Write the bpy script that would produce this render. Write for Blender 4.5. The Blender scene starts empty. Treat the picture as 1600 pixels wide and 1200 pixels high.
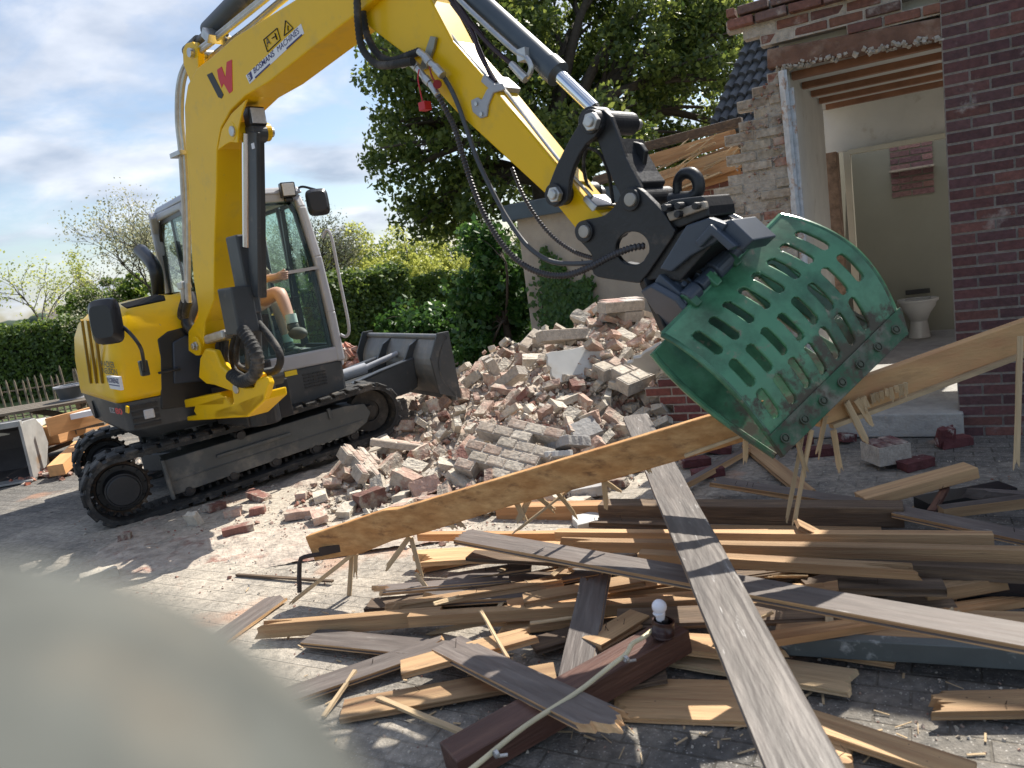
import bpy, bmesh, math, random
import numpy as np
from mathutils import Vector, Matrix, noise as mn
random.seed(7); rng = np.random.default_rng(7)
SC = bpy.context.scene
R = math.radians
def vec(*a): return np.array(a if len(a) > 1 else a[0], float)
# ---------------------------------------------------------------- camera
FPX = 1202.0; CH = 1.6; PIT = R(9.1); ROL = R(8.0)
C = vec(0, 0, CH)
CF = vec(0, math.cos(PIT), -math.sin(PIT)); _r = vec(1, 0, 0); _u = vec(0, math.sin(PIT), math.cos(PIT))
CR = _r*math.cos(ROL) - _u*math.sin(ROL); CU = _u*math.cos(ROL) + _r*math.sin(ROL)
def ray(x, y): return CF + CR*(x-800)/FPX + CU*(600-y)/FPX
def G(x, y, z=0.0):
    d = ray(x, y); return C + d*((z-CH)/d[2])
def V(x, y, P0, n):
    d = ray(x, y); return C + d*(np.dot(vec(P0)-C, n)/np.dot(d, n))
def D(x, y, dep): return C + ray(x, y)*dep
cam = bpy.data.cameras.new('camera'); camo = bpy.data.objects.new('camera', cam); SC.collection.objects.link(camo)
cam.sensor_width = 36; cam.lens = 36*FPX/1600; cam.clip_start = 0.02; cam.clip_end = 3000
camo.matrix_world = Matrix(((CR[0], CU[0], -CF[0], C[0]), (CR[1], CU[1], -CF[1], C[1]), (CR[2], CU[2], -CF[2], C[2]), (0, 0, 0, 1)))
cam.dof.use_dof = True; cam.dof.focus_distance = 5.5; cam.dof.aperture_fstop = 27.05/6.5
SC.camera = camo
# ---------------------------------------------------------------- light and sky
SUN_AZ = math.atan2(0.66, 0.75); SUN_EL = R(50)          # azimuth as atan2(x, y): from the right, behind the building
w = bpy.data.worlds.new('World'); SC.world = w; w.use_nodes = True
nt = w.node_tree; N_ = nt.nodes; L_ = nt.links; N_.clear()
def nd(t, tree=None, **k):
    n = (tree or nt).nodes.new(t)
    for a, b in k.items():
        if a.startswith('i_'): n.inputs[a[2:].replace('_', ' ')].default_value = b
        else: setattr(n, a, b)
    return n
sky = nd('ShaderNodeTexSky', sky_type='NISHITA', sun_disc=False, sun_elevation=SUN_EL, sun_rotation=SUN_AZ, air_density=1.0, dust_density=1.2, ozone_density=1.4)
tc = nd('ShaderNodeTexCoord'); sx = nd('ShaderNodeSeparateXYZ'); L_.new(tc.outputs['Generated'], sx.inputs[0])
az = nd('ShaderNodeMath', operation='ADD'); az.inputs[1].default_value = 0.22; L_.new(sx.outputs[2], az.inputs[0])
mx_ = nd('ShaderNodeMath', operation='MAXIMUM'); mx_.inputs[1].default_value = 0.05; L_.new(az.outputs[0], mx_.inputs[0])
dx = nd('ShaderNodeMath', operation='DIVIDE'); L_.new(sx.outputs[0], dx.inputs[0]); L_.new(mx_.outputs[0], dx.inputs[1])
dy = nd('ShaderNodeMath', operation='DIVIDE'); L_.new(sx.outputs[1], dy.inputs[0]); L_.new(mx_.outputs[0], dy.inputs[1])
cb = nd('ShaderNodeCombineXYZ'); L_.new(dx.outputs[0], cb.inputs[0]); L_.new(dy.outputs[0], cb.inputs[1])
n1 = nd('ShaderNodeTexNoise'); n1.inputs['Scale'].default_value = 1.5; n1.inputs['Detail'].default_value = 9; n1.inputs['Roughness'].default_value = .56; n1.inputs['Distortion'].default_value = .35
L_.new(cb.outputs[0], n1.inputs['Vector'])
r1 = nd('ShaderNodeValToRGB'); r1.color_ramp.elements[0].position = .45; r1.color_ramp.elements[1].position = .59; L_.new(n1.outputs['Fac'], r1.inputs[0])
n2 = nd('ShaderNodeTexNoise'); n2.inputs['Scale'].default_value = 2.6; n2.inputs['Detail'].default_value = 6; L_.new(cb.outputs[0], n2.inputs['Vector'])
r2 = nd('ShaderNodeValToRGB'); r2.color_ramp.elements[0].position = .35; r2.color_ramp.elements[1].position = .65
r2.color_ramp.elements[0].color = (2.9, 3.4, 4.3, 1); r2.color_ramp.elements[1].color = (6.6, 6.8, 7.3, 1); L_.new(n2.outputs['Fac'], r2.inputs[0])
mul = nd('ShaderNodeMath', operation='MULTIPLY'); mul.inputs[1].default_value = .85; L_.new(r1.outputs[0], mul.inputs[0])
mixc = nd('ShaderNodeMix', data_type='RGBA'); L_.new(mul.outputs[0], mixc.inputs[0]); L_.new(sky.outputs[0], mixc.inputs[6]); L_.new(r2.outputs[0], mixc.inputs[7])
bg = nd('ShaderNodeBackground'); bg.inputs['Strength'].default_value = .1; L_.new(mixc.outputs[2], bg.inputs[0])
wo = nd('ShaderNodeOutputWorld'); L_.new(bg.outputs[0], wo.inputs[0])
sl = bpy.data.lights.new('sun', 'SUN'); sl.energy = 4.8; sl.angle = R(.5); sl.color = (1, .94, .84)
so = bpy.data.objects.new('sun', sl); SC.collection.objects.link(so)
sd = Vector((math.sin(SUN_AZ)*math.cos(SUN_EL), math.cos(SUN_AZ)*math.cos(SUN_EL), math.sin(SUN_EL)))
so.rotation_euler = sd.to_track_quat('Z', 'Y').to_euler(); so.location = (0, 0, 30)
SC.view_settings.view_transform = 'Standard'; SC.view_settings.look = 'None'; SC.view_settings.gamma = 1
SC.view_settings.exposure = 0.74
SC.render.engine = 'CYCLES'; SC.cycles.max_bounces = 8; SC.cycles.transparent_max_bounces = 24; SC.cycles.use_denoising = True
# ---------------------------------------------------------------- materials
MATS = {}
def mk(name, col, rough=.6, metal=0., var=.2, scale=4., bump=0., bscale=30., col2=None, c2s=3., c2r=(.5, .6), coat=0., rand=0., stretch=None, spec=.5, coord='Object', grad=None, col3=None, c3s=20., c3r=(.6, .65)):
    if name in MATS: return MATS[name]
    m = bpy.data.materials.new(name); m.use_nodes = True; t = m.node_tree; t.nodes.clear(); lk = t.links
    b = nd('ShaderNodeBsdfPrincipled', t); o = nd('ShaderNodeOutputMaterial', t); lk.new(b.outputs[0], o.inputs[0])
    b.inputs['Roughness'].default_value = rough; b.inputs['Metallic'].default_value = metal; b.inputs['Specular IOR Level'].default_value = spec
    b.inputs['Coat Weight'].default_value = coat; b.inputs['Coat Roughness'].default_value = .12
    tcn = nd('ShaderNodeTexCoord', t); src = tcn.outputs[coord]
    oi = nd('ShaderNodeObjectInfo', t)
    mp = nd('ShaderNodeMapping', t); lk.new(src, mp.inputs[0])
    if stretch: mp.inputs['Scale'].default_value = stretch
    ofs = nd('ShaderNodeCombineXYZ', t); mo = nd('ShaderNodeMath', t, operation='MULTIPLY'); mo.inputs[1].default_value = 57.
    lk.new(oi.outputs['Random'], mo.inputs[0]); lk.new(mo.outputs[0], ofs.inputs[0]); lk.new(mo.outputs[0], ofs.inputs[1]); lk.new(ofs.outputs[0], mp.inputs['Location'])
    nz = nd('ShaderNodeTexNoise', t); nz.inputs['Scale'].default_value = scale; nz.inputs['Detail'].default_value = 6; nz.inputs['Roughness'].default_value = .6; lk.new(mp.outputs[0], nz.inputs['Vector'])
    mr = nd('ShaderNodeMapRange', t); mr.inputs[1].default_value = .3; mr.inputs[2].default_value = .7; mr.inputs[3].default_value = 1-var; mr.inputs[4].default_value = 1+var; lk.new(nz.outputs['Fac'], mr.inputs[0])
    cur = None
    rgb = nd('ShaderNodeRGB', t); rgb.outputs[0].default_value = (*col, 1); cur = rgb.outputs[0]
    def layer(cur, c, s, rr):
        q = nd('ShaderNodeTexNoise', t); q.inputs['Scale'].default_value = s; q.inputs['Detail'].default_value = 7; q.inputs['Roughness'].default_value = .65; lk.new(mp.outputs[0], q.inputs['Vector'])
        qm = nd('ShaderNodeMapRange', t); qm.inputs[1].default_value = rr[0]; qm.inputs[2].default_value = rr[1]; lk.new(q.outputs['Fac'], qm.inputs[0])
        mm = nd('ShaderNodeMix', t, data_type='RGBA'); lk.new(qm.outputs[0], mm.inputs[0]); lk.new(cur, mm.inputs[6]); mm.inputs[7].default_value = (*c, 1)
        return mm.outputs[2]
    if col2: cur = layer(cur, col2, c2s, c2r)
    if col3: cur = layer(cur, col3, c3s, c3r)
    if grad:      # caked dirt that gets denser along one direction of the thing itself: (world origin, direction, lo, hi, colour, noise scale)
        go, gdr, lo, hi, gc, gs_ = grad; sb_ = nd('ShaderNodeVectorMath', t, operation='DOT_PRODUCT'); ge = nd('ShaderNodeNewGeometry', t); lk.new(ge.outputs['Position'], sb_.inputs[0]); sb_.inputs[1].default_value = tuple(gdr)
        gm = nd('ShaderNodeMapRange', t); o0 = float(np.dot(go, gdr)); gm.inputs[1].default_value = o0+lo; gm.inputs[2].default_value = o0+hi; gm.inputs[3].default_value = -.3; gm.inputs[4].default_value = .11; lk.new(sb_.outputs['Value'], gm.inputs[0])
        gq = nd('ShaderNodeTexNoise', t); gq.inputs['Scale'].default_value = gs_; gq.inputs['Detail'].default_value = 9; gq.inputs['Roughness'].default_value = .72; lk.new(mp.outputs[0], gq.inputs['Vector'])
        ga = nd('ShaderNodeMath', t, operation='ADD'); lk.new(gm.outputs[0], ga.inputs[0]); lk.new(gq.outputs['Fac'], ga.inputs[1]); gk = nd('ShaderNodeMapRange', t); gk.inputs[1].default_value = .50; gk.inputs[2].default_value = .60; lk.new(ga.outputs[0], gk.inputs[0])
        gx = nd('ShaderNodeMix', t, data_type='RGBA'); lk.new(gk.outputs[0], gx.inputs[0]); lk.new(cur, gx.inputs[6]); gx.inputs[7].default_value = (*gc, 1); cur = gx.outputs[2]
        gr_ = nd('ShaderNodeMapRange', t); gr_.inputs[3].default_value = rough; gr_.inputs[4].default_value = .85; lk.new(gk.outputs[0], gr_.inputs[0]); lk.new(gr_.outputs[0], b.inputs['Roughness'])
    hsv = nd('ShaderNodeHueSaturation', t); lk.new(cur, hsv.inputs['Color'])
    if rand:
        m2 = nd('ShaderNodeMapRange', t); m2.inputs[3].default_value = 1-rand; m2.inputs[4].default_value = 1+rand; lk.new(oi.outputs['Random'], m2.inputs[0])
        m3 = nd('ShaderNodeMath', t, operation='MULTIPLY'); lk.new(m2.outputs[0], m3.inputs[0]); lk.new(mr.outputs[0], m3.inputs[1]); lk.new(m3.outputs[0], hsv.inputs['Value'])
    else: lk.new(mr.outputs[0], hsv.inputs['Value'])
    lk.new(hsv.outputs[0], b.inputs['Base Color'])
    if bump:
        bn = nd('ShaderNodeTexNoise', t); bn.inputs['Scale'].default_value = bscale; bn.inputs['Detail'].default_value = 5; lk.new(mp.outputs[0], bn.inputs['Vector'])
        bp = nd('ShaderNodeBump', t); bp.inputs['Strength'].default_value = bump; bp.inputs['Distance'].default_value = .02; lk.new(bn.outputs['Fac'], bp.inputs['Height']); lk.new(bp.outputs[0], b.inputs['Normal'])
    MATS[name] = m; return m
def attr_mat(name, rough=.85, bump=.4, bscale=60, dust=None, dr=(.55, .7)):
    # per-brick colours stored on the mesh corners (each brick's own colour)
    m = bpy.data.materials.new(name); m.use_nodes = True; t = m.node_tree; lk = t.links; b = t.nodes['Principled BSDF']; b.inputs['Roughness'].default_value = rough
    a = nd('ShaderNodeAttribute', t, attribute_name='Col'); tcn = nd('ShaderNodeTexCoord', t)
    n = nd('ShaderNodeTexNoise', t); n.inputs['Scale'].default_value = 35; n.inputs['Detail'].default_value = 5; lk.new(tcn.outputs['Object'], n.inputs['Vector'])
    mr = nd('ShaderNodeMapRange', t); mr.inputs[1].default_value = .3; mr.inputs[2].default_value = .7; mr.inputs[3].default_value = .75; mr.inputs[4].default_value = 1.25; lk.new(n.outputs['Fac'], mr.inputs[0])
    h = nd('ShaderNodeHueSaturation', t); lk.new(mr.outputs[0], h.inputs['Value'])
    if dust:
        n2 = nd('ShaderNodeTexNoise', t); n2.inputs['Scale'].default_value = 4; n2.inputs['Detail'].default_value = 8; n2.inputs['Roughness'].default_value = .7; lk.new(tcn.outputs['Object'], n2.inputs['Vector'])
        q = nd('ShaderNodeMapRange', t); q.inputs[1].default_value = dr[0]; q.inputs[2].default_value = dr[1]; lk.new(n2.outputs['Fac'], q.inputs[0])
        mm = nd('ShaderNodeMix', t, data_type='RGBA'); lk.new(q.outputs[0], mm.inputs[0]); lk.new(a.outputs['Color'], mm.inputs[6]); mm.inputs[7].default_value = (*dust, 1); lk.new(mm.outputs[2], h.inputs['Color'])
    else: lk.new(a.outputs['Color'], h.inputs['Color'])
    lk.new(h.outputs[0], b.inputs['Base Color'])
    bn = nd('ShaderNodeTexNoise', t); bn.inputs['Scale'].default_value = bscale; bn.inputs['Detail'].default_value = 5; lk.new(tcn.outputs['Object'], bn.inputs['Vector'])
    bp = nd('ShaderNodeBump', t); bp.inputs['Strength'].default_value = bump; bp.inputs['Distance'].default_value = .01; lk.new(bn.outputs['Fac'], bp.inputs['Height']); lk.new(bp.outputs[0], b.inputs['Normal'])
    return m
def leaf_mat(name, c1, c2, trans=.35):
    m = bpy.data.materials.new(name); m.use_nodes = True; t = m.node_tree; t.nodes.clear(); lk = t.links
    g = nd('ShaderNodeNewGeometry', t); rp = nd('ShaderNodeValToRGB', t); rp.color_ramp.elements[0].color = (*c1, 1); rp.color_ramp.elements[1].color = (*c2, 1)
    lk.new(g.outputs['Random Per Island'], rp.inputs[0])
    d = nd('ShaderNodeBsdfPrincipled', t); d.inputs['Roughness'].default_value = .45; lk.new(rp.outputs[0], d.inputs['Base Color'])
    tr = nd('ShaderNodeBsdfTranslucent', t); hs = nd('ShaderNodeHueSaturation', t); hs.inputs['Value'].default_value = 1.6; hs.inputs['Hue'].default_value = .48; lk.new(rp.outputs[0], hs.inputs['Color']); lk.new(hs.outputs[0], tr.inputs[0])
    mi = nd('ShaderNodeMixShader', t); mi.inputs[0].default_value = trans; lk.new(d.outputs[0], mi.inputs[1]); lk.new(tr.outputs[0], mi.inputs[2])
    o = nd('ShaderNodeOutputMaterial', t); lk.new(mi.outputs[0], o.inputs[0]); return m
def glass_mat(name, tint, refl=.45):
    m = bpy.data.materials.new(name); m.use_nodes = True; t = m.node_tree; t.nodes.clear(); lk = t.links
    a = nd('ShaderNodeBsdfTransparent', t); a.inputs[0].default_value = (*tint, 1); g = nd('ShaderNodeBsdfGlossy', t); g.inputs['Roughness'].default_value = .03
    fr = nd('ShaderNodeFresnel', t); fr.inputs[0].default_value = 1.45; ad = nd('ShaderNodeMath', t, operation='ADD'); ad.inputs[1].default_value = refl; ad.operation = 'MULTIPLY'; lk.new(fr.outputs[0], ad.inputs[0])
    mi = nd('ShaderNodeMixShader', t); lk.new(ad.outputs[0], mi.inputs[0]); lk.new(a.outputs[0], mi.inputs[1]); lk.new(g.outputs[0], mi.inputs[2])
    o = nd('ShaderNodeOutputMaterial', t); lk.new(mi.outputs[0], o.inputs[0]); return m
# ---------------------------------------------------------------- mesh builder
def unit(a): a = vec(a); return a/max(1e-9, np.linalg.norm(a))
def frame(d, up=(0, 0, 1)):
    x = unit(d); s = np.cross(vec(up), x)
    if np.linalg.norm(s) < 1e-4: s = np.cross(vec(0, 1, 0), x)
    y = unit(s); return x, y, np.cross(x, y)
class MB:
    def __init__(s): s.v = []; s.f = []; s.c = []; s.cc = None
    def add(s, vs, fs):
        n = len(s.v); s.v += [tuple(float(q) for q in p) for p in vs]; s.f += [tuple(i+n for i in f) for f in fs]
        s.c += [s.cc]*len(fs); return s
    def box(s, c, ax, sz):
        c = vec(c); X, Y, Z = [vec(a)*k/2 for a, k in zip(ax, sz)]
        P = [c+X*i+Y*j+Z*k for k in (-1, 1) for i, j in ((-1, -1), (1, -1), (1, 1), (-1, 1))]
        return s.add(P, [(0, 3, 2, 1), (4, 5, 6, 7), (0, 1, 5, 4), (1, 2, 6, 5), (2, 3, 7, 6), (3, 0, 4, 7)])
    def bar(s, a, b, w, h, up=(0, 0, 1)):
        a = vec(a); b = vec(b); x, y, z = frame(b-a, up); return s.box((a+b)/2, (x, y, z), (np.linalg.norm(b-a), w, h))
    def prism(s, pts, ext):
        pts = [vec(p) for p in pts]; e = vec(ext); n = len(pts)
        s.add(pts+[p+e for p in pts], [tuple(range(n))[::-1], tuple(range(n, 2*n))]+[(i, (i+1) % n, (i+1) % n+n, i+n) for i in range(n)]); return s
    def cyl(s, a, b, r, r2=None, n=16, cap=True):
        a = vec(a); b = vec(b); r2 = r if r2 is None else r2; x, y, z = frame(b-a)
        A = [a+(y*math.cos(t)+z*math.sin(t))*r for t in np.linspace(0, 2*math.pi, n, endpoint=False)]
        B = [b+(y*math.cos(t)+z*math.sin(t))*r2 for t in np.linspace(0, 2*math.pi, n, endpoint=False)]
        f = [(i, (i+1) % n, (i+1) % n+n, i+n) for i in range(n)]
        if cap: f += [tuple(range(n))[::-1], tuple(range(n, 2*n))]
        return s.add(A+B, f)
    def ring(s, c, ax, ro, ri, t, n=24):
        c = vec(c); x, y, z = frame(ax); P = []
        for k in (0, 1):
            for rr in (ro, ri):
                P += [c+x*(k-.5)*t+(y*math.cos(q)+z*math.sin(q))*rr for q in np.linspace(0, 2*math.pi, n, endpoint=False)]
        f = []
        for i in range(n):
            j = (i+1) % n; f += [(i, j, j+n, i+n), (i+2*n, i+3*n, j+3*n, j+2*n), (i, i+2*n, j+2*n, j), (i+n, j+n, j+3*n, i+3*n)]
        return s.add(P, f)
    def tube(s, pts, r, n=8, sub=4, closed=False, caps=True, ridge=0., pitch=None):
        P = [vec(p) for p in pts]
        if sub > 1 and len(P) > 2:
            Q = []
            for i in range(len(P)-1):
                p0 = P[max(i-1, 0)]; p1 = P[i]; p2 = P[i+1]; p3 = P[min(i+2, len(P)-1)]
                for t in np.linspace(0, 1, sub, endpoint=False):
                    Q.append(.5*((2*p1)+(-p0+p2)*t+(2*p0-5*p1+4*p2-p3)*t*t+(-p0+3*p1-3*p2+p3)*t**3))
            Q.append(P[-1]); P = Q
        rr = r if hasattr(r, '__len__') else None
        if ridge:
            L = [0]
            for i in range(1, len(P)): L.append(L[-1]+np.linalg.norm(P[i]-P[i-1]))
            k = int(L[-1]/pitch*2); S = np.linspace(0, L[-1], k); A = np.array(P); P = [vec([np.interp(q, L, A[:, j]) for j in range(3)]) for q in S]
            rr = [r+(ridge if i % 2 else -ridge) for i in range(len(P))]
        elif rr is not None:
            rr = np.interp(np.linspace(0, 1, len(P)), np.linspace(0, 1, len(rr)), rr)
        y = None; rings = []
        for i, p in enumerate(P):
            d = unit(P[min(i+1, len(P)-1)]-P[max(i-1, 0)])
            if y is None: _, y, z = frame(d)
            else: y = unit(y-d*np.dot(y, d)); z = np.cross(d, y)
            q = rr[i] if rr is not None else r
            rings += [p+(y*math.cos(t)+z*math.sin(t))*q for t in np.linspace(0, 2*math.pi, n, endpoint=False)]
        m = len(P); f = [(i*n+j, i*n+(j+1) % n, (i+1)*n+(j+1) % n, (i+1)*n+j) for i in range(m-1) for j in range(n)]
        if caps: f += [tuple(range(n))[::-1], tuple(range((m-1)*n, m*n))]
        return s.add(rings, f)
    def ell(s, c, r, n=12, m=8, ax=None):
        c = vec(c); r = vec(r) if hasattr(r, '__len__') else vec(r, r, r); ax = ax or (vec(1, 0, 0), vec(0, 1, 0), vec(0, 0, 1)); P = []
        for i in range(m+1):
            a = math.pi*i/m
            for j in range(n):
                b = 2*math.pi*j/n; P.append(c+ax[0]*r[0]*math.sin(a)*math.cos(b)+ax[1]*r[1]*math.sin(a)*math.sin(b)+ax[2]*r[2]*math.cos(a))
        return s.add(P, [(i*n+j, (i+1)*n+j, (i+1)*n+(j+1) % n, i*n+(j+1) % n) for i in range(m) for j in range(n)])
    def build(s, name, mat, parent=None, bevel=0., seg=2, smooth=False, origin=None, sol=0.):
        me = bpy.data.meshes.new(name); A = np.array(s.v, float).reshape(-1, 3)
        if parent is not None:
            p = parent; o = vec(0, 0, 0)
            while p is not None: o = o+vec(*p.location); p = p.parent
            org = o; loc = (0, 0, 0)
        else:
            org = vec(origin) if origin is not None else vec((A[:, 0].min()+A[:, 0].max())/2, (A[:, 1].min()+A[:, 1].max())/2, A[:, 2].min()); loc = tuple(org)
        A = A-org
        me.from_pydata([tuple(p) for p in A], [], s.f); me.validate()
        bm = bmesh.new(); bm.from_mesh(me); bmesh.ops.remove_doubles(bm, verts=bm.verts, dist=1e-6)
        if not any(s.c): bmesh.ops.recalc_face_normals(bm, faces=bm.faces)
        bm.to_mesh(me); bm.free()
        if any(s.c):
            if len(me.polygons) == len(s.f):
                col = me.color_attributes.new('Col', 'FLOAT_COLOR', 'CORNER'); d = []
                for pl, c in zip(me.polygons, s.c): d += list((*(c or (.5, .5, .5)), 1))*len(pl.vertices)
                col.data.foreach_set('color', d)
            else: print('COLMISMATCH', name, len(me.polygons), len(s.f))
        me.materials.append(mat)
        ob = bpy.data.objects.new(name, me); SC.collection.objects.link(ob); ob.location = loc; ob.parent = parent
        if smooth:
            me.shade_smooth()
            if smooth != 'all':
                bm = bmesh.new(); bm.from_mesh(me)
                for e in bm.edges:
                    if len(e.link_faces) == 2 and e.calc_face_angle(0) > R(38): e.smooth = False
                bm.to_mesh(me); bm.free()
        if sol: m = ob.modifiers.new('s', 'SOLIDIFY'); m.thickness = sol; m.offset = 0
        if bevel: m = ob.modifiers.new('b', 'BEVEL'); m.width = bevel; m.segments = seg; m.limit_method = 'ANGLE'; m.angle_limit = R(35); m.harden_normals = False
        return ob
def tag(o, label=None, cat=None, group=None, kind=None):
    for k, v in (('label', label), ('category', cat), ('group', group), ('kind', kind)):
        if v: o[k] = v
    return o
def empty(name, loc, label, cat, group=None):
    o = bpy.data.objects.new(name, None); SC.collection.objects.link(o); o.location = tuple(vec(loc)); o.empty_display_size = .2
    return tag(o, label, cat, group)
def leaves(P, size, aspect=.6, nrm=None, jit=1., quad=True):
    P = np.asarray(P); n = len(P); a = rng.normal(size=(n, 3)); a /= np.linalg.norm(a, axis=1)[:, None]; b = rng.normal(size=(n, 3))
    if nrm is not None:
        nn = np.asarray(nrm)+a*jit; nn /= np.linalg.norm(nn, axis=1)[:, None]; a = np.cross(nn, b); a /= np.linalg.norm(a, axis=1)[:, None]; b = np.cross(nn, a)
    else:
        b -= a*(a*b).sum(1)[:, None]; b /= np.linalg.norm(b, axis=1)[:, None]
    s = (size*rng.uniform(.6, 1.35, n))[:, None]; A = a*s*.5; B = b*s*.5*aspect
    return np.stack([P-A, P-B, P+A, P+B], 1).reshape(-1, 3)
def leafmesh(name, verts, mat, parent=None):
    verts = np.asarray(verts, float); n = len(verts)//4; p = parent; org = vec(0, 0, 0)
    while p is not None: org = org+vec(*p.location); p = p.parent
    loc = (0, 0, 0)
    if parent is None: org = vec(verts[:, 0].mean(), verts[:, 1].mean(), verts[:, 2].min()); loc = tuple(org)
    me = bpy.data.meshes.new(name); me.vertices.add(4*n); me.vertices.foreach_set('co', (verts-org).ravel())
    me.loops.add(4*n); me.loops.foreach_set('vertex_index', np.arange(4*n, dtype=np.int32)); me.polygons.add(n); me.polygons.foreach_set('loop_start', np.arange(0, 4*n, 4, dtype=np.int32))
    me.update(calc_edges=True); me.materials.append(mat)
    o = bpy.data.objects.new(name, me); SC.collection.objects.link(o); o.location = loc; o.parent = parent; return o
def textmesh(mb, s, o, ex, ey, size, thick=.0, bold=0.):
    cu = bpy.data.curves.new('t', 'FONT'); cu.body = s; cu.size = 1; cu.offset = bold; ob = bpy.data.objects.new('t', cu); SC.collection.objects.link(ob)
    dg = bpy.context.evaluated_depsgraph_get(); me = ob.evaluated_get(dg).to_mesh(); o = vec(o); ex = unit(ex); ey = unit(ey)
    mb.add([o+ex*v.co.x*size+ey*v.co.y*size for v in me.vertices], [tuple(p.vertices) for p in me.polygons])
    wdt = max([v.co.x for v in me.vertices] or [0])*size
    bpy.data.objects.remove(ob); return wdt
# ---------------------------------------------------------------- palette
YEL = mk('yellow_paint', (.82, .495, .002), .38, var=.05, coat=.12, spec=.3, scale=2, col2=(.60, .39, .05), c2s=5, c2r=(.55, .85), col3=(.3, .24, .13), c3s=26, c3r=(.68, .74), bump=.03, bscale=3)
DGREY = mk('dark_grey_paint', (.045, .05, .055), .42, var=.2, scale=5, col2=(.16, .14, .12), c2s=7, c2r=(.58, .8))
BLK = mk('black_steel', (.016, .017, .02), .42, var=.3, scale=6, col2=(.09, .07, .055), c2s=9, c2r=(.6, .8), bump=.1, bscale=50)
BLUEG = mk('blue_grey_paint', (.05, .066, .092), .38, var=.2, scale=5, col2=(.12, .12, .12), c2s=12, c2r=(.62, .8))
LGREY = mk('light_grey_paint', (.36, .37, .40), .35, var=.06)
RUB = mk('black_rubber', (.022, .022, .022), .75, var=.3, scale=8, col2=(.16, .14, .12), c2s=6, c2r=(.5, .75), bump=.3, bscale=60)
CHROME = mk('chrome', (.75, .76, .78), .12, metal=1, var=.03)
STEEL = mk('zinc_steel', (.5, .5, .49), .38, metal=.8, var=.15, scale=20)
DPLASTIC = mk('black_plastic', (.015, .015, .017), .35, var=.1)
RED = mk('red_plastic', (.5, .01, .02), .4, var=.1)
WHITE = mk('white_vinyl', (.75, .75, .78), .4, var=.03)
NAVY = mk('navy_ink', (.02, .02, .13), .5, var=.02); BLACKINK = mk('black_ink', (.012, .012, .014), .5, var=.02); REDINK = mk('red_ink', (.6, .02, .03), .5, var=.02)
GLASS = glass_mat('cab_glass', (.86, .94, .91)); LENS = mk('lamp_lens', (.55, .56, .58), .15, var=.1, scale=60)
MORTAR = mk('mortar', (.42, .38, .33), .95, var=.25, scale=25, bump=.6, bscale=70)
PLASTER = mk('plaster', (.66, .65, .61), .9, var=.08, scale=3, bump=.1, bscale=50, col2=(.42, .37, .3), c2s=4, c2r=(.6, .8))
CONC = mk('concrete', (.36, .35, .33), .9, var=.2, scale=10, bump=.4, bscale=60, col2=(.2, .19, .18), c2s=5, c2r=(.55, .75))
WOODR = mk('raw_wood', (.50, .32, .165), .75, var=.26, scale=6, stretch=(.5, 12, 12), bump=.3, bscale=14, rand=.33, col2=(.26, .14, .07), c2s=3, c2r=(.45, .7), col3=(.13, .09, .06), c3s=5, c3r=(.64, .74))
WOODG = mk('grey_painted_wood', (.11, .09, .08), .6, var=.25, scale=6, stretch=(.7, 6, 6), bump=.15, bscale=14, rand=.25, col2=(.17, .15, .135), c2s=5, c2r=(.5, .8), col3=(.36, .33, .3), c3s=10, c3r=(.66, .74))
WOODB = mk('brown_stained_wood', (.095, .042, .03), .5, var=.25, scale=5, stretch=(.6, 7, 7), bump=.2, bscale=14, rand=.1, col2=(.18, .09, .06), c2s=4, c2r=(.5, .8))
WOODD = mk('old_dark_wood', (.11, .075, .05), .8, var=.3, scale=5, stretch=(.6, 8, 8), bump=.3, bscale=14, rand=.25, col2=(.25, .17, .1), c2s=3, c2r=(.5, .75))
WOODO = mk('orange_wood', (.40, .21, .09), .7, var=.2, scale=5, stretch=(.5, 8, 8), bump=.2, bscale=14, rand=.12, col2=(.52, .32, .16), c2s=2, c2r=(.45, .7), col3=(.2, .09, .03), c3s=4, c3r=(.62, .75))
LATH = mk('pale_lath', (.50, .37, .22), .8, var=.2, scale=5, stretch=(.6, 8, 8), rand=.2, bump=.2)
TRUNK = mk('bark', (.07, .055, .04), .9, var=.3, scale=12, bump=.5)
# ---------------------------------------------------------------- facade frame
LW = unit((-.87, .49, 0)); NF = unit((.49, .87, 0)); FO = vec(2.99, 5.07, 0); UZ = vec(0, 0, 1)
def FA(a, z, b=0.): return FO+LW*a+NF*b+UZ*z
def fpx(x, y, b=0.):
    P = V(x, y, FO+NF*b, NF); return (float(np.dot(P-FO, LW)), float(P[2]))
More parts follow.
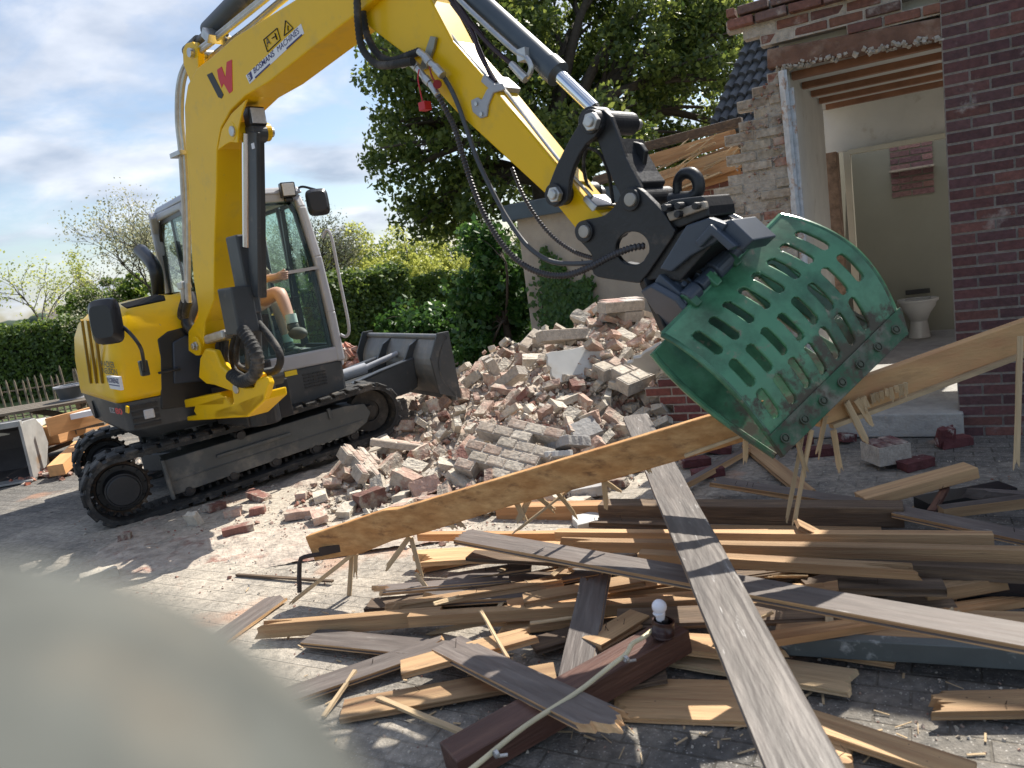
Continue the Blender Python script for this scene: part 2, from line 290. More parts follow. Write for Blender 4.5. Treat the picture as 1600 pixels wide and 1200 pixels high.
# ---------------------------------------------------------------- ground
def ground_mat():
    m = bpy.data.materials.new('pavers'); m.use_nodes = True; t = m.node_tree; lk = t.links; b = t.nodes['Principled BSDF']; b.inputs['Roughness'].default_value = .88
    tcn = nd('ShaderNodeTexCoord', t); mp = nd('ShaderNodeMapping', t); mp.inputs['Rotation'].default_value = (0, 0, R(29)); lk.new(tcn.outputs['Object'], mp.inputs[0])
    wn = nd('ShaderNodeTexNoise', t); wn.inputs['Scale'].default_value = 2.0; lk.new(tcn.outputs['Object'], wn.inputs['Vector'])
    av = nd('ShaderNodeMix', t, data_type='VECTOR'); av.inputs[0].default_value = .006; lk.new(mp.outputs[0], av.inputs[4]); lk.new(wn.outputs['Color'], av.inputs[5])
    bt = nd('ShaderNodeTexBrick', t); bt.inputs['Scale'].default_value = 1; bt.inputs['Brick Width'].default_value = .21; bt.inputs['Row Height'].default_value = .105; bt.inputs['Mortar Size'].default_value = .006; bt.inputs['Mortar Smooth'].default_value = .6
    bt.inputs['Color1'].default_value = (.105, .1, .092, 1); bt.inputs['Color2'].default_value = (.15, .14, .127, 1); bt.inputs['Mortar'].default_value = (.075, .068, .058, 1); lk.new(av.outputs[1], bt.inputs['Vector'])
    # speckle of light aggregate
    sp = nd('ShaderNodeTexVoronoi', t); sp.inputs['Scale'].default_value = 75; lk.new(tcn.outputs['Object'], sp.inputs['Vector'])
    sr = nd('ShaderNodeMapRange', t); sr.inputs[1].default_value = .26; sr.inputs[2].default_value = .16; sr.inputs[3].default_value = 0; sr.inputs[4].default_value = 1; lk.new(sp.outputs['Distance'], sr.inputs[0])
    sv = nd('ShaderNodeMath', t, operation='MULTIPLY'); sep = nd('ShaderNodeSeparateColor', t); lk.new(sp.outputs['Color'], sep.inputs[0]); lk.new(sep.outputs[0], sv.inputs[0]); lk.new(sr.outputs[0], sv.inputs[1])
    mm = nd('ShaderNodeMix', t, data_type='RGBA'); lk.new(sv.outputs[0], mm.inputs[0]); lk.new(bt.outputs['Color'], mm.inputs[6]); mm.inputs[7].default_value = (.46, .44, .41, 1)
    # dust and mortar powder; its spread is centred on the rubble
    n = nd('ShaderNodeTexNoise', t); n.inputs['Scale'].default_value = 1.1; n.inputs['Detail'].default_value = 9; n.inputs['Roughness'].default_value = .68; lk.new(tcn.outputs['Object'], n.inputs['Vector'])
    vd = nd('ShaderNodeVectorMath', t, operation='DISTANCE'); vd.inputs[1].default_value = (-1.3, 5.4, 0); lk.new(tcn.outputs['Object'], vd.inputs[0])
    dr = nd('ShaderNodeMapRange', t); dr.inputs[1].default_value = 1.0; dr.inputs[2].default_value = 4.2; dr.inputs[3].default_value = .26; dr.inputs[4].default_value = -.05; lk.new(vd.outputs['Value'], dr.inputs[0])
    ad = nd('ShaderNodeMath', t, operation='ADD'); lk.new(n.outputs['Fac'], ad.inputs[0]); lk.new(dr.outputs[0], ad.inputs[1])
    r3 = nd('ShaderNodeMapRange', t); r3.inputs[1].default_value = .46; r3.inputs[2].default_value = .78; r3.inputs[4].default_value = .88; lk.new(ad.outputs[0], r3.inputs[0])
    m2 = nd('ShaderNodeMix', t, data_type='RGBA'); lk.new(r3.outputs[0], m2.inputs[0]); lk.new(mm.outputs[2], m2.inputs[6]); m2.inputs[7].default_value = (.47, .415, .34, 1)
    n4 = nd('ShaderNodeTexNoise', t); n4.inputs['Scale'].default_value = 28; n4.inputs['Detail'].default_value = 6; lk.new(tcn.outputs['Object'], n4.inputs['Vector'])
    r4 = nd('ShaderNodeMapRange', t); r4.inputs[1].default_value = .3; r4.inputs[2].default_value = .7; r4.inputs[3].default_value = .7; r4.inputs[4].default_value = 1.3; lk.new(n4.outputs['Fac'], r4.inputs[0])
    hs = nd('ShaderNodeHueSaturation', t); lk.new(r4.outputs[0], hs.inputs['Value']); lk.new(m2.outputs[2], hs.inputs['Color'])
    # red brick powder stains
    n5 = nd('ShaderNodeTexNoise', t); n5.inputs['Scale'].default_value = 1.7; n5.inputs['Detail'].default_value = 5; mp5 = nd('ShaderNodeMapping', t); mp5.inputs['Location'].default_value = (7, 3, 1); lk.new(tcn.outputs['Object'], mp5.inputs[0]); lk.new(mp5.outputs[0], n5.inputs['Vector'])
    r5 = nd('ShaderNodeMapRange', t); r5.inputs[1].default_value = .64; r5.inputs[2].default_value = .72; r5.inputs[4].default_value = .55; lk.new(n5.outputs['Fac'], r5.inputs[0])
    m5 = nd('ShaderNodeMix', t, data_type='RGBA'); lk.new(r5.outputs[0], m5.inputs[0]); lk.new(hs.outputs[0], m5.inputs[6]); m5.inputs[7].default_value = (.42, .22, .13, 1)
    lk.new(m5.outputs[2], b.inputs['Base Color'])
    ba = nd('ShaderNodeMath', t, operation='MULTIPLY'); ba.inputs[1].default_value = -.7; lk.new(bt.outputs['Fac'], ba.inputs[0])
    bb = nd('ShaderNodeMath', t, operation='ADD'); lk.new(ba.outputs[0], bb.inputs[0]); n6 = nd('ShaderNodeTexNoise', t); n6.inputs['Scale'].default_value = 90; n6.inputs['Detail'].default_value = 4; lk.new(tcn.outputs['Object'], n6.inputs['Vector']); lk.new(n6.outputs['Fac'], bb.inputs[1])
    bp = nd('ShaderNodeBump', t); bp.inputs['Strength'].default_value = .7; bp.inputs['Distance'].default_value = .012; lk.new(bb.outputs[0], bp.inputs['Height']); lk.new(bp.outputs[0], b.inputs['Normal'])
    return m
g = MB(); g.add([(-60, -12, 0), (60, -12, 0), (60, 45, 0), (-60, 45, 0)], [(0, 1, 2, 3)])
tag(g.build('yard_pavement', ground_mat(), origin=(0, 0, 0)), kind='structure')
g = MB(); g.add([(-900, -300, -.02), (900, -300, -.02), (900, 1200, -.02), (-900, 1200, -.02)], [(0, 1, 2, 3)])
tag(g.build('ground', mk('meadow', (.06, .1, .025), .95, var=.4, scale=.2)), kind='structure')
g = MB()   # low far tree line / hills
for k in range(60):
    x = -520+k*17; g.ell((x+random.uniform(-5, 5), 640+random.uniform(-30, 30), 0), (16, 10, random.uniform(7, 15)), 8, 6)
tag(g.build('hills', mk('far_trees', (.05, .075, .05), .95, var=.3, scale=.1), smooth=True), kind='structure')
# ---------------------------------------------------------------- brickwork made of bricks
ATB = attr_mat('brick_faces', .82, .5, 70, dust=(.36, .32, .29), dr=(.60, .74)); ATW = attr_mat('worn_brick_faces', .9, .8, 40, dust=(.45, .41, .35), dr=(.42, .68))
def brickwall(mb, mo, inside, a0, a1, z0, z1, b0, depth, cols, bw=.208, bh=.058, ch=.072, jit=.003, pos=FA, skip=0., rough=0.):
    nrow = int((z1-z0)/ch)+1
    for r in range(nrow):
        z = z0+r*ch+bh/2
        if z+bh/2 > z1+.02: break
        a = a0-(bw+.01)*.5*(r % 2)
        while a < a1:
            lo = max(a, a0); hi = min(a+bw, a1); hi = a1 if a1-hi < .05 else hi
            if hi-lo > .03:
                c = (lo+hi)/2
                if inside(c, z) and random.random() >= skip:
                    q = random.uniform(-jit, jit); cc = random.choice(cols); k = random.uniform(.8, 1.2); mb.cc = tuple(x*k for x in cc)
                    P = pos(c, z, b0+depth/2+q); jj = rough*random.uniform(-1, 1)
                    X = LW+NF*jj*.25; Z = UZ+NF*jj*.2
                    mb.box(P, (X, NF, Z), (hi-lo-random.uniform(0, rough*.02), depth, bh-random.uniform(0, .004)))
                    if mo is not None: mo.box(pos(c, z-.002, b0+depth/2+.005), (LW, NF, UZ), (hi-lo+.012, depth-.004, ch+.002))
            a += bw+.013
DKB = [(.108, .046, .045), (.12, .05, .048), (.09, .042, .045), (.13, .06, .056), (.10, .05, .052), (.14, .06, .05)]
REDB = [(.28, .09, .06), (.22, .08, .06), (.33, .12, .08), (.2, .09, .075), (.3, .13, .09)]
PALE = [(.42, .38, .31), (.5, .44, .36), (.38, .33, .27), (.46, .38, .3), (.36, .29, .24)]
def chunk(mb, p, s, r_):
    P = []; a0 = r_.uniform(0, 6); M3 = (Matrix.Rotation(r_.uniform(0, 6), 3, 'Z') @ Matrix.Rotation(r_.uniform(-1, 1), 3, 'Y') @ Matrix.Rotation(r_.uniform(-1, 1), 3, 'X'))
    for k in (-1, 1):
        for i in range(4): a = a0+i*math.pi/2+r_.uniform(-.3, .3); P.append(vec(*(M3 @ Vector((math.cos(a)*s*r_.uniform(.7, 1.3), math.sin(a)*s*r_.uniform(.5, 1), k*s*.45*r_.uniform(.6, 1.2)))))+p)
    mb.add(P, [(3, 2, 1, 0), (4, 5, 6, 7), (0, 1, 5, 4), (1, 2, 6, 5), (2, 3, 7, 6), (3, 0, 4, 7)])
house = empty('brick_house', FA(0, 0), 'partly demolished house of dark red brick with a torn open doorway bay', 'house')
# right pier
mb = MB(); mo = MB(); brickwall(mb, mo, lambda a, z: True, -1.9, -.0, 0, 4.2, 0, .1, DKB)
mb.build('brick_pier', ATB, house); mo.build('mortar', mk('grey_mortar', (.29, .26, .235), .95, var=.25, scale=25, bump=.6, bscale=70), house)
mb = MB(); mb.box(FA(-.95, 2.1, .21), (LW, NF, UZ), (1.88, .2, 4.2)); mb.build('inner_wall', PLASTER, house)
# grey window frame edge beyond the pier
mb = MB(); mb.box(FA(-.62, 2.6, -.03), (LW, NF, UZ), (.10, .06, 2.6)); mb.build('window_frame', mk('green_grey_frame', (.1, .12, .1), .5), house, bevel=.005)
mb = MB(); mb.box(FA(-1.1, 2.6, -.012), (LW, NF, UZ), (.84, .02, 2.5)); mb.build('window_pane', glass_mat('house_glass', (.5, .55, .55), .3), house)
# brick mass above the opening, broken left end that steps out
LEFT_TOP = [(2.58, 1.02), (2.75, 1.2), (2.93, 1.22), (3.0, 1.28), (3.2, 1.2), (3.6, 1.0), (4.2, .6)]
def ltop(z): return float(np.interp(z, [q[0] for q in LEFT_TOP], [q[1] for q in LEFT_TOP]))
mb = MB(); mo = MB()
brickwall(mb, mo, lambda a, z: a < ltop(z)+.07*math.sin(z*60) and z > 2.72+.14*(a/1.2), 0, 1.5, 2.68, 3.13, .02, .1, [(.13, .06, .05), (.16, .07, .05), (.1, .055, .045), (.2, .09, .06), (.2, .14, .11)], jit=.02, rough=.25, skip=.03)
mb.build('wall_over_doorway', ATB, house, bevel=.004, seg=1); mo.build('mortar', MORTAR, house)
mb = MB(); mo = None      # projecting course
brickwall(mb, mo, lambda a, z: True, .02, 1.3, 2.97, 3.1, -.045, .1, [(.2, .09, .07), (.24, .11, .08), (.15, .09, .08)], jit=.01, rough=.3)
mb.build('projecting_course', ATB, house, bevel=.005, seg=1)
mb = MB(); mb.bar(FA(-.0, 2.655, .07), FA(1.06, 2.72, .07), .12, .13); mb.build('lintel', mk('lintel_brown', (.15, .08, .055), .9, var=.35, scale=7, bump=.6, bscale=25, col2=(.3, .22, .17), c2s=6, c2r=(.5, .75)), house, bevel=.01)
mb = MB()
for k in range(150):      # torn mortar along the lintel's lower edge
    a = random.uniform(0, 1.0); chunk(mb, FA(a, 2.60+.045*a+random.uniform(-.015, .02), .03+random.uniform(-.03, .02)), random.uniform(.008, .024), random)
mb.build('torn_mortar_edge', MORTAR, house)
# unseen mass behind the wall top, added and sized to shade the yard
mb = MB(); mb.box(FA(.05, 2.9, .62), (LW, NF, UZ), (1.9, .9, .4)); mb.box(FA(-2.9, 3.6, 2.5), (LW, NF, UZ), (4.0, 5.0, 4.6)) if False else None; mb.build('upper_shade_mass', PLASTER, house)
mb = MB(); mb.box(FA(-3.9, 2.9, 2.6), (LW, NF, UZ), (3.95, 5.0, 5.8)); mb.build('side_shade_mass', mk('side_brick', (.1, .045, .045), .9, var=.3, scale=8), house)  # unseen block right of the pier, added to extend the yard's shadow
mb = MB(); mb.prism([FA(-5.9, 5.8, -.3), FA(-5.9, 5.8, 5.4), FA(-5.9, 8.2, 2.5)], -LW*-4.1); mb.build('shade_gable', mk('slate_tiles', (.1, .105, .115), .45, var=.3, scale=5), house)  # unseen gable on top of the block, added to lengthen that shadow
# left stub of the doorway wall: pale worn bricks
def stub(a, z):
    l = np.interp(z, [0, .62, 1.4, 1.75, 2.1, 2.45, 2.62], [1.62, 1.62, 1.6, 1.44, 1.36, 1.28, 1.16]); return a < l+.03*math.sin(z*55)
mb = MB(); mo = MB(); brickwall(mb, mo, stub, .97, 1.8, .62, 2.62, .03, .1, [(.28, .22, .165), (.33, .27, .2), (.24, .185, .14), (.25, .11, .08), (.3, .235, .18), (.26, .22, .165)], jit=.02, rough=.42)
for k in range(130):
    zz_ = random.uniform(.7, 2.6); chunk(mb, FA(random.uniform(.98, 1.0+float(np.interp(zz_, [.6, 1.4, 2.6], [.62, .55, .15]))), zz_, .025), random.uniform(.008, .022), random)
mb.build('torn_wall_end', ATW, house, bevel=.006, seg=1); mo.build('mortar', MORTAR, house)
mb = MB(); mb.bar(FA(.965, 2.62, -.0), FA(.95, 1.5, .02), .05, .03); mb.bar(FA(.93, 2.5, .05), FA(.925, 1.2, .05), .03, .05); mb.build('jamb_strip', mk('flaked_paint', (.52, .55, .58), .7, var=.2, scale=20, col2=(.35, .2, .12), c2s=9, c2r=(.5, .6)), house)
# low wall of the toothed bricks left of the doorway
def low(a, z): return a < np.interp(z, [0, .1, .3, .45, .62, .7], [2.1, 2.06, 2.0, 2.12, 1.9, 1.8])+.055*(int(z/.072) % 2)
mb = MB(); mo = MB(); brickwall(mb, mo, low, 1.0, 2.3, 0, .62, .0, .1, [(.16, .045, .04), (.19, .055, .045), (.13, .04, .04), (.22, .07, .055)], jit=.004, rough=.05)
mb.build('low_broken_wall', ATB, house, bevel=.003, seg=1); mo.build('mortar', MORTAR, house)
# threshold and room
mb = MB(); mb.box(FA(.48, .09, .1), (LW, NF, UZ), (1.0, .3, .17)); mb.build('door_step', CONC, house, bevel=.012)
mb = MB(); mb.box(FA(-.1, .085, 2.15), (LW, NF, UZ), (2.2, 3.8, .17)); mb.build('room_floor', CONC, house)
INNER = PLASTER
mb = MB(); mb.box(FA(.965, 1.4, 1.1), (LW, NF, UZ), (.05, 1.95, 2.46)); mb.build('hall_left_wall', INNER, house)
mb = MB()
mb.box(FA(.34, 2.40, 2.62), (LW, NF, UZ), (1.3, .08, .42))
mb.build('header_wall', INNER, house)
# ceiling with laths across
mb = MB(); mb.box(FA(.2, 2.64, 1.42), (LW, NF, UZ), (1.6, 2.5, .04)); cl = mb.build('ceiling_panel', mk('ceiling_board', (.55, .56, .54), .9, var=.06), house)
for k in range(5):
    mb = MB(); mb.bar(FA(-.12, 2.60, .2+k*.52), FA(.93, 2.60, .2+k*.52), .07, .05); mb.build('ceiling_batten', mk('brown_batten', (.27, .13, .075), .8, var=.25, scale=6), house)
mb = MB()
for (x, y) in ((1288, 300), (1308, 420)): pass
mb.box(FA(.93, 1.17, 2.28), (LW, NF, UZ), (.14, .28, 2.0)); mb.build('broken_masonry_strip', mk('exposed_masonry', (.3, .2, .14), .95, var=.4, scale=14, bump=1, bscale=30), house)
mb = MB(); mb.box(FA(.80, 1.17, 2.58), (LW, NF, UZ), (.06, .11, 2.02)); mb.box(FA(.34, 2.17, 2.58), (LW, NF, UZ), (.9, .11, .045)); mb.build('door_frame', mk('cream_gloss', (.55, .52, .42), .4, var=.08), house, bevel=.004)
mb = MB(); mb.box(FA(.92, 1.2, 3.25), (LW, NF, UZ), (.05, 1.2, 2.1)); mb.box(FA(.2, 1.35, 3.92), (LW, NF, UZ), (1.9, .06, 2.4))
mb.build('washroom_wall', mk('olive_tiles', (.27, .265, .21), .55, var=.06, scale=2), house)
mb = MB(); mo = MB(); a_, z_ = fpx(1460, 300, 3.87); a2, z2 = fpx(1390, 235, 3.87); brickwall(mb, mo, lambda a, z: True, a_, a2, z_, z2+.04, 3.865, .02, [(.26, .15, .15), (.3, .17, .16), (.23, .13, .14)])
mb.build('bare_brick_patch', ATB, house); mb = MB(); mb.box(FA((a_+a2)/2, (z_+z2+.04)/2, 3.878), (LW, NF, UZ), (abs(a2-a_)+.02, z2-z_+.06, .02)); mb.build('mortar', MORTAR, house)
# toilet
tp = V(1437, 522, FO+NF*3.5, NF); tp[2] = .17
toil = empty('toilet', tp, 'white floor standing toilet bowl inside the open washroom', 'toilet'); WC = mk('ceramic', (.62, .62, .6), .15, var=.02)
prof = [(0, .115, .13), (.05, .1, .12), (.18, .085, .11), (.27, .12, .16), (.34, .17, .21), (.40, .185, .235)]
mb = MB(); n = 20; P = []
for z, ra, rb in prof:
    P += [tp+UZ*z+LW*ra*math.cos(t)+NF*(rb*math.sin(t)-(.08 if z > .2 else 0)) for t in np.linspace(0, 2*math.pi, n, endpoint=False)]
mb.add(P, [(i*n+j, i*n+(j+1) % n, (i+1)*n+(j+1) % n, (i+1)*n+j) for i in range(len(prof)-1) for j in range(n)]+[tuple(range(n))])
mb.build('bowl', WC, toil, smooth=True)
mb = MB(); mb.ring(tp+UZ*.41-NF*.08, UZ, .2, .13, .025, 24); mb.build('seat_ring', WC, toil, smooth=True)
mb = MB(); mb.box(tp+UZ*.47+NF*.22, (LW, NF, UZ), (.24, .05, .05)); mb.build('flush_plate', DPLASTIC, toil, bevel=.006)
# ---------------------------------------------------------------- rear wing: rendered wall, brick part, broken rafters
WB = FO+NF*3.4
def wpx(x, y, b=0.): return V(x, y, WB+NF*b, NF)
def wa(x, y): P = wpx(x, y); return float(np.dot(P-WB, LW)), float(P[2])
def WA(a, z, b=0.): return WB+LW*a+NF*b+UZ*z
aL, zL = wa(808, 345); aR, zR = wa(1075, 300); aM, _ = wa(1150, 320)
wing = empty('rear_wing', WA(aL, 0), 'rendered beige rear wing with slate blue fascia and torn timber roof', 'building')
zt = wa(900, 328)[1]
STUC = mk('beige_render', (.40, .355, .29), .93, var=.12, scale=2, bump=.25, bscale=80, col2=(.27, .24, .2), c2s=1.5, c2r=(.5, .75))
mb = MB(); mb.box((WA((aL+aR)/2, zt/2, .1)), (LW, NF, UZ), (abs(aL-aR), .2, zt)); mb.box(WA(aL-.1, zt/2, 1.7), (LW, NF, UZ), (.2, 3.0, zt)); mb.build('rendered_wall', STUC, wing)
f0 = wpx(785, 338, -.12); f1 = wpx(985, 296, -.12); f0[2] = f1[2] = (f0[2]+f1[2])/2
mb = MB(); mb.bar(f0, f1, .06, .2); mb.bar(f0+NF*.05, f0+NF*3.2, .06, .2); mb.build('fascia_board', mk('slate_blue_paint', (.05, .075, .095), .5), wing, bevel=.006)
mb = MB(); mb.box(WA((aL+aR)/2+.0, f0[2]+.09, 1.5), (LW, NF, UZ), (abs(aL-aR)+.1, 3.2, .05)); mb.build('flat_roof', mk('roof_felt', (.08, .08, .085), .9), wing)
zb = wa(1120, 262)[1]
mb = MB(); mo = MB(); brickwall(mb, mo, lambda a, z: z < zb-.12*abs(math.sin(a*7)), aM-.6, aR, 0, zb, .0, .1, [(.2, .09, .075), (.24, .11, .09), (.17, .08, .07)], pos=lambda a, z, b: WA(a, z, b))
mb.build('brick_wall_section', ATB, wing); mo.build('mortar', MORTAR, wing)
mb = MB(); mb.bar(wpx(960, 242, .3), wpx(1160, 190, .3), .12, .1); mb.build('wall_plate', WOODD, wing, bevel=.01)
def plank(name, p1, p2, wd, th, mat, parent=None, roll=0., jag=(0, 0), up=(0, 0, 1), label=None, cat=None, group=None, bow=0., bevel=0., seed=None, nails=None):
    """A board with its own local axes (x along the grain); jag = splinter length at each end."""
    p1 = vec(p1); p2 = vec(p2); L = np.linalg.norm(p2-p1); x, y, z = frame(p2-p1, up)
    if roll: y, z = y*math.cos(roll)+z*math.sin(roll), z*math.cos(roll)-y*math.sin(roll)
    rr = random.Random(seed if seed is not None else len(bpy.data.objects)); nx = max(4, int(L/.25)); ny = 13 if (jag[0] or jag[1]) else 2
    bm = bmesh.new(); ring = []
    _w = [rr.uniform(-1, 1) for _ in range(4)]
    def _jg(a, ph): return [a*max(0., .35+.3*math.sin(2.2*j_/ny*3+_w[ph]*3)+.55*(rr.random()**2.2)*(1 if j_ % 2 else .4)+_w[ph+1]*(j_/ny-.5)) for j_ in range(ny)]
    ja = _jg(jag[0], 0); jb = _jg(jag[1], 2)
    for k in (1, 0): 
        row = []
        for i in range(nx+1):
            col = []
            for j in range(ny):
                t = i/nx; X = -L/2+L*t; X += ja[j]*(1-t)**6*1.0 if jag[0] else 0; X -= jb[j]*t**6 if jag[1] else 0
                if i == 0 and jag[0]: X += (k)*rr.random()*jag[0]*.3
                if i == nx and jag[1]: X -= (k)*rr.random()*jag[1]*.3
                Y = wd*(j/(ny-1)-.5); Z = th*(k-.5)+bow*(1-(2*t-1)**2)
                col.append(bm.verts.new((X, Y+.0015*rr.uniform(-1, 1), Z+.001*rr.uniform(-1, 1))))
            row.append(col)
        ring.append(row)
    T, B = ring
    gv_ = .007 if (.015 < th < .035 and wd > .08) else 0.
    mid = []
    for j, sg in ((0, 1), (ny-1, -1)):
        lv_ = []
        for fz in (.3, .12, -.12, -.3):
            lv_.append([bm.verts.new((T[i][j].co.x*.5+B[i][j].co.x*.5, T[i][j].co.y+(gv_*(1 if sg > 0 else 1) if abs(fz) < .2 else 0), th*fz+bow*(1-(2*i/nx-1)**2))) for i in range(nx+1)])
        mid.append(lv_)
    for i in range(nx):
        for j in range(ny-1):
            bm.faces.new((T[i][j], T[i+1][j], T[i+1][j+1], T[i][j+1])); bm.faces.new((B[i][j], B[i][j+1], B[i+1][j+1], B[i+1][j]))
        for s_, j in ((0, 0), (1, ny-1)):
            st = [[T[q][j] for q in (i, i+1)]]+[[mid[s_][l][q] for q in (i, i+1)] for l in range(4)]+[[B[q][j] for q in (i, i+1)]]
            for l in range(5):
                q4 = (st[l][0], st[l+1][0], st[l+1][1], st[l][1]); bm.faces.new(q4 if s_ == 0 else q4[::-1])
    for j in range(ny-1):
        bm.faces.new((T[0][j], T[0][j+1], B[0][j+1], B[0][j])); bm.faces.new((T[nx][j], B[nx][j], B[nx][j+1], T[nx][j+1]))
    nb = len(bm.faces)
    if nails or (nails is None and .015 < th < .035 and rr.random() < .6):
        for _ in range(nails or rr.randint(2, 5)):
            nx0, ny0 = rr.uniform(-.45, .45)*L, rr.uniform(-.35, .35)*wd; h_ = rr.choice((.002, .002, .022, .03)); tx, ty = rr.uniform(-.6, .6)*h_, rr.uniform(-.6, .6)*h_; r0 = .0016 if h_ > .01 else .0032
            q = [bm.verts.new((nx0+tx*k_+r0*math.cos(a_), ny0+ty*k_+r0*math.sin(a_), th/2-.002+h_*k_+bow*(1-(2*nx0/L)**2))) for k_ in (0, 1) for a_ in (0, 1.57, 3.14, 4.71)]
            for k_ in range(4): bm.faces.new((q[k_], q[(k_+1) % 4], q[4+(k_+1) % 4], q[4+k_]))
            bm.faces.new(q[4:])
    for f_i, f_ in enumerate(bm.faces): f_.material_index = 7 if f_i >= nb else 0
    me = bpy.data.meshes.new(name); bm.normal_update(); bm.to_mesh(me); bm.free(); mats = mat if isinstance(mat, (list, tuple)) else [mat]
    for m in mats: me.materials.append(m)
    me.materials.append(mk('rusty_nail', (.06, .04, .03), .6, metal=.4))
    for p in me.polygons:     # painted top face only, raw wood elsewhere
        p.material_index = len(mats) if p.material_index == 7 else (0 if (len(mats) == 1 or p.normal.z > .8) else 1)
    ob = bpy.data.objects.new(name, me); SC.collection.objects.link(ob); c = (p1+p2)/2
    M = Matrix(((x[0], y[0], z[0], c[0]), (x[1], y[1], z[1], c[1]), (x[2], y[2], z[2], c[2]), (0, 0, 0, 1)))
    if parent is not None:
        o = vec(0, 0, 0); p = parent
        while p is not None: o = o+vec(*p.location); p = p.parent
        M.translation = Vector(c-o); ob.parent = parent; ob.matrix_basis = M
    else: ob.matrix_world = M
    if bevel: m = ob.modifiers.new('b', 'BEVEL'); m.width = bevel; m.segments = 1; m.limit_method = 'ANGLE'
    return tag(ob, label, cat, group)
for (x1, y1, x2, y2, b1, b2, wd, th, mt) in ((985, 262, 1152, 212, .1, .0, .05, .16, WOODO), (1000, 292, 1155, 232, -.1, -.1, .05, .14, WOODR), (1005, 300, 1100, 262, -.2, -.15, .05, .12, WOODO), (1060, 290, 1158, 262, -.15, -.2, .05, .2, WOODO), (1015, 300, 1160, 246, -.28, -.3, .04, .2, WOODO), (1030, 276, 1156, 236, -.3, -.3, .05, .1, WOODR), (1050, 300, 1130, 268, -.33, -.33, .08, .02, LATH), (1020, 268, 1120, 222, -.2, -.1, .09, .02, LATH), (1050, 262, 1140, 235, -.2, -.2, .07, .02, LATH), (930, 312, 1010, 292, -.1, -.1, .05, .2, WOODO), (925, 285, 1000, 262, .0, -.0, .05, .12, WOODD), (1075, 280, 1150, 246, -.25, -.2, .1, .02, LATH), (1010, 312, 1085, 296, -.05, -.05, .1, .1, WOODR)):
    plank('broken_rafter', wpx(x1, y1, b1), wpx(x2, y2, b2), wd, th, mt, wing, jag=(.3, .06))
r_ = random.Random(8)
for k in range(16):
    x, y = r_.uniform(1050, 1140), r_.uniform(228, 285); plank('splinter', wpx(x, y, -.35), wpx(x+r_.uniform(15, 45), y-r_.uniform(4, 30), -.38), r_.uniform(.02, .05), .008, LATH, wing, r_.uniform(-1, 1), jag=(.15, .15), nails=None)
# tiled roof fragment behind
tr = empty('tiled_roof', wpx(1150, 200, 3), 'dark grey pantiled roof slope between the oak tree and the broken wall', 'roof')
mb = MB(); O = V(1130, 206, WB+NF*9, NF); e1 = -LW; e2 = unit(UZ*.75+NF*.3-LW*.35)
for i in range(9):
    for j in range(14):
        p = O+e1*(j*.2+(-.3))+e2*(i*.27)+(np.cross(e1, e2))*0; q = []
        nn = unit(np.cross(e1, e2)); 
        mb.cyl(p+nn*.06, p+e2*.3-nn*.03, .11, .085, 8); 
mb.build('pantiles', mk('slate_tiles', (.1, .105, .115), .45, var=.3, scale=5), tr, smooth=True)
mb = MB(); mb.box(O+e1*1.4+e2*1.2-nn*.1, (e1, e2, nn), (3.1, 2.6, .1)); mb.box(O+e1*1.5+NF*.6-UZ*1.6, (LW, NF, UZ), (3.0, .2, 3.0)); mb.build('roof_deck', WOODD, tr)
# ================================================================ EXCAVATOR
TH = unit((.86, .51, 0)); TN = vec(-TH[1], TH[0], 0); T0 = vec(-3.18, 5.74, 0)      # track direction, across-machine direction
EF = unit((.6, -.8, 0)); EW = unit((.8, .6, 0)); K0 = vec(-1.53, 6.97, 0)           # upper body: forward and leftward
def M_(u, v, z): return K0+EF*u+EW*v+UZ*z
def mv(x, y, v): return V(x, y, K0+EW*v, EW)       # pixel on a lengthwise plane
def mu(x, y, u): return V(x, y, K0+EF*u, EF)       # pixel on a crosswise plane
ctr = T0+TH*1.28+TN*.95
ex = empty('excavator', ctr, 'yellow and grey tracked mini excavator holding a beam in its green sorting grab', 'excavator')
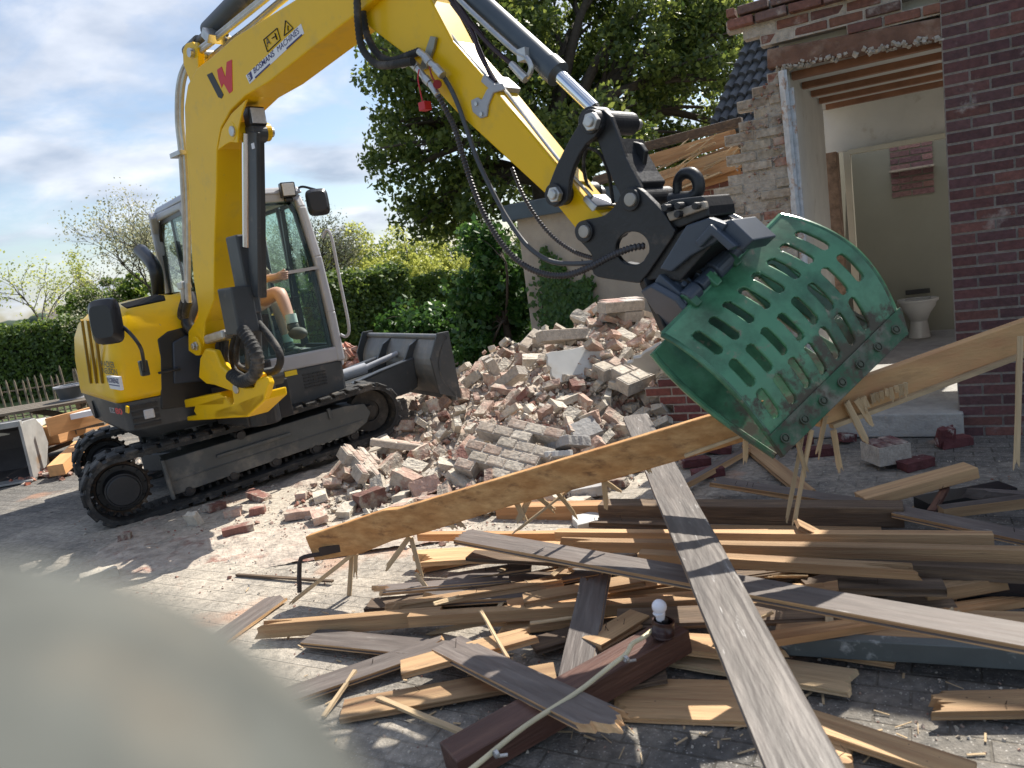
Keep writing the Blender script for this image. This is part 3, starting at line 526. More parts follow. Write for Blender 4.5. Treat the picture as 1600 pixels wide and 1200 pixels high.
# ---- tracks
def track(ofs, name='track'):
    P1 = V(194, 768, T0, TN)+TN*ofs; P2 = V(586, 644, T0, TN)+TN*ofs; E1 = unit(P2-P1); Z1 = unit(np.cross(E1, TN)); Z1 = Z1 if Z1[2] > 0 else -Z1
    Lc = np.linalg.norm(P2-P1); r1, r2 = .262, .235; path = []
    for t in np.linspace(math.pi/2, 3*math.pi/2, 22): path.append(P1+E1*r1*math.cos(t)+Z1*r1*math.sin(t))
    for s in np.linspace(0.06, .94, 14): path.append(P1+E1*Lc*s-Z1*(r1+(r2-r1)*s))
    for t in np.linspace(-math.pi/2, math.pi/2, 20): path.append(P2+E1*r2*math.cos(t)+Z1*r2*math.sin(t))
    for s in np.linspace(.94, .06, 14): path.append(P1+E1*Lc*s+Z1*(r1+(r2-r1)*s-.022*math.sin(math.pi*s)))
    path = np.array(path); W_ = .40; n = len(path); mb = MB(); th = .03
    cum = [0]
    for i in range(n): cum.append(cum[-1]+np.linalg.norm(path[(i+1) % n]-path[i]))
    tot = cum[-1]; cp = (P1+P2)/2
    def at(s):
        s %= tot; i = int(np.searchsorted(cum, s, 'right'))-1; i = min(i, n-1); f = (s-cum[i])/(cum[i+1]-cum[i]); a = path[i]; b = path[(i+1) % n]; p = a*(1-f)+b*f; d = unit(b-a); o = np.cross(d, TN)
        pn = path[i-1]; return p, d, o
    if np.dot(at(5*tot/200)[2], at(5*tot/200)[0]-P1) < 0: sg = -1
    else: sg = 1
    vs = []; N = 150
    for k in range(N):
        p, d, o = at(k*tot/N); o = o*sg
        for w_, h in ((0, 0), (0, -th), (W_, -th), (W_, 0)): vs.append(p+TN*w_+o*h)
    mb.add(vs, [(k*4+j, k*4+(j+1) % 4, ((k+1) % N)*4+(j+1) % 4, ((k+1) % N)*4+j) for k in range(N) for j in range(4)])
    root = mb.build(name, RUB, ex)
    lug = MB(); NL = 44
    for k in range(NL):
        for half in (0, 1):
            p, d, o = at((k+.5*half)*tot/NL); o = o*sg; w0 = 0.0 if half == 0 else .16; p = p+o*.012
            # a tread bar with a chamfer, alternating sides, that wraps over the belt's edge
            a = p+TN*(w0-.004); b = p+TN*(w0+.244)
            A = [a-d*.048-o*.006, a-d*.034+o*.014, a+d*.034+o*.014, a+d*.048-o*.006]; lug.prism(A, (b-a))
            if half == 0: lug.box(p+TN*.03-o*.0, (d, TN, o), (.1, .06, .034))
            else: lug.box(p+TN*(W_-.03)-o*.0, (d, TN, o), (.1, .06, .034))
    lug.build('tread_bars', RUB, root, bevel=.004, seg=1)
    dr = MB()
    for k in range(NL*2):
        p, d, o = at(k*tot/(NL*2)); o = o*sg; dr.box(p+TN*.2-o*.045, (d, TN, o), (.025, .07, .035))
    dr.build('drive_lugs', RUB, root)
    # sprocket with teeth, hub
    sp = MB(); c = P1+TN*.2; sp.ring(c, TN, .205, .13, .05, 40)
    for k in range(21):
        t = 2*math.pi*k/21; q = E1*math.cos(t)+Z1*math.sin(t); tt = -E1*math.sin(t)+Z1*math.cos(t)
        sp.prism([c-TN*.02+q*.2-tt*.018, c-TN*.02+q*.2+tt*.018, c-TN*.02+q*.228+tt*.006, c-TN*.02+q*.228-tt*.006], TN*.04)
    sp.build('sprocket', mk('worn_rust_steel', (.07, .045, .03), .7, metal=.3, var=.4, scale=12, col2=(.25, .2, .15), c2s=14, c2r=(.55, .7)), root, smooth=True)
    hb = MB(); hb.cyl(c-TN*.17, c+TN*.1, .135, .145, 32); hb.cyl(c-TN*.185, c-TN*.17, .115, .125, 32)
    for k in range(10):
        t = 2*math.pi*k/10; q = E1*math.cos(t)+Z1*math.sin(t); hb.cyl(c-TN*.045+q*.168, c-TN*.02+q*.168, .011, .011, 6)
    hb.cyl(c-TN*.04, c-TN*.02, .185, .185, 32)
    hb.build('wheel_hub', BLK, root, smooth=True, bevel=.006)
    idl = MB(); c2 = P2+TN*.2; idl.ring(c2, TN, .19, .1, .11, 36); idl.cyl(c2-TN*.1, c2+TN*.1, .055, .055, 20); idl.cyl(c2-TN*.03, c2+TN*.03, .15, .15, 32); idl.build('idler_wheel', mk('dusty_dark_steel', (.04, .035, .03), .75, var=.3, scale=8, col2=(.12, .1, .08), c2s=6, c2r=(.5, .7)), root, smooth=True)
    # side beam
    fr = MB(); z0 = Z1
    def q(s, z, w_): return P1+E1*s+Z1*z+TN*w_
    prof = [(.33, .13), (.33, -.165), (Lc-.22, -.14), (Lc-.08, -.08), (Lc-.02, .0), (Lc-.06, .095), (Lc-.25, .125)]
    fr.prism([q(s, z, .055) for s, z in prof], TN*.29)
    fr.box(q(.32, -.02, .045), (E1, TN, Z1), (.028, .1, .33)); fr.bar(q(.72, .035, .045), q(1.35, .035, .045), .03, .03, up=Z1)
    fr.bar(q(.36, -.05, .052), q(Lc-.12, -.045, .052), .012, .012, up=Z1); fr.box(q(1.72, .1, .05), (E1, TN, Z1), (.03, .04, .1))
    fr.build('track_beam', mk('dusty_grey_paint', (.075, .08, .08), .5, var=.2, scale=3, col2=(.26, .23, .19), c2s=3.5, c2r=(.5, .8), bump=.05), root, bevel=.012)
    for k in range(5):
        rl = MB(); c3 = q(.45+k*.36, -.165, .2); rl.cyl(c3-TN*.13, c3+TN*.13, .052, .052, 18); rl.cyl(c3-TN*.15, c3-TN*.13, .03, .035, 14); rl.build('track_roller', BLK, root, smooth=True)
    for s in (.95,):
        rl = MB(); c3 = q(s, .145, .2); rl.cyl(c3-TN*.13, c3+TN*.13, .045, .045, 18); rl.cyl(c3-TN*.16, c3-TN*.13, .035, .04, 16); rl.build('carrier_roller', BLK, root, smooth=True)
    return P1, P2, E1, Z1, Lc
P1, P2, E1, Z1, Lc = track(0.0); track(1.5)
mb = MB(); cc = (P1+P2)/2+TN*.95
mb.box(cc+UZ*.02, (E1, TN, Z1), (1.1, 1.25, .22)); mb.cyl(cc+UZ*.1, cc+UZ*.33, .42, .42, 36)
for s in (-.75, .75): mb.bar(cc+E1*s*.5-TN*.5, cc+E1*s-TN*.0, .2, .16)
mb.build('undercarriage_frame', DGREY, ex, bevel=.01)
# ---- dozer blade at the far end of the tracks
def bw(x, y, s): return V(x, y, T0+TH*s, TH)
be = P2+TH*.68; bq = lambda w_, z, s=0.: vec(be[0], be[1], 0)+TN*w_+UZ*z+TH*s
zt_ = 1.00; bl = MB(); prof = []
for t in np.linspace(0, 1, 12): prof.append((.02+.13*(1-math.sin(math.pi*t))-.0, .42+.58*t-.02))
vs = [bq(-.02, z, s) for s, z in prof]+[bq(-.02, z, s-.025) for s, z in prof[::-1]]
bl.prism(vs, TN*1.98)
bl.cyl(bq(-.02, zt_-.03, .12), bq(1.96, zt_-.03, .12), .03, .03, 14); bl.bar(bq(-.02, .40, .15), bq(1.96, .40, .15), .02, .1)
blade = bl.build('dozer_blade', mk('dusty_blade_paint', (.14, .145, .15), .45, var=.2, scale=4, col2=(.24, .22, .19), c2s=5, c2r=(.5, .75)), ex, bevel=.004)
for w_ in (-.02, 1.93):
    sp = MB(); sp.prism([bq(w_, .36, .2), bq(w_, 1.02, .17), bq(w_, 1.02, .05), bq(w_, .8, -.06), bq(w_, .45, -.02)], TN*.03); s_ = sp.build('end_plate', DGREY, blade, bevel=.006)
for w_ in (.55, 1.25):
    sp = MB(); sp.prism([bq(w_, .5, .02), bq(w_, .95, .1), bq(w_, .9, .0), bq(w_, .6, -.18), bq(w_, .45, -.3)], TN*.03); sp.build('gusset', DGREY, blade)
ar = MB()
for w_ in (.5, 1.3):
    a = cc+TH*.35+TN*(w_-.95)*.9+UZ*.05; b = bq(w_, .58, .0); ar.prism([a+UZ*.09, a-UZ*.09, b-UZ*.14-TH*.1, b-UZ*.1, b+UZ*.2, b+UZ*.14-TH*.35], TN*.1)
ar.prism([bq(.5, .6, -.1), bq(1.4, .6, -.1), bq(1.3, .52, -.75), bq(.6, .52, -.75)], UZ*.03)
ar.build('blade_arm', DGREY, ex, bevel=.01)
cy = MB(); cy.cyl(cc+TH*.5+UZ*.28, bq(.95, .72, -.35), .055, .055, 18); cy.cyl(bq(.95, .72, -.35), bq(.95, .8, .02), .03, .03, 14); cy.build('blade_cylinder', LGREY, ex, smooth=True)
# ---- upper body: rounded footprint lofted through heights
VR = -1.84
def foot(u0, u1, v0, v1, rad, z, rf=.1, n=7):
    P = []
    for (cu, cv, a0, rr) in ((u1-rf, v1-rf, 0, rf), (u0+rad, v1-rad, 90, rad), (u0+rad, v0+rad, 180, rad), (u1-rf, v0+rf, 270, rf)):
        for a in np.linspace(a0, a0+90, n): P.append(M_(cu+rr*math.cos(R(a)), cv+rr*math.sin(R(a)), z))
    return P
def loft(mb, rings, cap=True):
    n = len(rings[0]); mb.add([p for r_ in rings for p in r_], [(i*n+j, i*n+(j+1) % n, (i+1)*n+(j+1) % n, (i+1)*n+j) for i in range(len(rings)-1) for j in range(n)]+([tuple(range(n))[::-1], tuple(range((len(rings)-1)*n, len(rings)*n))] if cap else []))
UR = -1.86
mb = MB(); loft(mb, [foot(UR+.3, -.06, VR+.12, -.1, .22, .62, .1), foot(UR+.1, 0, VR+.03, 0, .24, .70, .1), foot(UR-.01, .0, VR, 0, .22, .93, .1)])
cw = mb.build('counterweight', DGREY, ex, smooth=True, bevel=.008)
mb = MB(); loft(mb, [foot(UR-.0, .0, VR-.01, -1.02, .22, .935, .1), foot(UR-.01, .01, VR-.012, -1.02, .22, .98, .1), foot(UR-.02, .01, VR-.0, -1.02, .24, 1.25, .1), foot(UR+.0, -.0, VR+.03, -1.02, .25, 1.45, .12), foot(UR+.06, -.03, VR+.08, -1.03, .25, 1.57, .14), foot(UR+.16, -.08, VR+.17, -1.04, .22, 1.65, .17), foot(UR+.32, -.18, VR+.34, -1.06, .2, 1.70, .2), foot(UR+.5, -.35, VR+.5, -1.1, .1, 1.72, .2)])
hood = mb.build('engine_hood', YEL, ex, smooth='all')
mb = MB(); loft(mb, [foot(UR, -1.33, -1.0, -.12, .1, .935, .05), foot(UR+.02, -1.33, -1.0, -.12, .1, 1.4, .05), foot(UR+.12, -1.33, -1.0, -.16, .1, 1.58, .05)]); mb.build('rear_cover', YEL, ex, smooth='all')
# hood details: louvres, vent on top, dark front panel, lettering
q0 = mv(150, 475, VR)
def side(x, y, o=.016): return mv(x, y, VR-o)
lv = MB()
for k, x in enumerate((134, 143, 152)):
    u_ = -1.43+.075*k; lv.bar(side(x-6, 500), side(x+8, 598), .03, .02, up=EW)
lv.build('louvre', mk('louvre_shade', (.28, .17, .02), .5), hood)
vt = MB(); vt.prism([mv(190, 477, VR+.19), mv(199, 483, VR+.13), mv(260, 470, VR+.22), mv(258, 463, VR+.32), mv(246, 462, VR+.33)], UZ*.012-EW*.01); vt.build('air_vent', mk('matt_black', (.008, .008, .009), .95, spec=.1), hood, bevel=.01)
pn = MB(); pn.prism([mu(252, 640, .012), mu(250, 560, .012), mu(246, 530, .012), mu(262, 518, .012), mu(300, 508, .012), mu(420, 490, .012), mu(420, 620, .012)], -EF*.02); pn.build('front_cover', DPLASTIC, ex, bevel=.01)
pn = MB(); pn.prism([mu(272, 600, .03), mu(270, 535, .03), mu(290, 524, .03), mu(330, 520, .03), mu(330, 595, .03)], -EF*.02); pn.build('tool_box_lid', mk('dark_blue_plastic', (.03, .04, .06), .45), ex, bevel=.015)
hd = MB(); a = mu(247, 583, .05); hd.bar(a, mu(282, 576, .05), .03, .02); hd.build('hood_handle', DPLASTIC, ex, bevel=.008)
ed = -EF*0+EF
def sidetext(s, x, y, size, mat, name, bold=0., sl=0.): 
    t = MB(); o = mv(x, y, VR-.016); textmesh(t, s, o, EF+UZ*sl, UZ, size, bold=bold); t.build(name, mat, hood)
def ptext(txt, p0, p1, hgt, mat, name, par, bold=0., out=None):
    """lettering stretched between two points of a flat face"""
    e = unit(p1-p0); t = MB(); textmesh(t, txt, (0, 0, 0), (1, 0, 0), (0, 1, 0), 1., bold=bold); A = np.array(t.v); k = np.linalg.norm(p1-p0)/A[:, 0].max(); hk = hgt/.7
    t.v = [tuple(p0+e*q[0]*k+UZ*q[1]*hk) for q in A]; return t.build(name, mat, par)
SO_ = VR-.03
def sp_(x, y, o=0.): return mv(x, y, SO_-o)
ptext('WACKER', sp_(158, 572), sp_(180, 575), .045, BLACKINK, 'lettering', hood, .02); ptext('NEUSON', sp_(161, 583), sp_(184, 586), .045, BLACKINK, 'lettering', hood, .02)
st = MB(); st.prism([sp_(166, 587), sp_(185, 589), sp_(189, 610), sp_(172, 607)], EW*.02); st.build('sticker', WHITE, hood)
ptext('FLORENZ', sp_(168, 597, .003), sp_(186, 599.5, .003), .036, NAVY, 'sticker_lettering', hood, .02)
t = MB(); t.prism([sp_(170, 600, .002), sp_(186.5, 602.5, .002), sp_(187, 604, .002), sp_(170.5, 601.6, .002)], EW*.001); t.build('sticker_line', NAVY, hood)
ptext('EZ', sp_(172, 644), sp_(180, 645.5), .04, LGREY, 'model_letters', cw, .01); ptext('80', sp_(181, 646), sp_(192, 648), .045, REDINK, 'model_number', cw, .03)
t = MB(); t.prism([sp_(196, 634), sp_(200, 636), sp_(200, 646), sp_(196, 644)], EW*.01); t.build('yellow_sticker', YEL, cw)
lv = MB()
for k in range(4): lv.box(M_(-1.45+.07*k, VR+.012+.02*(3-k)*.6, .80), (EF, EW, UZ), (.025, .03, .16))
lv.build('cooling_slot', BLK, cw)
t = MB()
for k in range(4): t.box(M_(.004, VR+.165, .88-.05*k), (EW, EF, UZ), (.2, .012, .03))
t.build('front_grille', BLK, cw); t = MB(); t.box(M_(.008, VR+.19, .81), (EW, EF, UZ), (.08, .02, .075)); t.build('reversing_lamp', LENS, cw, bevel=.01)
# cab floor / lower grey panel
def fr_(x, y, o=0.): return mu(x, y, o)
mb = MB(); mb.prism([M_(.04, -.78, .62), M_(.04, .02, .58), M_(.04, .02, .94), M_(.04, -.78, .94)], -EF*1.2); pf = mb.build('cab_base', DGREY, ex, bevel=.03)
gr = MB()
for k in range(5):
    for j in range(5): gr.box(M_(.043, -.36+.045*k, .86-.028*j), (EW, EF, UZ), (.035, .012, .012))
for k in range(4): gr.box(M_(.043, -.56, .76-.022*k), (EW, EF, UZ), (.07-.0*k, .012, .008))
gr.build('grille_slot', BLK, pf)
t = MB(); t.box(M_(.045, -.66, .89), (EW, EF, UZ), (.13, .012, .05)); t.box(M_(.045, -.48, .90), (EW, EF, UZ), (.11, .012, .045)); t.build('warning_sticker', mk('yellow_vinyl', (.75, .55, .02), .4), pf)
# ---- cab
CT = mv(460, 312, 0.); ut = float(np.dot(CT-K0, EF)); ZT = 2.47; ut = -.26; CWD = -.98; UB = -1.3
def post(mb, pts, r=.042, up=None):
    mb.tube(pts, r, 8, 3)
cab = MB()
AL = [M_(.03, .0, .92), M_(.0, .0, 1.35), M_(-.08, -.0, 1.85), M_(-.2, -.01, 2.3), M_(ut, -.02, ZT-.06)]
AR = [p+EW*(CWD+.0) for p in AL]
for A, s in ((AL, 1), (AR, -1)):
    for i in range(len(A)-1): cab.bar(A[i], A[i+1]+unit(A[i+1]-A[i])*.02, .085, .075, up=EW)
BL = [M_(UB, .0, .92), M_(UB-.02, -.0, 1.7), M_(UB+.06, -.03, 2.3), M_(UB+.2, -.06, ZT-.04)]
for s, o in ((1, 0), (-1, CWD)):
    A = [p+EW*o for p in BL]
    for i in range(len(A)-1): cab.bar(A[i], A[i+1]+unit(A[i+1]-A[i])*.02, .085, .075, up=EW)
for o in (0, CWD):
    cab.bar(M_(.03, o, .95), M_(UB, o, .95), .08, .16); cab.bar(M_(ut, o*.98-.02*(o == 0), ZT-.05), M_(UB+.2, o*.98-.02, ZT-.05), .09, .07)
cab.bar(M_(.035, 0, .99), M_(.035, CWD, .99), .05, .13); cab.bar(M_(ut, 0, ZT-.05), M_(ut, CWD, ZT-.05), .09, .08); cab.bar(M_(UB, 0, 1.55), M_(UB, CWD, 1.55), .06, .1); cab.bar(M_(UB+.18, 0, ZT-.06), M_(UB+.18, CWD, ZT-.06), .06, .08)
cab = cab.build('cab', LGREY, ex, bevel=.02, seg=3)
rf = MB(); loft(rf, [[M_(u, v, z) for u, v in ((ut+.06, .04), (UB+.1, .04), (UB-.02, -.06), (UB-.02, CWD+.06), (UB+.1, CWD-.04), (ut+.06, CWD-.04))] for z in (ZT-.02,)]+[[M_(u, v, ZT+.045) for u, v in ((ut+.02, .01), (UB+.14, .01), (UB+.06, -.1), (UB+.06, CWD+.1), (UB+.14, CWD-.01), (ut+.02, CWD-.01))]]); rf.build('roof', LGREY, cab, bevel=.02)
dk = MB()      # black seals round the panes
def loop(mb, pts, r): 
    for i in range(len(pts)): mb.bar(pts[i], pts[(i+1) % len(pts)], r, r*.8, up=EF)
loop(dk, [M_(.0, -.06, 1.06), M_(-.03, -.06, 1.35), M_(-.1, -.06, 1.85), M_(-.22, -.07, 2.28), M_(-.27, -.1, 2.38), M_(-.27, CWD+.1, 2.38), M_(-.1, CWD+.06, 1.85), M_(.0, CWD+.06, 1.06)], .035)
loop(dk, [M_(-.06, CWD, 1.06), M_(-.18, CWD, 1.85), M_(-.33, CWD, 2.37), M_(UB+.22, CWD, 2.37), M_(UB+.06, CWD, 2.2), M_(UB+.05, CWD, 1.6), M_(UB+.05, CWD, 1.06)], .04)
loop(dk, [M_(-.06, 0, 1.06), M_(-.18, 0, 1.85), M_(-.33, -.02, 2.37), M_(-.62, -.02, 2.37), M_(-.66, -.02, 1.7), M_(-.66, 0, 1.06)], .04)
loop(dk, [M_(-.74, 0, 1.06), M_(-.74, 0, 1.7), M_(-.72, -.02, 2.37), M_(UB+.22, -.03, 2.37), M_(UB+.06, -.02, 2.2), M_(UB+.05, 0, 1.06)], .035)
dk.bar(M_(-.75, CWD, 1.06), M_(-.73, CWD, 2.38), .05, .03, up=EW)
dk.build('window_seal', DPLASTIC, cab)
gl = [[M_(.02, -.05, 1.05), M_(-.05, -.05, 1.74), M_(-.05, CWD+.05, 1.74), M_(.02, CWD+.05, 1.05)], [M_(-.06, -.05, 1.76), M_(-.23, -.06, 2.4), M_(-.23, CWD+.05, 2.4), M_(-.06, CWD+.05, 1.76)],
      [M_(-.04, CWD-.01, 1.06), M_(-.3, CWD-.01, 2.38), M_(-.73, CWD-.01, 2.38), M_(-.73, CWD-.01, 1.06)], [M_(-.76, CWD-.01, 1.06), M_(-.76, CWD-.01, 2.38), M_(UB+.2, CWD-.01, 2.38), M_(UB+.02, CWD-.01, 1.06)],
      [M_(-.04, 0, 1.06), M_(-.3, -.01, 2.38), M_(-.64, -.01, 2.38), M_(-.66, 0, 1.06)], [M_(-.74, 0, 1.06), M_(-.73, -.01, 2.38), M_(UB+.2, -.02, 2.38), M_(UB+.02, 0, 1.06)]]
for q in gl:
    b = MB(); nn = unit(np.cross(q[1]-q[0], q[2]-q[0])); b.prism(q, nn*.005); b.build('window', GLASS, cab)
b = MB(); b.bar(M_(-.015, -.02, 1.77), M_(-.015, CWD+.02, 1.73), .03, .028); b.build('windscreen_bar', LGREY, cab)
b = MB(); b.tube([M_(.0, .05, 2.02), M_(.03, .09, 2.08), M_(.08, .1, 2.0), M_(.12, .09, 1.6), M_(.14, .09, 1.22), M_(.1, .07, 1.13), M_(.05, .04, 1.15)], .014, 8, 4); b.build('grab_handle', LGREY, cab, smooth=True)
b = MB(); b.bar(M_(-.36, .03, 1.95), M_(-.36, .03, 1.65), .03, .03, up=EW); b.build('door_handle', DPLASTIC, cab)
# interior: seat, consoles
b = MB(); b.box(M_(-.72, -.49, 1.33), (EF, EW, UZ), (.5, .5, .13)); b.box(M_(-.98, -.49, 1.68), (unit(EF-UZ*.0+EF*0), EW, UZ), (.12, .46, .65)); b.box(M_(-.7, -.49, 1.1), (EF, EW, UZ), (.45, .4, .35)); b.build('operator_seat', DPLASTIC, cab, bevel=.04)
for v in (-.82, -.16):
    b = MB(); b.box(M_(-.62, v, 1.48), (EF, EW, UZ), (.42, .12, .12)); b.cyl(M_(-.42, v, 1.5), M_(-.38, v, 1.72), .012, .012, 8); b.ell(M_(-.38, v, 1.76), (.028, .028, .06)); b.build('joystick_console', DPLASTIC, cab, bevel=.02)
b = MB(); b.cyl(M_(-.25, -.44, 1.0), M_(-.33, -.44, 1.66), .012, .012, 8); b.cyl(M_(-.22, -.54, 1.0), M_(-.3, -.54, 1.66), .012, .012, 8); b.box(M_(-.17, -.42, 1.01), (EF, EW, UZ), (.14, .1, .03)); b.box(M_(-.17, -.58, 1.01), (EF, EW, UZ), (.14, .1, .03)); b.build('pedal_lever', STEEL, cab)
# work lights and mirrors
def lamp(c, f, parent, s=.1):
    x, y, z = frame(f); b = MB(); b.box(c, (x, y, z), (s*.7, s, s)); b.box(c-z*s*.62-x*.02, (x, y, z), (s*.3, s*.6, s*.3)); o = b.build('work_light', DPLASTIC, parent, bevel=.012); b = MB(); b.box(c+x*s*.36, (x, y, z), (.012, s*.8, s*.8)); b.build('lens', LENS, o, bevel=.004)
lamp(mv(449, 297, -.12), unit(EF*.6+EW*-.1), ex, .13)
lamp(mv(247, 392, -1.2), unit(EF*.6-EW*.6), ex, .1) if False else None
def mirror(c, f, w_, h_, parent, arm):
    x, y, z = frame(f); b = MB(); n = 24; P = []
    for k, (t, s) in enumerate(((.0, .86), (.02, 1), (.05, .96), (.08, .7))):
        P += [c-x*t+y*w_/2*s*math.copysign(abs(math.cos(a))**.45, math.cos(a))+z*h_/2*s*math.copysign(abs(math.sin(a))**.45, math.sin(a)) for a in np.linspace(0, 2*math.pi, n, endpoint=False)]
    b.add(P, [(i*n+j, i*n+(j+1) % n, (i+1)*n+(j+1) % n, (i+1)*n+j) for i in range(3) for j in range(n)]+[tuple(range(n))[::-1], tuple(range(3*n, 4*n))]); o = b.build('mirror', DPLASTIC, parent, smooth=True)
    b = MB(); P = [c+x*.003+y*w_/2*.8*math.copysign(abs(math.cos(a))**.45, math.cos(a))+z*h_/2*.8*math.copysign(abs(math.sin(a))**.45, math.sin(a)) for a in np.linspace(0, 2*math.pi, n, endpoint=False)]
    b.prism(P, -x*.002); b.build('mirror_glass', CHROME, o); b = MB(); b.tube(arm, .011, 8, 4); b.build('mirror_arm', DPLASTIC, o, smooth=True)
mc = mv(496, 317, .10); mirror(mc, unit(-EF*.8+EW*.25-UZ*.1), .2, .24, ex, [mv(459, 300, .0), mv(470, 292, .03), mv(484, 294, .08), mv(498, 300, .1), mc])
mc2 = M_(-.62, VR-.16, 1.52); mc2 = mv(171, 502, VR-.2); mirror(mc2, unit(vec(.1, .95, -.05)), .19, .27, ex, [mv(171, 500, VR-.15), mv(196, 514, VR-.14), mv(218, 540, VR-.1), mv(224, 562, VR-.06), mv(226, 582, VR-.02)])
b = MB(); b.box(mv(225, 575, VR-.02), (EF, EW, UZ), (.06, .05, .1)); b.build('mirror_bracket', DPLASTIC, ex, bevel=.008)
b = MB(); b.tube([mv(x, y, -1.15) for x, y in ((248, 470), (246, 440), (240, 415), (220, 392))], [.055, .058, .06, .065], 14, 5); b.build('exhaust_pipe', DPLASTIC, ex, smooth=True)
b = MB(); b.tube([mu(296, 460, -.05), mu(300, 480, .0), mu(293, 505, .05), mu(305, 520, .08)], .05, 12, 4); b.build('hose_bundle_sleeve', DPLASTIC, ex, smooth=True)
# ---- boom plane
EB = unit((.72, -.69, 0)); BN = unit((.69, .72, 0)); S0 = vec(-1.85, 5.67, 0)
def bp_(x, y, o=-.12): return V(x, y, S0+BN*o, BN)
def plate(mb, px, o, t): mb.prism([bp_(x, y, o) for x, y in px], BN*t); return mb
boomo = [(294, 548), (294, 518), (309, 495), (309, 480), (302, 435), (299, 394), (296, 325), (293, 270), (290, 233), (288, 167), (293, 133), (307, 107), (333, 87), (367, 57), (433, 17), (460, 0), (520, -42), (620, -95), (660, -85), (640, -40), (600, -15), (560, 20), (530, 42), (500, 65), (420, 128), (383, 150), (360, 173), (345, 200), (339, 233), (338, 300), (335, 380), (334, 470), (320, 504), (318, 545), (306, 556)]
b = MB(); plate(b, boomo, -.12, .24); boom = b.build('boom', YEL, ex, bevel=.008)
b = MB()       # side stiffener of the lower boom (in front of the flank towards the cylinder)
plate(b, [(340, 235), (346, 203), (361, 178), (385, 155), (378, 175), (372, 200), (371, 223), (360, 222), (352, 226)], -.134, .014); b.build('cylinder_lug', YEL, boom, bevel=.004)
b = MB(); a = bp_(361, 205, -.15); b.cyl(a, a+BN*.3, .033, .033, 20); b.build('pin', STEEL, boom, bevel=.004)
b = MB(); a = bp_(361, 205, -.137); b.cyl(a, a+BN*.27, .06, .06, 24); b.build('lug_boss', YEL, boom, bevel=.004)
b = MB(); a = bp_(306, 541, -.145); b.cyl(a, a+BN*.29, .075, .075, 24); b.build('foot_boss', YEL, boom, bevel=.006)
b = MB(); a = bp_(304, 541, -.16); b.cyl(a, a+BN*.32, .038, .038, 6); b.cyl(a-BN*.02, a, .025, .025, 16); b.build('foot_pin', STEEL, boom, bevel=.004)
# top lug with cylinder eye
b = MB(); plate(b, [(286, 100), (285, 78), (290, 68), (300, 65), (308, 75), (310, 106), (297, 128)], -.1, .05); plate(b, [(286, 100), (285, 78), (290, 68), (300, 65), (308, 75), (310, 106), (297, 128)], .05, .05); b.build('stick_cylinder_lug', YEL, boom, bevel=.006)
b = MB(); a = bp_(295, 82, -.13); b.cyl(a, a+BN*.26, .03, .03, 16); b.build('pin', STEEL, boom)
lamp(bp_(398, 183, -.02), unit(EB+UZ*-.0), boom, .12)
# decals
def btext(s, x, y, x2, y2, size, mat, name, bold=0., off=-.124, fit=None):
    o = bp_(x, y, off); e = unit(bp_(x2, y2, off)-o); u_ = unit(np.cross(BN, e)); u_ = u_ if u_[2] > 0 else -u_
    t = MB(); textmesh(t, s, o, e, u_, size, bold=bold)
    if fit:
        A = np.array(t.v)-o; xs = A@e; k = fit/xs.max(); t.v = [tuple(o+e*float(p@e)*k+u_*float(p@u_)) for p in A]
    return t.build(name, mat, boom)
b = MB(); plate(b, [(384, 118), (470, 37), (475, 52), (390, 131)], -.1225, .003); b.build('decal', WHITE, boom)
wl = float(np.linalg.norm(bp_(467, 46)-bp_(396, 112)))
btext('BOSMANS', 397, 115.5, 471, 48.5, .047, NAVY, 'decal_lettering', .012, fit=wl*.47)
mid = (397+.50*74, 115.5-.50*67); btext('MACHINES', mid[0], mid[1], mid[0]+74, mid[1]-67, .047, NAVY, 'decal_lettering', .0, fit=wl*.45)
for Q in ([(398, 120.5), (421, 99), (422, 101), (399, 122.5)], [(447, 75), (471, 53), (472, 55), (448, 77)], [(386, 117), (392, 111), (395, 122), (390, 128)]):
    b = MB(); plate(b, Q, -.1235, .002); b.build('decal_bar', NAVY, boom)
btext('B', 389, 126, 473, 50, .045, WHITE, 'decal_initial', .01, off=-.1255)
b = MB(); plate(b, [(323, 117), (331, 113), (349, 148), (346, 154), (341, 152)], -.1225, .003); b.build('logo_stroke', BLACKINK, boom)
b = MB(); plate(b, [(339, 109), (346, 104), (352, 121), (354, 97), (362, 93), (363, 142), (358, 146), (349, 130), (346, 137), (341, 122)], -.1225, .003); b.build('logo_mark', REDINK, boom)
def outline(px, w_=.5): 
    b = MB()
    for i in range(len(px)): b.bar(bp_(*px[i], -.1225), bp_(*px[(i+1) % len(px)], -.1225), .003, .006, up=BN)
    return b
b = outline([(412, 62), (433, 44), (438, 62), (418, 81)]); b.bar(bp_(430, 52, -.1225), bp_(433, 62, -.1225), .003, .012, up=BN); b.bar(bp_(425, 60, -.1225), bp_(431, 56, -.1225), .003, .008, up=BN); b.build('warning_pictogram', BLACKINK, boom)
btext('A', 417, 74, 440, 52, .07, BLACKINK, 'pictogram_letter', .0)
b = outline([(446, 32), (458, 44), (444, 56)]); b.bar(bp_(450, 40, -.1225), bp_(450, 48, -.1225), .003, .008, up=BN); b.build('warning_triangle', BLACKINK, boom)
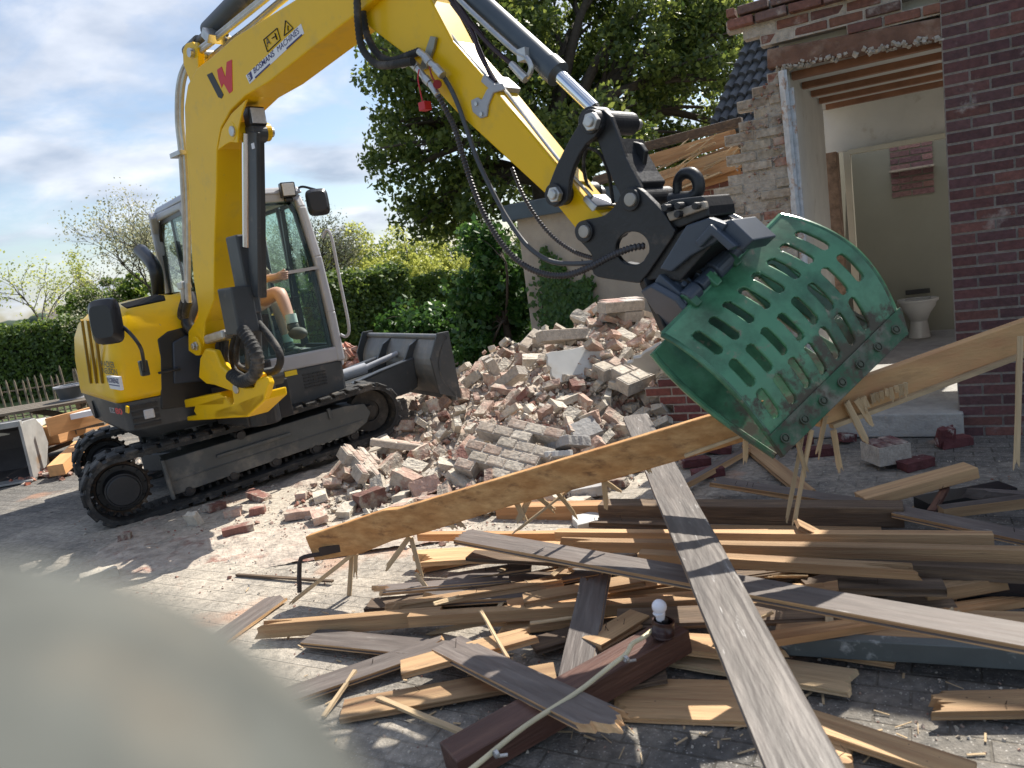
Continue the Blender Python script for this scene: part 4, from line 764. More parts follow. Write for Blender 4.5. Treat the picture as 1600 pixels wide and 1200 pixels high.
# hard pipes along the boom back
for k, dx in enumerate((0, 7)):
    b = MB(); b.tube([bp_(291+dx*.5, 442, -.1-.02*k), bp_(287+dx, 330, -.1), bp_(282+dx, 240, -.1), bp_(277+dx, 190, -.1), bp_(278+dx, 140, -.1), bp_(286+dx, 108, -.08), bp_(304+dx, 84, -.07), bp_(333+dx, 60, -.06), bp_(380+dx, 22, -.06), bp_(425+dx, -14, -.06), bp_(500+dx, -70, -.06)], .017, 8, 6); b.build('hydraulic_pipe', STEEL, boom, smooth=True)
for k, dx in enumerate((13, 20)):
    b = MB(); b.tube([bp_(284+dx, 145, -.03), bp_(292+dx, 118, -.0), bp_(306+dx, 98, .0), bp_(333+dx, 74, .0), bp_(380+dx, 38, .0), bp_(425+dx, 0, .0), bp_(500+dx, -56, .0)], .014, 8, 6); b.build('hydraulic_pipe', STEEL, boom, smooth=True)
for c_, a_, s_ in ((bp_(338, 57, -.05), (unit(EB+UZ), BN, unit(UZ-EB)), (.06, .16, .09)), (bp_(283, 241, -.1), (EB, BN, UZ), (.16, .1, .035)), (bp_(288, 446, -.1), (EB, BN, UZ), (.08, .08, .05))):
    b = MB(); b.box(c_, a_, s_); b.build('pipe_clamp', STEEL, boom, bevel=.004)
for k, dx in enumerate((-3, 4)):
    b = MB(); b.cyl(bp_(289+dx, 440, -.1), bp_(291+dx, 472, -.1), .022, .024, 12); b.build('hose_fitting', STEEL, boom)
    b = MB(); b.tube([bp_(291+dx, 470, -.1), bp_(286+dx, 495, -.08), bp_(298+dx, 520, -.02), bp_(325+dx, 560, .06)], .03, 10, 5); b.build('hydraulic_hose', RUB, boom, smooth=True)
# stick cylinder barrel above the boom
b = MB(); b.cyl(bp_(295, 82, 0), bp_(312, 66, 0), .05, .05, 16); b.cyl(bp_(312, 66, 0), bp_(330, 50, 0), .035, .035, 16); b.cyl(bp_(330, 50, 0), bp_(470, -90, 0), .075, .075, 24); b.build('stick_cylinder', DGREY, ex, smooth=True)
# ---- boom cylinder in front
b = MB(); b.cyl(bp_(398, 592, 0), bp_(389, 380, 0), .062, .062, 28); b.cyl(bp_(389, 382, 0), bp_(389, 372, 0), .068, .068, 28); bc = b.build('boom_cylinder', DGREY, ex, smooth=True)
b = MB(); b.cyl(bp_(386, 385, -.07), bp_(385, 208, -.07), .03, .03, 20); b.build('rod', CHROME, bc, smooth=True)
b = MB(); b.bar(bp_(399, 462, -.06), bp_(396, 205, -.06), .12, .03, up=BN); b.bar(bp_(404, 452, -.06), bp_(402, 222, -.06), .14, .012, up=BN) if False else None; b.bar(bp_(404, 466, .03), bp_(399, 208, .03), .03, .12, up=BN); b.build('rod_guard', DGREY, bc, bevel=.006)
b = MB(); a = bp_(390, 208, -.07); b.cyl(a, a+BN*.1, .06, .06, 20); b.build('rod_eye', DGREY, bc)
b = MB(); b.box(bp_(381, 430, -.07), (EB, BN, UZ), (.16, .09, .55)); b.build('valve_cover', DGREY, bc, bevel=.012)
b = MB(); b.box(bp_(373, 485, -.15), (EB, BN, UZ), (.20, .16, .33)); b.box(bp_(386, 485, -.1), (EB, BN, UZ), (.03, .2, .26)); b.build('valve_box', DGREY, bc, bevel=.012)
b = MB(); b.box(bp_(396, 228, -.075), (EB, BN, UZ), (.035, .008, .035)); b.build('rod_sticker', WHITE, bc)
b = MB(); a = bp_(398, 594, -.1); b.cyl(a, a+BN*.2, .07, .07, 20); b.build('barrel_eye', DGREY, bc)
for pts, r_ in (([(378, 515), (392, 535), (402, 560), (398, 585), (378, 596), (362, 586)], .045), ([(404, 505), (424, 530), (438, 556), (432, 578), (408, 583)], .026), ([(370, 518), (362, 545), (366, 575), (384, 590)], .02), ([(376, 516), (370, 545), (372, 570), (392, 580)], .02)):
    b = MB(); b.tube([bp_(x, y, -.2 if r_ == .045 else -.05) for x, y in pts], r_, 12, 6, ridge=.003 if r_ == .045 else 0, pitch=.028); b.build('hydraulic_hose', RUB, ex, smooth=True)
b = MB(); b.box(bp_(346, 525, -.08), (unit(EB*.95+UZ*.1), BN, UZ), (.32, .14, .07)); b.build('hose_guide_plate', STEEL, ex, bevel=.02)
for k in range(5):
    b = MB(); b.tube([bp_(334+k*5, 532, 0), bp_(338+k*4, 560, -.03), bp_(352+k*3, 590, 0), bp_(368, 605, .03)], .018, 8, 5); b.build('hydraulic_hose', RUB, ex, smooth=True)
# ---- swing bracket
sb = MB()
plate(sb, [(320, 545), (312, 560), (310, 590), (322, 600), (335, 602), (362, 612), (365, 632), (340, 640), (335, 650), (385, 652), (412, 628), (420, 600), (415, 588), (400, 592), (396, 606), (380, 606), (372, 592), (360, 586), (345, 572), (335, 548)], -.2, .05)
plate(sb, [(320, 545), (312, 560), (310, 590), (322, 600), (335, 602), (362, 612), (365, 632), (340, 640), (335, 650), (385, 652), (412, 628), (420, 600), (415, 588), (400, 592), (396, 606), (380, 606), (372, 592), (360, 586), (345, 572), (335, 548)], -.07, .05)
plate(sb, [(335, 640), (372, 628), (412, 612), (414, 625), (386, 652), (335, 655)], -.2, .18); 
plate(sb, [(322, 560), (318, 592), (345, 600), (345, 580)], -.15, .12)
sw = sb.build('swing_bracket', YEL, ex, bevel=.012)
a0 = bp_(268, 646, -.12); sb = MB()
for dy in (0, 1):
    P = [(267, 629), (300, 622), (340, 614), (352, 622), (350, 634), (340, 634), (300, 636), (268, 640)] if not dy else [(272, 653), (300, 650), (345, 642), (372, 640), (372, 650), (352, 654), (310, 657), (274, 659)]
    plate(sb, P, -.2, .2)
plate(sb, [(305, 632), (352, 622), (365, 640), (350, 652), (308, 652), (302, 642)], -.2, .2); sb.build('swing_lug', YEL, ex, bevel=.012)
b = MB(); a = bp_(367, 608, -.215); b.cyl(a, a+BN*.04, .035, .035, 20); b.build('pin', STEEL, sw, bevel=.004)
b = MB(); b.cyl(bp_(406, 582, -.1), bp_(410, 622, -.1), .05, .05, 20); b.build('post_pin', YEL, sw, bevel=.006)
b = MB(); b.cyl(S0+EB*-.25+BN*.1+UZ*.62, S0+EB*-.25+BN*.1+UZ*1.1, .14, .14, 24); b.box(S0-EB*.45+BN*.15+UZ*.78, (EB, BN, UZ), (.5, .4, .3)); b.build('swing_post', BLK, ex, bevel=.01)
# ---- stick (dipper arm)
SO = -.075
sticko = [(673, 0), (706, 63), (769, 135), (871, 261), (925, 325), (945, 340), (930, 350), (914, 366), (899, 357), (865, 315), (790, 246), (712, 174), (631, 84), (568, 36), (552, 0), (545, -40), (575, -70), (620, -85), (650, -60)]
b = MB(); plate(b, sticko, SO, .15); stk = b.build('stick', YEL, ex, bevel=.008)
b = MB(); plate(b, [(569, 34), (575, 28), (660, 100), (740, 170), (800, 226), (870, 270), (868, 285), (795, 240), (725, 182), (650, 104)], SO-.004, .004); b.build('stiffener_seam', YEL, stk, bevel=.002) if False else None
b = MB(); plate(b, [(735, 157), (745, 152), (752, 156), (760, 140), (768, 132), (784, 130), (788, 140), (770, 145), (762, 165), (760, 182), (750, 185), (738, 175)], SO-.012, .012)
b.box(bp_(783, 133, 0), (unit(EB-UZ), BN, unit(EB+UZ)), (.1, .17, .035)); b.build('pipe_bracket', LGREY, stk, bevel=.004)
for (x, y) in ((743, 162), (751, 178)):
    b = MB(); a = bp_(x, y, SO-.02); b.cyl(a, a+BN*.01, .01, .01, 10); b.build('bolt', STEEL, stk)
b = MB(); plate(b, [(655, 105), (672, 56), (681, 58), (677, 76), (666, 107), (657, 110)], SO-.02, .016); b.build('coupling_bracket', mk('galvanised', (.30, .29, .24), .5, metal=.6, var=.2), stk, bevel=.003)
for k in range(4):
    o = -.05+.033*k; b = MB(); b.tube([bp_(688, 30, o), bp_(718, 72, o), bp_(760, 118, o), bp_(783, 134, o), bp_(830, 195, o), bp_(880, 258, o), bp_(925, 308, o)], .0085, 8, 4); b.build('hydraulic_pipe', STEEL, stk, smooth=True)
b = MB(); b.box(bp_(936, 318, .0), (unit(EB-UZ), BN, unit(EB+UZ)), (.08, .15, .04)); b.build('pipe_clamp', STEEL, stk, bevel=.006)
# bucket cylinder above the stick
def bcp(x, y): return bp_(x, y, 0)
b = MB(); b.cyl(bcp(700, -40), bcp(868, 112), .052, .052, 28); b.cyl(bcp(858, 103), bcp(872, 116), .058, .058, 28); bk = b.build('bucket_cylinder', mk('slate_blue_cylinder', (.06, .075, .09), .4), ex, smooth=True)
b = MB(); b.cyl(bcp(870, 114), bcp(928, 170), .03, .03, 24); b.build('rod', CHROME, bk, smooth=True)
b = MB(); b.tube([bp_(675, -45, -.07), bp_(730, 12, -.07), bp_(800, 76, -.07), bp_(822, 90, -.07), bp_(830, 105, -.07), bp_(826, 118, -.07), bp_(817, 124, -.07)], .012, 8, 5); b.box(bp_(821, 86, -.05), (EB, BN, UZ), (.05, .06, .05)); b.build('hydraulic_pipe', STEEL, bk, smooth=True)
b = MB(); b.cyl(bp_(799, 100, -.08), bp_(822, 124, -.08), .016, .02, 12); b.build('hose_fitting', STEEL, bk, smooth=True)
HOSEP = mk('purple_black_hose', (.035, .018, .024), .5, var=.1)
for pts in ([(712, 0), (735, 35), (765, 70), (799, 100)], [(706, 5), (738, 50), (748, 80), (765, 112), (775, 128)], [(700, -5), (728, 30), (742, 62), (755, 92), (768, 120)]):
    b = MB(); b.tube([bp_(x, y, -.06) for x, y in pts], .011, 8, 5); b.build('hydraulic_hose', HOSEP, stk, smooth=True)
# hoses hanging at the knee
for pts, o in (([(557, -40), (558, 0), (560, 40), (566, 75), (585, 98), (605, 102), (630, 98), (645, 96)], -.16), ([(566, -40), (566, 10), (572, 50), (588, 82), (610, 95), (640, 86), (656, 80)], -.1)):
    b = MB(); b.tube([bp_(x, y, o) for x, y in pts], .019, 10, 6, ridge=.0015, pitch=.02); b.build('hydraulic_hose', RUB, stk, smooth=True)
for pts in ([(628, 102), (642, 96), (652, 106), (664, 122), (672, 130), (684, 148)], [(654, 80), (664, 88), (672, 98), (680, 104), (692, 118)]):
    for i in range(len(pts)-1):
        b = MB(); b.cyl(bp_(*pts[i], -.13), bp_(*pts[i+1], -.13), .016+.005*(i % 2), None, 12); b.build('quick_coupling', STEEL, stk, bevel=.002)
b = MB(); b.tube([bp_(655, 108, -.15), bp_(653, 122, -.16), bp_(656, 140, -.16), bp_(660, 158, -.16)], .004, 6, 4); b.box(bp_(664, 166, -.16), (EB, BN, UZ), (.045, .045, .04)); b.build('dust_cap', RED, stk, bevel=.004)
b = MB(); b.tube([bp_(671, 104, -.15), bp_(675, 120, -.15), bp_(682, 130, -.15)], .004, 6, 4); b.cyl(bp_(683, 132, -.16), bp_(684, 131, -.13), .02, .02, 14); b.build('dust_cap', mk('dark_red_plastic', (.25, .01, .02), .4), stk)
# long corrugated hoses down to the grab
HG = mk('grey_hose', (.06, .065, .075), .5)
def hose(pts, r_, ridge, mat=RUB, o=-.13):
    b = MB(); b.tube([bp_(x, y, o if len(q) < 3 else q[2]) for q in pts for x, y in [q[:2]]], r_, 10, 8, ridge=ridge, pitch=.016); b.build('hydraulic_hose', mat, ex, smooth=True)
HOS = mk('corrugated_hose', (.06, .058, .065), .4, metal=.2, var=.1)
hose([(684, 148, -.16), (700, 178), (712, 205), (722, 240), (738, 290), (758, 338), (785, 382), (815, 412), (850, 428), (885, 430), (920, 418), (955, 400), (985, 388), (1008, 384, -.1)], .013, .0028, HOS)
hose([(800, 262, .1), (815, 300, .1), (835, 335, .1), (862, 368, .1), (895, 392, .08), (925, 403, .05), (960, 410, 0)], .0095, .002, HOS)
b = MB(); b.tube([bp_(x, y, -.1) for x, y in [(692, 118), (705, 140), (718, 170), (732, 210), (746, 250), (770, 300), (795, 345), (825, 385), (860, 408), (900, 412), (935, 408), (960, 398)]], .0115, 10, 6); b.build('hydraulic_hose', HG, ex, smooth=True)
# linkage
def link(name, px, o, t, mat=BLK, holes=(), parent=None):
    b = MB(); plate(b, px, o, t); return b.build(name, mat, parent or ex, bevel=.005)
rock = [(908, 187), (899, 202), (890, 217), (880, 236), (870, 256), (862, 276), (856, 292), (853, 305), (858, 318), (866, 324), (880, 320), (886, 314), (890, 280), (896, 260), (905, 241), (915, 226), (929, 214), (938, 200), (938, 186), (929, 172), (914, 176)]
link('rocker_link', rock, -.15, .03); link('rocker_link', rock, .11, .03)
bl_ = [(944, 172), (955, 182), (966, 212), (977, 245), (990, 270), (1001, 292), (1000, 310), (988, 322), (975, 318), (967, 300), (956, 280), (944, 250), (934, 222), (924, 205), (924, 180), (932, 170)]
link('bucket_link', bl_, -.115, .025); link('bucket_link', bl_, .09, .025)
b = MB(); b.prism([bp_(968, 215, -.09), bp_(976, 240, -.09), bp_(992, 268, -.09), bp_(1004, 285, -.09)]+[bp_(998, 300, -.09), bp_(975, 262, -.09)], BN*.18); b.build('link_web', BLK, ex, bevel=.006)
link('link_gusset', [(966, 215), (1000, 224), (1008, 236), (1004, 262), (1012, 290), (1000, 300), (980, 255)], .0, .03)
for x, y, r_ in ((921, 190, .038), (864, 304, .035)):
    b = MB(); a = bp_(x, y, -.19); b.cyl(a, a+BN*.36, .022, .022, 20); b.cyl(a, a+BN*.03, r_, r_, 6); b.cyl(a-BN*.012, a, .02, .022, 20); b.build('pin', STEEL, ex, bevel=.004)
    b = MB(); a = bp_(x, y, -.16); b.cyl(a, a+BN*.3, .048, .048, 28); b.build('pin_boss', BLK, ex, bevel=.004)
b = MB(); a = bp_(921, 190, -.05); b.cyl(a, a+BN*.1, .062, .062, 24); b.build('rod_eye', BLK, bk, bevel=.004)
# quick coupler side plates with a round window
co = [(900, 358), (903, 349), (911, 343), (928, 341), (944, 337), (958, 325), (968, 310), (974, 298), (984, 291), (995, 292), (1006, 300), (1018, 312), (1028, 322), (1040, 337), (1049, 352), (1056, 362), (1034, 395), (1010, 430), (998, 443), (970, 439), (935, 434), (926, 428), (924, 416), (926, 402), (920, 392), (908, 379), (901, 370)]
def holed(px, hc, hr, o, t, name):
    n = 64; cx, cy = hc; out = []; P = [np.array(p, float) for p in px]
    for k in range(n):       # ray from the hole centre to the outline
        a = 2*math.pi*k/n; d = np.array([math.cos(a), math.sin(a)]); best = None
        for i in range(len(P)):
            p, q = P[i], P[(i+1) % len(P)]; e = q-p; den = d[0]*e[1]-d[1]*e[0]
            if abs(den) < 1e-9: continue
            w_ = p-np.array(hc); s = (w_[0]*e[1]-w_[1]*e[0])/den; u_ = (w_[0]*d[1]-w_[1]*d[0])/den
            if s > 0 and 0 <= u_ <= 1 and (best is None or s > best): best = s
        out.append(np.array(hc)+d*best)
    A = [bp_(*p, o) for p in out]; Bq = [bp_(cx+hr*math.cos(2*math.pi*k/n), cy+hr*math.sin(2*math.pi*k/n), o) for k in range(n)]
    V_ = A+Bq+[p+BN*t for p in A]+[p+BN*t for p in Bq]; f = []
    for k in range(n):
        j = (k+1) % n; f += [(k, j, n+j, n+k), (2*n+k, 3*n+k, 3*n+j, 2*n+j), (k, 2*n+k, 2*n+j, j), (n+k, n+j, 3*n+j, 3*n+k)]
    b = MB(); b.add(V_, f); return b.build(name, BLK, ex, bevel=.004)
cpl = holed(co, (988, 388), 26, -.13, .03, 'quick_coupler_plate'); holed(co, (988, 388), 26, .1, .03, 'quick_coupler_plate')
b = MB(); b.prism([bp_(1028, 326, -.1), bp_(1050, 358, -.1), bp_(1000, 436, -.1), bp_(990, 432, -.1), bp_(1030, 366, -.1)], BN*.2); b.prism([bp_(935, 425, -.1), bp_(995, 436, -.1), bp_(995, 425, -.1), bp_(945, 415, -.1)], BN*.2); b.prism([bp_(960, 345, -.1), bp_(1015, 335, -.1), bp_(1030, 350, -.1), bp_(970, 356, -.1)], BN*.2); b.build('coupler_web', BLK, ex, bevel=.006)
for x, y in ((911, 362), (983, 312)):
    b = MB(); a = bp_(x, y, -.145); b.cyl(a, a+BN*.29, .046, .046, 28); b.build('pin_boss', BLK, ex, bevel=.004)
    b = MB(); a = bp_(x, y, -.16); b.cyl(a, a+BN*.32, .027, .027, 24); b.build('pin', mk('worn_steel', (.35, .33, .30), .45, metal=.6, var=.2), ex, bevel=.004)
b = MB(); a = bp_(983, 312, -.1); b.cyl(a, a+BN*.22, .045, .045, 24); b.build('coupler_shaft', STEEL, ex, smooth=True)
b = MB(); b.tube([bp_(1058, 310, .05), bp_(1058, 286, .05), bp_(1066, 273, .05), bp_(1080, 271, .05), bp_(1090, 281, .05), bp_(1091, 298, .05), bp_(1082, 308, .05), bp_(1066, 312, .05), bp_(1050, 316, .05)], [.018, .018, .022, .026, .026, .026, .028, .035, .04], 10, 5); b.build('lifting_hook', BLK, ex, smooth=True)
b = MB(); b.bar(bp_(1062, 305, .05), bp_(1062, 281, .05), .012, .014); b.build('hook_latch', BLK, ex)
# rotator block between coupler and grab: works in the coupler frame
r0 = bp_(1042, 340, -.02); GD_ = unit(bp_(1100, 400, -.02)-bp_(1042, 340, -.02))
b = MB()
def pl(px, o, t, mat, name, bev=.006, par=None): 
    q = MB(); plate(q, px, o, t); return q.build(name, mat, par or ex, bevel=bev)
WST = mk('dusty_steel_plate', (.34, .30, .25), .6, metal=.3, var=.3, scale=14)
pl([(1028, 322), (1050, 312), (1098, 306), (1106, 322), (1108, 338), (1060, 356), (1044, 352)], -.11, .22, BLK, 'rotator_frame')
pl([(1040, 333), (1100, 314), (1103, 326), (1046, 346)], -.13, .03, WST, 'clamp_bar')
for x, y in ((1038, 325), (1057, 335), (1085, 322), (1058, 322)):
    q = MB(); a = bp_(x, y, -.16); q.cyl(a, a+BN*.05, .014, .014, 8); q.build('bolt', BLK, ex, bevel=.002)
pl([(1056, 364), (1098, 342), (1120, 352), (1122, 372), (1062, 440), (1030, 436), (1002, 440)], -.11, .22, BLK, 'grab_yoke')
pl([(1072, 352), (1108, 340), (1135, 350), (1118, 378), (1078, 400), (1048, 425), (1030, 420)], -.135, .04, BLUEG, 'yoke_flank')
pl([(1120, 352), (1143, 342), (1178, 375), (1160, 392), (1140, 385)], -.12, .2, BLUEG, 'yoke_cheek')
pl([(1022, 440), (1030, 428), (1066, 460), (1074, 474), (1062, 488), (1040, 470)], -.14, .06, BLUEG, 'yoke_cheek')
pl([(1085, 378), (1110, 350), (1150, 385), (1138, 392), (1112, 368), (1092, 388)], -.16, .05, BLUEG, 'yoke_rib')
# grab shells
GW0, GW1, GB0, GB1 = D(1035, 523, 2.98), D(1220, 337, 3.16), D(1223, 712, 2.9), D(1413, 526, 3.08)
gn = unit(np.cross(GW1-GW0, GB0-GW0)); gn = gn if np.dot(gn, C-GW0) > 0 else -gn
GBU = unit(gn+CU*.10+CR*.10)
GREEN = mk('green_paint', (.085, .265, .14), .35, var=.12, scale=3, coat=.2, col2=(.022, .085, .04), c2s=2.0, c2r=(.40, .56), col3=(.22, .19, .13), c3s=12, c3r=(.6, .7), bump=.1, bscale=9, grad=(GW0, unit(GB0-GW0), .0, .62, (.075, .065, .045), 9))
def shell(name, A, B_, C_, D_, nrm, bulge, edge_ext, slots=True, kmin=0):
    nu, nv = 190, 170; W_ = np.linalg.norm(B_-A); H_ = np.linalg.norm(C_-A)
    def pos(w_, d):
        ww = w_*(1+edge_ext*math.sin(math.pi*min(1, d*1.0)))
        p = (A*(1-ww)+B_*ww)*(1-d)+(C_*(1-ww)+D_*ww)*d
        return p+nrm*bulge*math.sin(math.pi*min(1, d)**.85)
    SL = []
    for r_, d in enumerate((.225, .485, .715)):
        for k in range(8):
            if (r_ == 2 and k > 6) or k < kmin: continue
            SL.append((.095+k*.116, d-.0 + (.008 if k % 2 else 0)))
    hw, hl = .027, .072 
    def sdf(w_, d):
        best = (9, 0, 0)
        for sw_, sd_ in SL:
            if abs(w_-sw_) > .09 or abs(d-sd_) > .16: continue
            dd = max(abs(d-sd_)-hl, 0)*math.copysign(1, d-sd_); dw = (w_-sw_); L = math.hypot(dd, dw)-hw
            if L < best[0]: g_ = math.hypot(dd, dw) or 1; best = (L, dw/g_, dd/g_)
        return best
    us = np.linspace(0, 1, nu+1); vs = np.linspace(0, 1, nv+1); cell = 1/nu; idx = {}; V_ = []; F_ = []
    S = [[sdf(a, b_) for b_ in vs] for a in us] if slots else None
    def vid(i, j):
        if (i, j) in idx: return idx[(i, j)]
        a, b_ = us[i], vs[j]
        if slots:
            L, gx, gy = S[i][j]
            if abs(L) < cell*.95: a -= gx*L; b_ -= gy*L
        idx[(i, j)] = len(V_); V_.append(pos(a, b_)); return idx[(i, j)]
    for i in range(nu):
        for j in range(nv):
            if slots and ((S[i][j][0] < -cell*.0)+(S[i+1][j][0] < 0)+(S[i][j+1][0] < 0)+(S[i+1][j+1][0] < 0)) >= 3: continue
            F_.append((vid(i, j), vid(i+1, j), vid(i+1, j+1), vid(i, j+1)))
    mb = MB(); mb.add(V_, F_); o = mb.build(name, GREEN, ex, smooth=True, sol=.016); return o, pos
gs, gpos = shell('grab_shell', GW0, GW1, GB0, GB1, GBU, .075, .085)
fwd = -GBU
bk0, bk1 = GW0+fwd*.15+(GB0-GW0)*.03, GW1+fwd*.17+(GB0-GW0)*.03
q0_, q1_ = GB0+fwd*.04-(GB0-GW0)*.02, GB1+fwd*.04-(GB0-GW0)*.02
gs2, gpos2 = shell('grab_shell', bk0-(GW1-GW0)*.0, bk1, q0_, q1_, fwd, .055, .0, True, 5)
def rim(fn, par, w_, r_=.012):
    b = MB(); b.tube([fn(w_, d) for d in np.linspace(0, 1, 14)], r_, 8, 2); b.build('rim', GREEN, par, smooth=True)
for w_ in (0.0, 1.0): rim(gpos, gs, w_); rim(gpos2, gs2, w_, .014)
b = MB(); b.tube([gpos(w_, 0) for w_ in np.linspace(0, 1, 6)], .013, 8, 2); b.build('top_edge', GREEN, gs, smooth=True)
b = MB()
A = [gpos(w_, .855)+GBU*.016 for w_ in np.linspace(-.01, 1.03, 9)]; B2 = [gpos(w_, 1.0)+GBU*.016 for w_ in np.linspace(-.01, 1.015, 9)]
for i in range(8): b.prism([A[i], A[i+1], B2[i+1], B2[i]], -GBU*.02)
b.build('cutting_edge', mk('scraped_green', (.03, .11, .055), .5, var=.3, scale=8, col2=(.17, .16, .13), c2s=7, c2r=(.45, .6), col3=(.07, .05, .035), c3s=15, c3r=(.5, .6)), gs)
for k in range(7):
    b = MB(); p = gpos(.05+k*.148, .93)+GBU*.02; b.cyl(p-GBU*.004, p+GBU*.004, .012, .010, 12); b.ring(p, GBU, .020, .015, .006, 18); b.build('bolt', mk('dirty_bolt', (.08, .09, .06), .6, metal=.2, var=.3), gs)
b = MB(); p = gpos(.92, .80); b.prism([gpos(.86, .84)+GBU*.02, gpos(.965, .70)+GBU*.02, gpos(.975, .85)+GBU*.02], GBU*.004) if False else None
# hinge shaft, lugs
gw = unit(GW1-GW0); gd = unit(GB0-GW0)
hs_ = [GW0*(1-t)+GW1*t-gd*.03+GBU*.0 for t in (.24, .78)]
b = MB(); b.cyl(hs_[0]+fwd*.02, hs_[1]+fwd*.02, .022, .022, 20)
for t, l, r_ in ((.28, .07, .036), (.40, .09, .03), (.52, .09, .044), (.63, .06, .032), (.72, .1, .036)):
    c = GW0*(1-t)+GW1*t-gd*.032; b.cyl(c-gw*l/2, c+gw*l/2, r_, r_, 20)
b.build('hinge_shaft', BLUEG, ex, bevel=.006)
for t in (.225, .39, .555, .745):
    c = GW0*(1-t)+GW1*t; b = MB(); b.prism([c-gd*.045+GBU*.03, c+gd*.02+GBU*.035, c+gd*.02-GBU*.02, c-gd*.045-GBU*.01], gw*.035); b.cyl(c-gd*.03+GBU*.0, c-gd*.03+gw*.05, .03, .03, 16); b.build('hinge_lug', GREEN, gs, bevel=.006)
# grab head: box that joins yoke and hinge, hydraulic blocks inside
yc = (GW0+GW1)/2-gd*.12+fwd*.12
for t in (.18, .80):
    c = GW0*(1-t)+GW1*t; b = MB(); b.prism([c-gd*.0+fwd*.0, c-gd*.06+fwd*-.01, c-gd*.17+fwd*.04, c-gd*.19+fwd*.12, c-gd*.02+fwd*.18, c+gd*.01+fwd*.1], gw*.03); b.build('head_side_plate', BLUEG, ex, bevel=.006)
c = (GW0+GW1)/2; b = MB(); b.prism([c-gd*.22+fwd*.1-gw*.2, c-gd*.22+fwd*.1+gw*.2, c-gd*.0+fwd*.16+gw*.26, c+fwd*.16-gw*.26], fwd*.05); b.build('head_back_plate', BLK, ex, bevel=.006)
for (t, dd, ff, sx_, sy_, sz_) in ((.30, -.08, .06, .1, .07, .07), (.45, -.12, .05, .06, .12, .06), (.58, -.1, .07, .1, .06, .06), (.5, -.05, .05, .2, .03, .05), (.68, -.09, .04, .07, .09, .05)):
    c = GW0*(1-t)+GW1*t+gd*dd+fwd*ff; b = MB(); b.box(c, (gw, gd, GBU), (sx_, sy_, sz_)); b.cyl(c+GBU*.02, c+GBU*.06, .014, .014, 8); b.build('hydraulic_block', BLUEG, ex, bevel=.008)
for k in range(5):
    a = GW0*(1-.3)+GW1*.3+gw*.07*k-gd*.16+fwd*.05; b = MB(); b.tube([a, a+gd*.05+GBU*.04, a+gd*.1+gw*.03+GBU*.02, a+gd*.14+fwd*.03], .009, 8, 4); b.build('hydraulic_hose', RUB, ex, smooth=True)
for pts in ([(965, 262), (975, 292), (966, 320), (958, 335)], [(896, 230), (895, 255), (893, 278), (900, 292)], [(912, 230), (935, 238), (950, 268), (958, 318)], [(920, 225), (912, 250), (915, 280), (925, 300)]):
    b = MB(); b.tube([bp_(x, y, .03) for x, y in pts], .008, 8, 5); b.build('hydraulic_hose', RUB, ex, smooth=True)
# ================================================================ operator
hip = M_(-.80, -.49, 1.47)
pr = empty('person', hip, 'operator in grey t-shirt and shorts sitting in the cab with one hand on the joystick', 'person')
SKIN = mk('skin', (.42, .27, .20), .55, var=.06)
def skinned(name, chains, mat, sub=1):
    """chains: lists of (point, radius); equal points are merged, first point of the first chain is the root."""
    V_ = []; Rr = []; E_ = []; key = {}
    def vid(p, r_):
        k = tuple(np.round(p, 4))
        if k not in key: key[k] = len(V_); V_.append(p); Rr.append(r_)
        return key[k]
    for ch in chains:
        ids = [vid(vec(p), r_) for p, r_ in ch]
        for a, b in zip(ids, ids[1:]): E_.append((a, b))
    o = vec(*pr.location); me = bpy.data.meshes.new(name); me.from_pydata([tuple(p-o) for p in V_], E_, []); ob = bpy.data.objects.new(name, me); SC.collection.objects.link(ob); ob.parent = pr
    ob.modifiers.new('k', 'SKIN'); 
    for i, s in enumerate(me.skin_vertices[0].data): s.radius = (Rr[i], Rr[i]); s.use_root = (i == 0)
    if sub: m = ob.modifiers.new('u', 'SUBSURF'); m.levels = m.render_levels = sub
    dg = bpy.context.evaluated_depsgraph_get(); m2 = bpy.data.meshes.new_from_object(ob.evaluated_get(dg)); ob.modifiers.clear(); ob.data = m2; m2.materials.clear(); m2.materials.append(mat); m2.shade_smooth(); return ob
sh = M_(-.86, -.49, 1.98); nk = M_(-.84, -.49, 2.06); hd_ = M_(-.80, -.49, 2.16)
def arm(s):
    v = -.49+s*.19; sd = M_(-.86, v, 1.95); 
    hn = mv(439, 431, -.72) if s < 0 else M_(-.40, -.2, 1.73)
    el = (sd+hn)/2+vec(0, 0, -.12)+EW*s*.03-EF*.03; 
    ch = [[(sh, .1), (sd, .062), ((sd+el)/2, .05), (el, .042), ((el+hn)/2, .038), (hn-EF*.06, .027), (hn-EF*.02, .03), (hn, .024)]]
    for k in range(4):
        b = hn+UZ*(.022-.015*k); ch.append([(hn, .024), (b+EF*.03, .0105), (b+EF*.05-EW*s*.025, .0095), (b+EF*.03-EW*s*(.045-.004*k), .0085)])
    ch.append([(hn-EF*.02, .03), (hn+UZ*.03-EW*s*.02, .012), (hn+UZ*.045-EW*s*.03+EF*.02, .009)])
    return ch
def leg(s):
    v = -.49+s*.13; hp = M_(-.78, v*1.0, 1.46); kn = mv(437, 456, v) if s < 0 else M_(-.30, v, 1.52); an = mv(458, 511, v) if s < 0 else M_(-.19, v, 1.12); an[2] = max(an[2], 1.09)
    return [[(hip, .14), (hp, .1), ((hp+kn)/2, .078), (kn, .06), ((kn*.6+an*.4), .055), (an, .036), (an-UZ*.05+EF*.03, .038), (an-UZ*.06+EF*.13, .032), (an-UZ*.065+EF*.18, .022)]], hp, kn, an
Lr, hpR, knR, anR = leg(-1); Ll, hpL, knL, anL = leg(1)
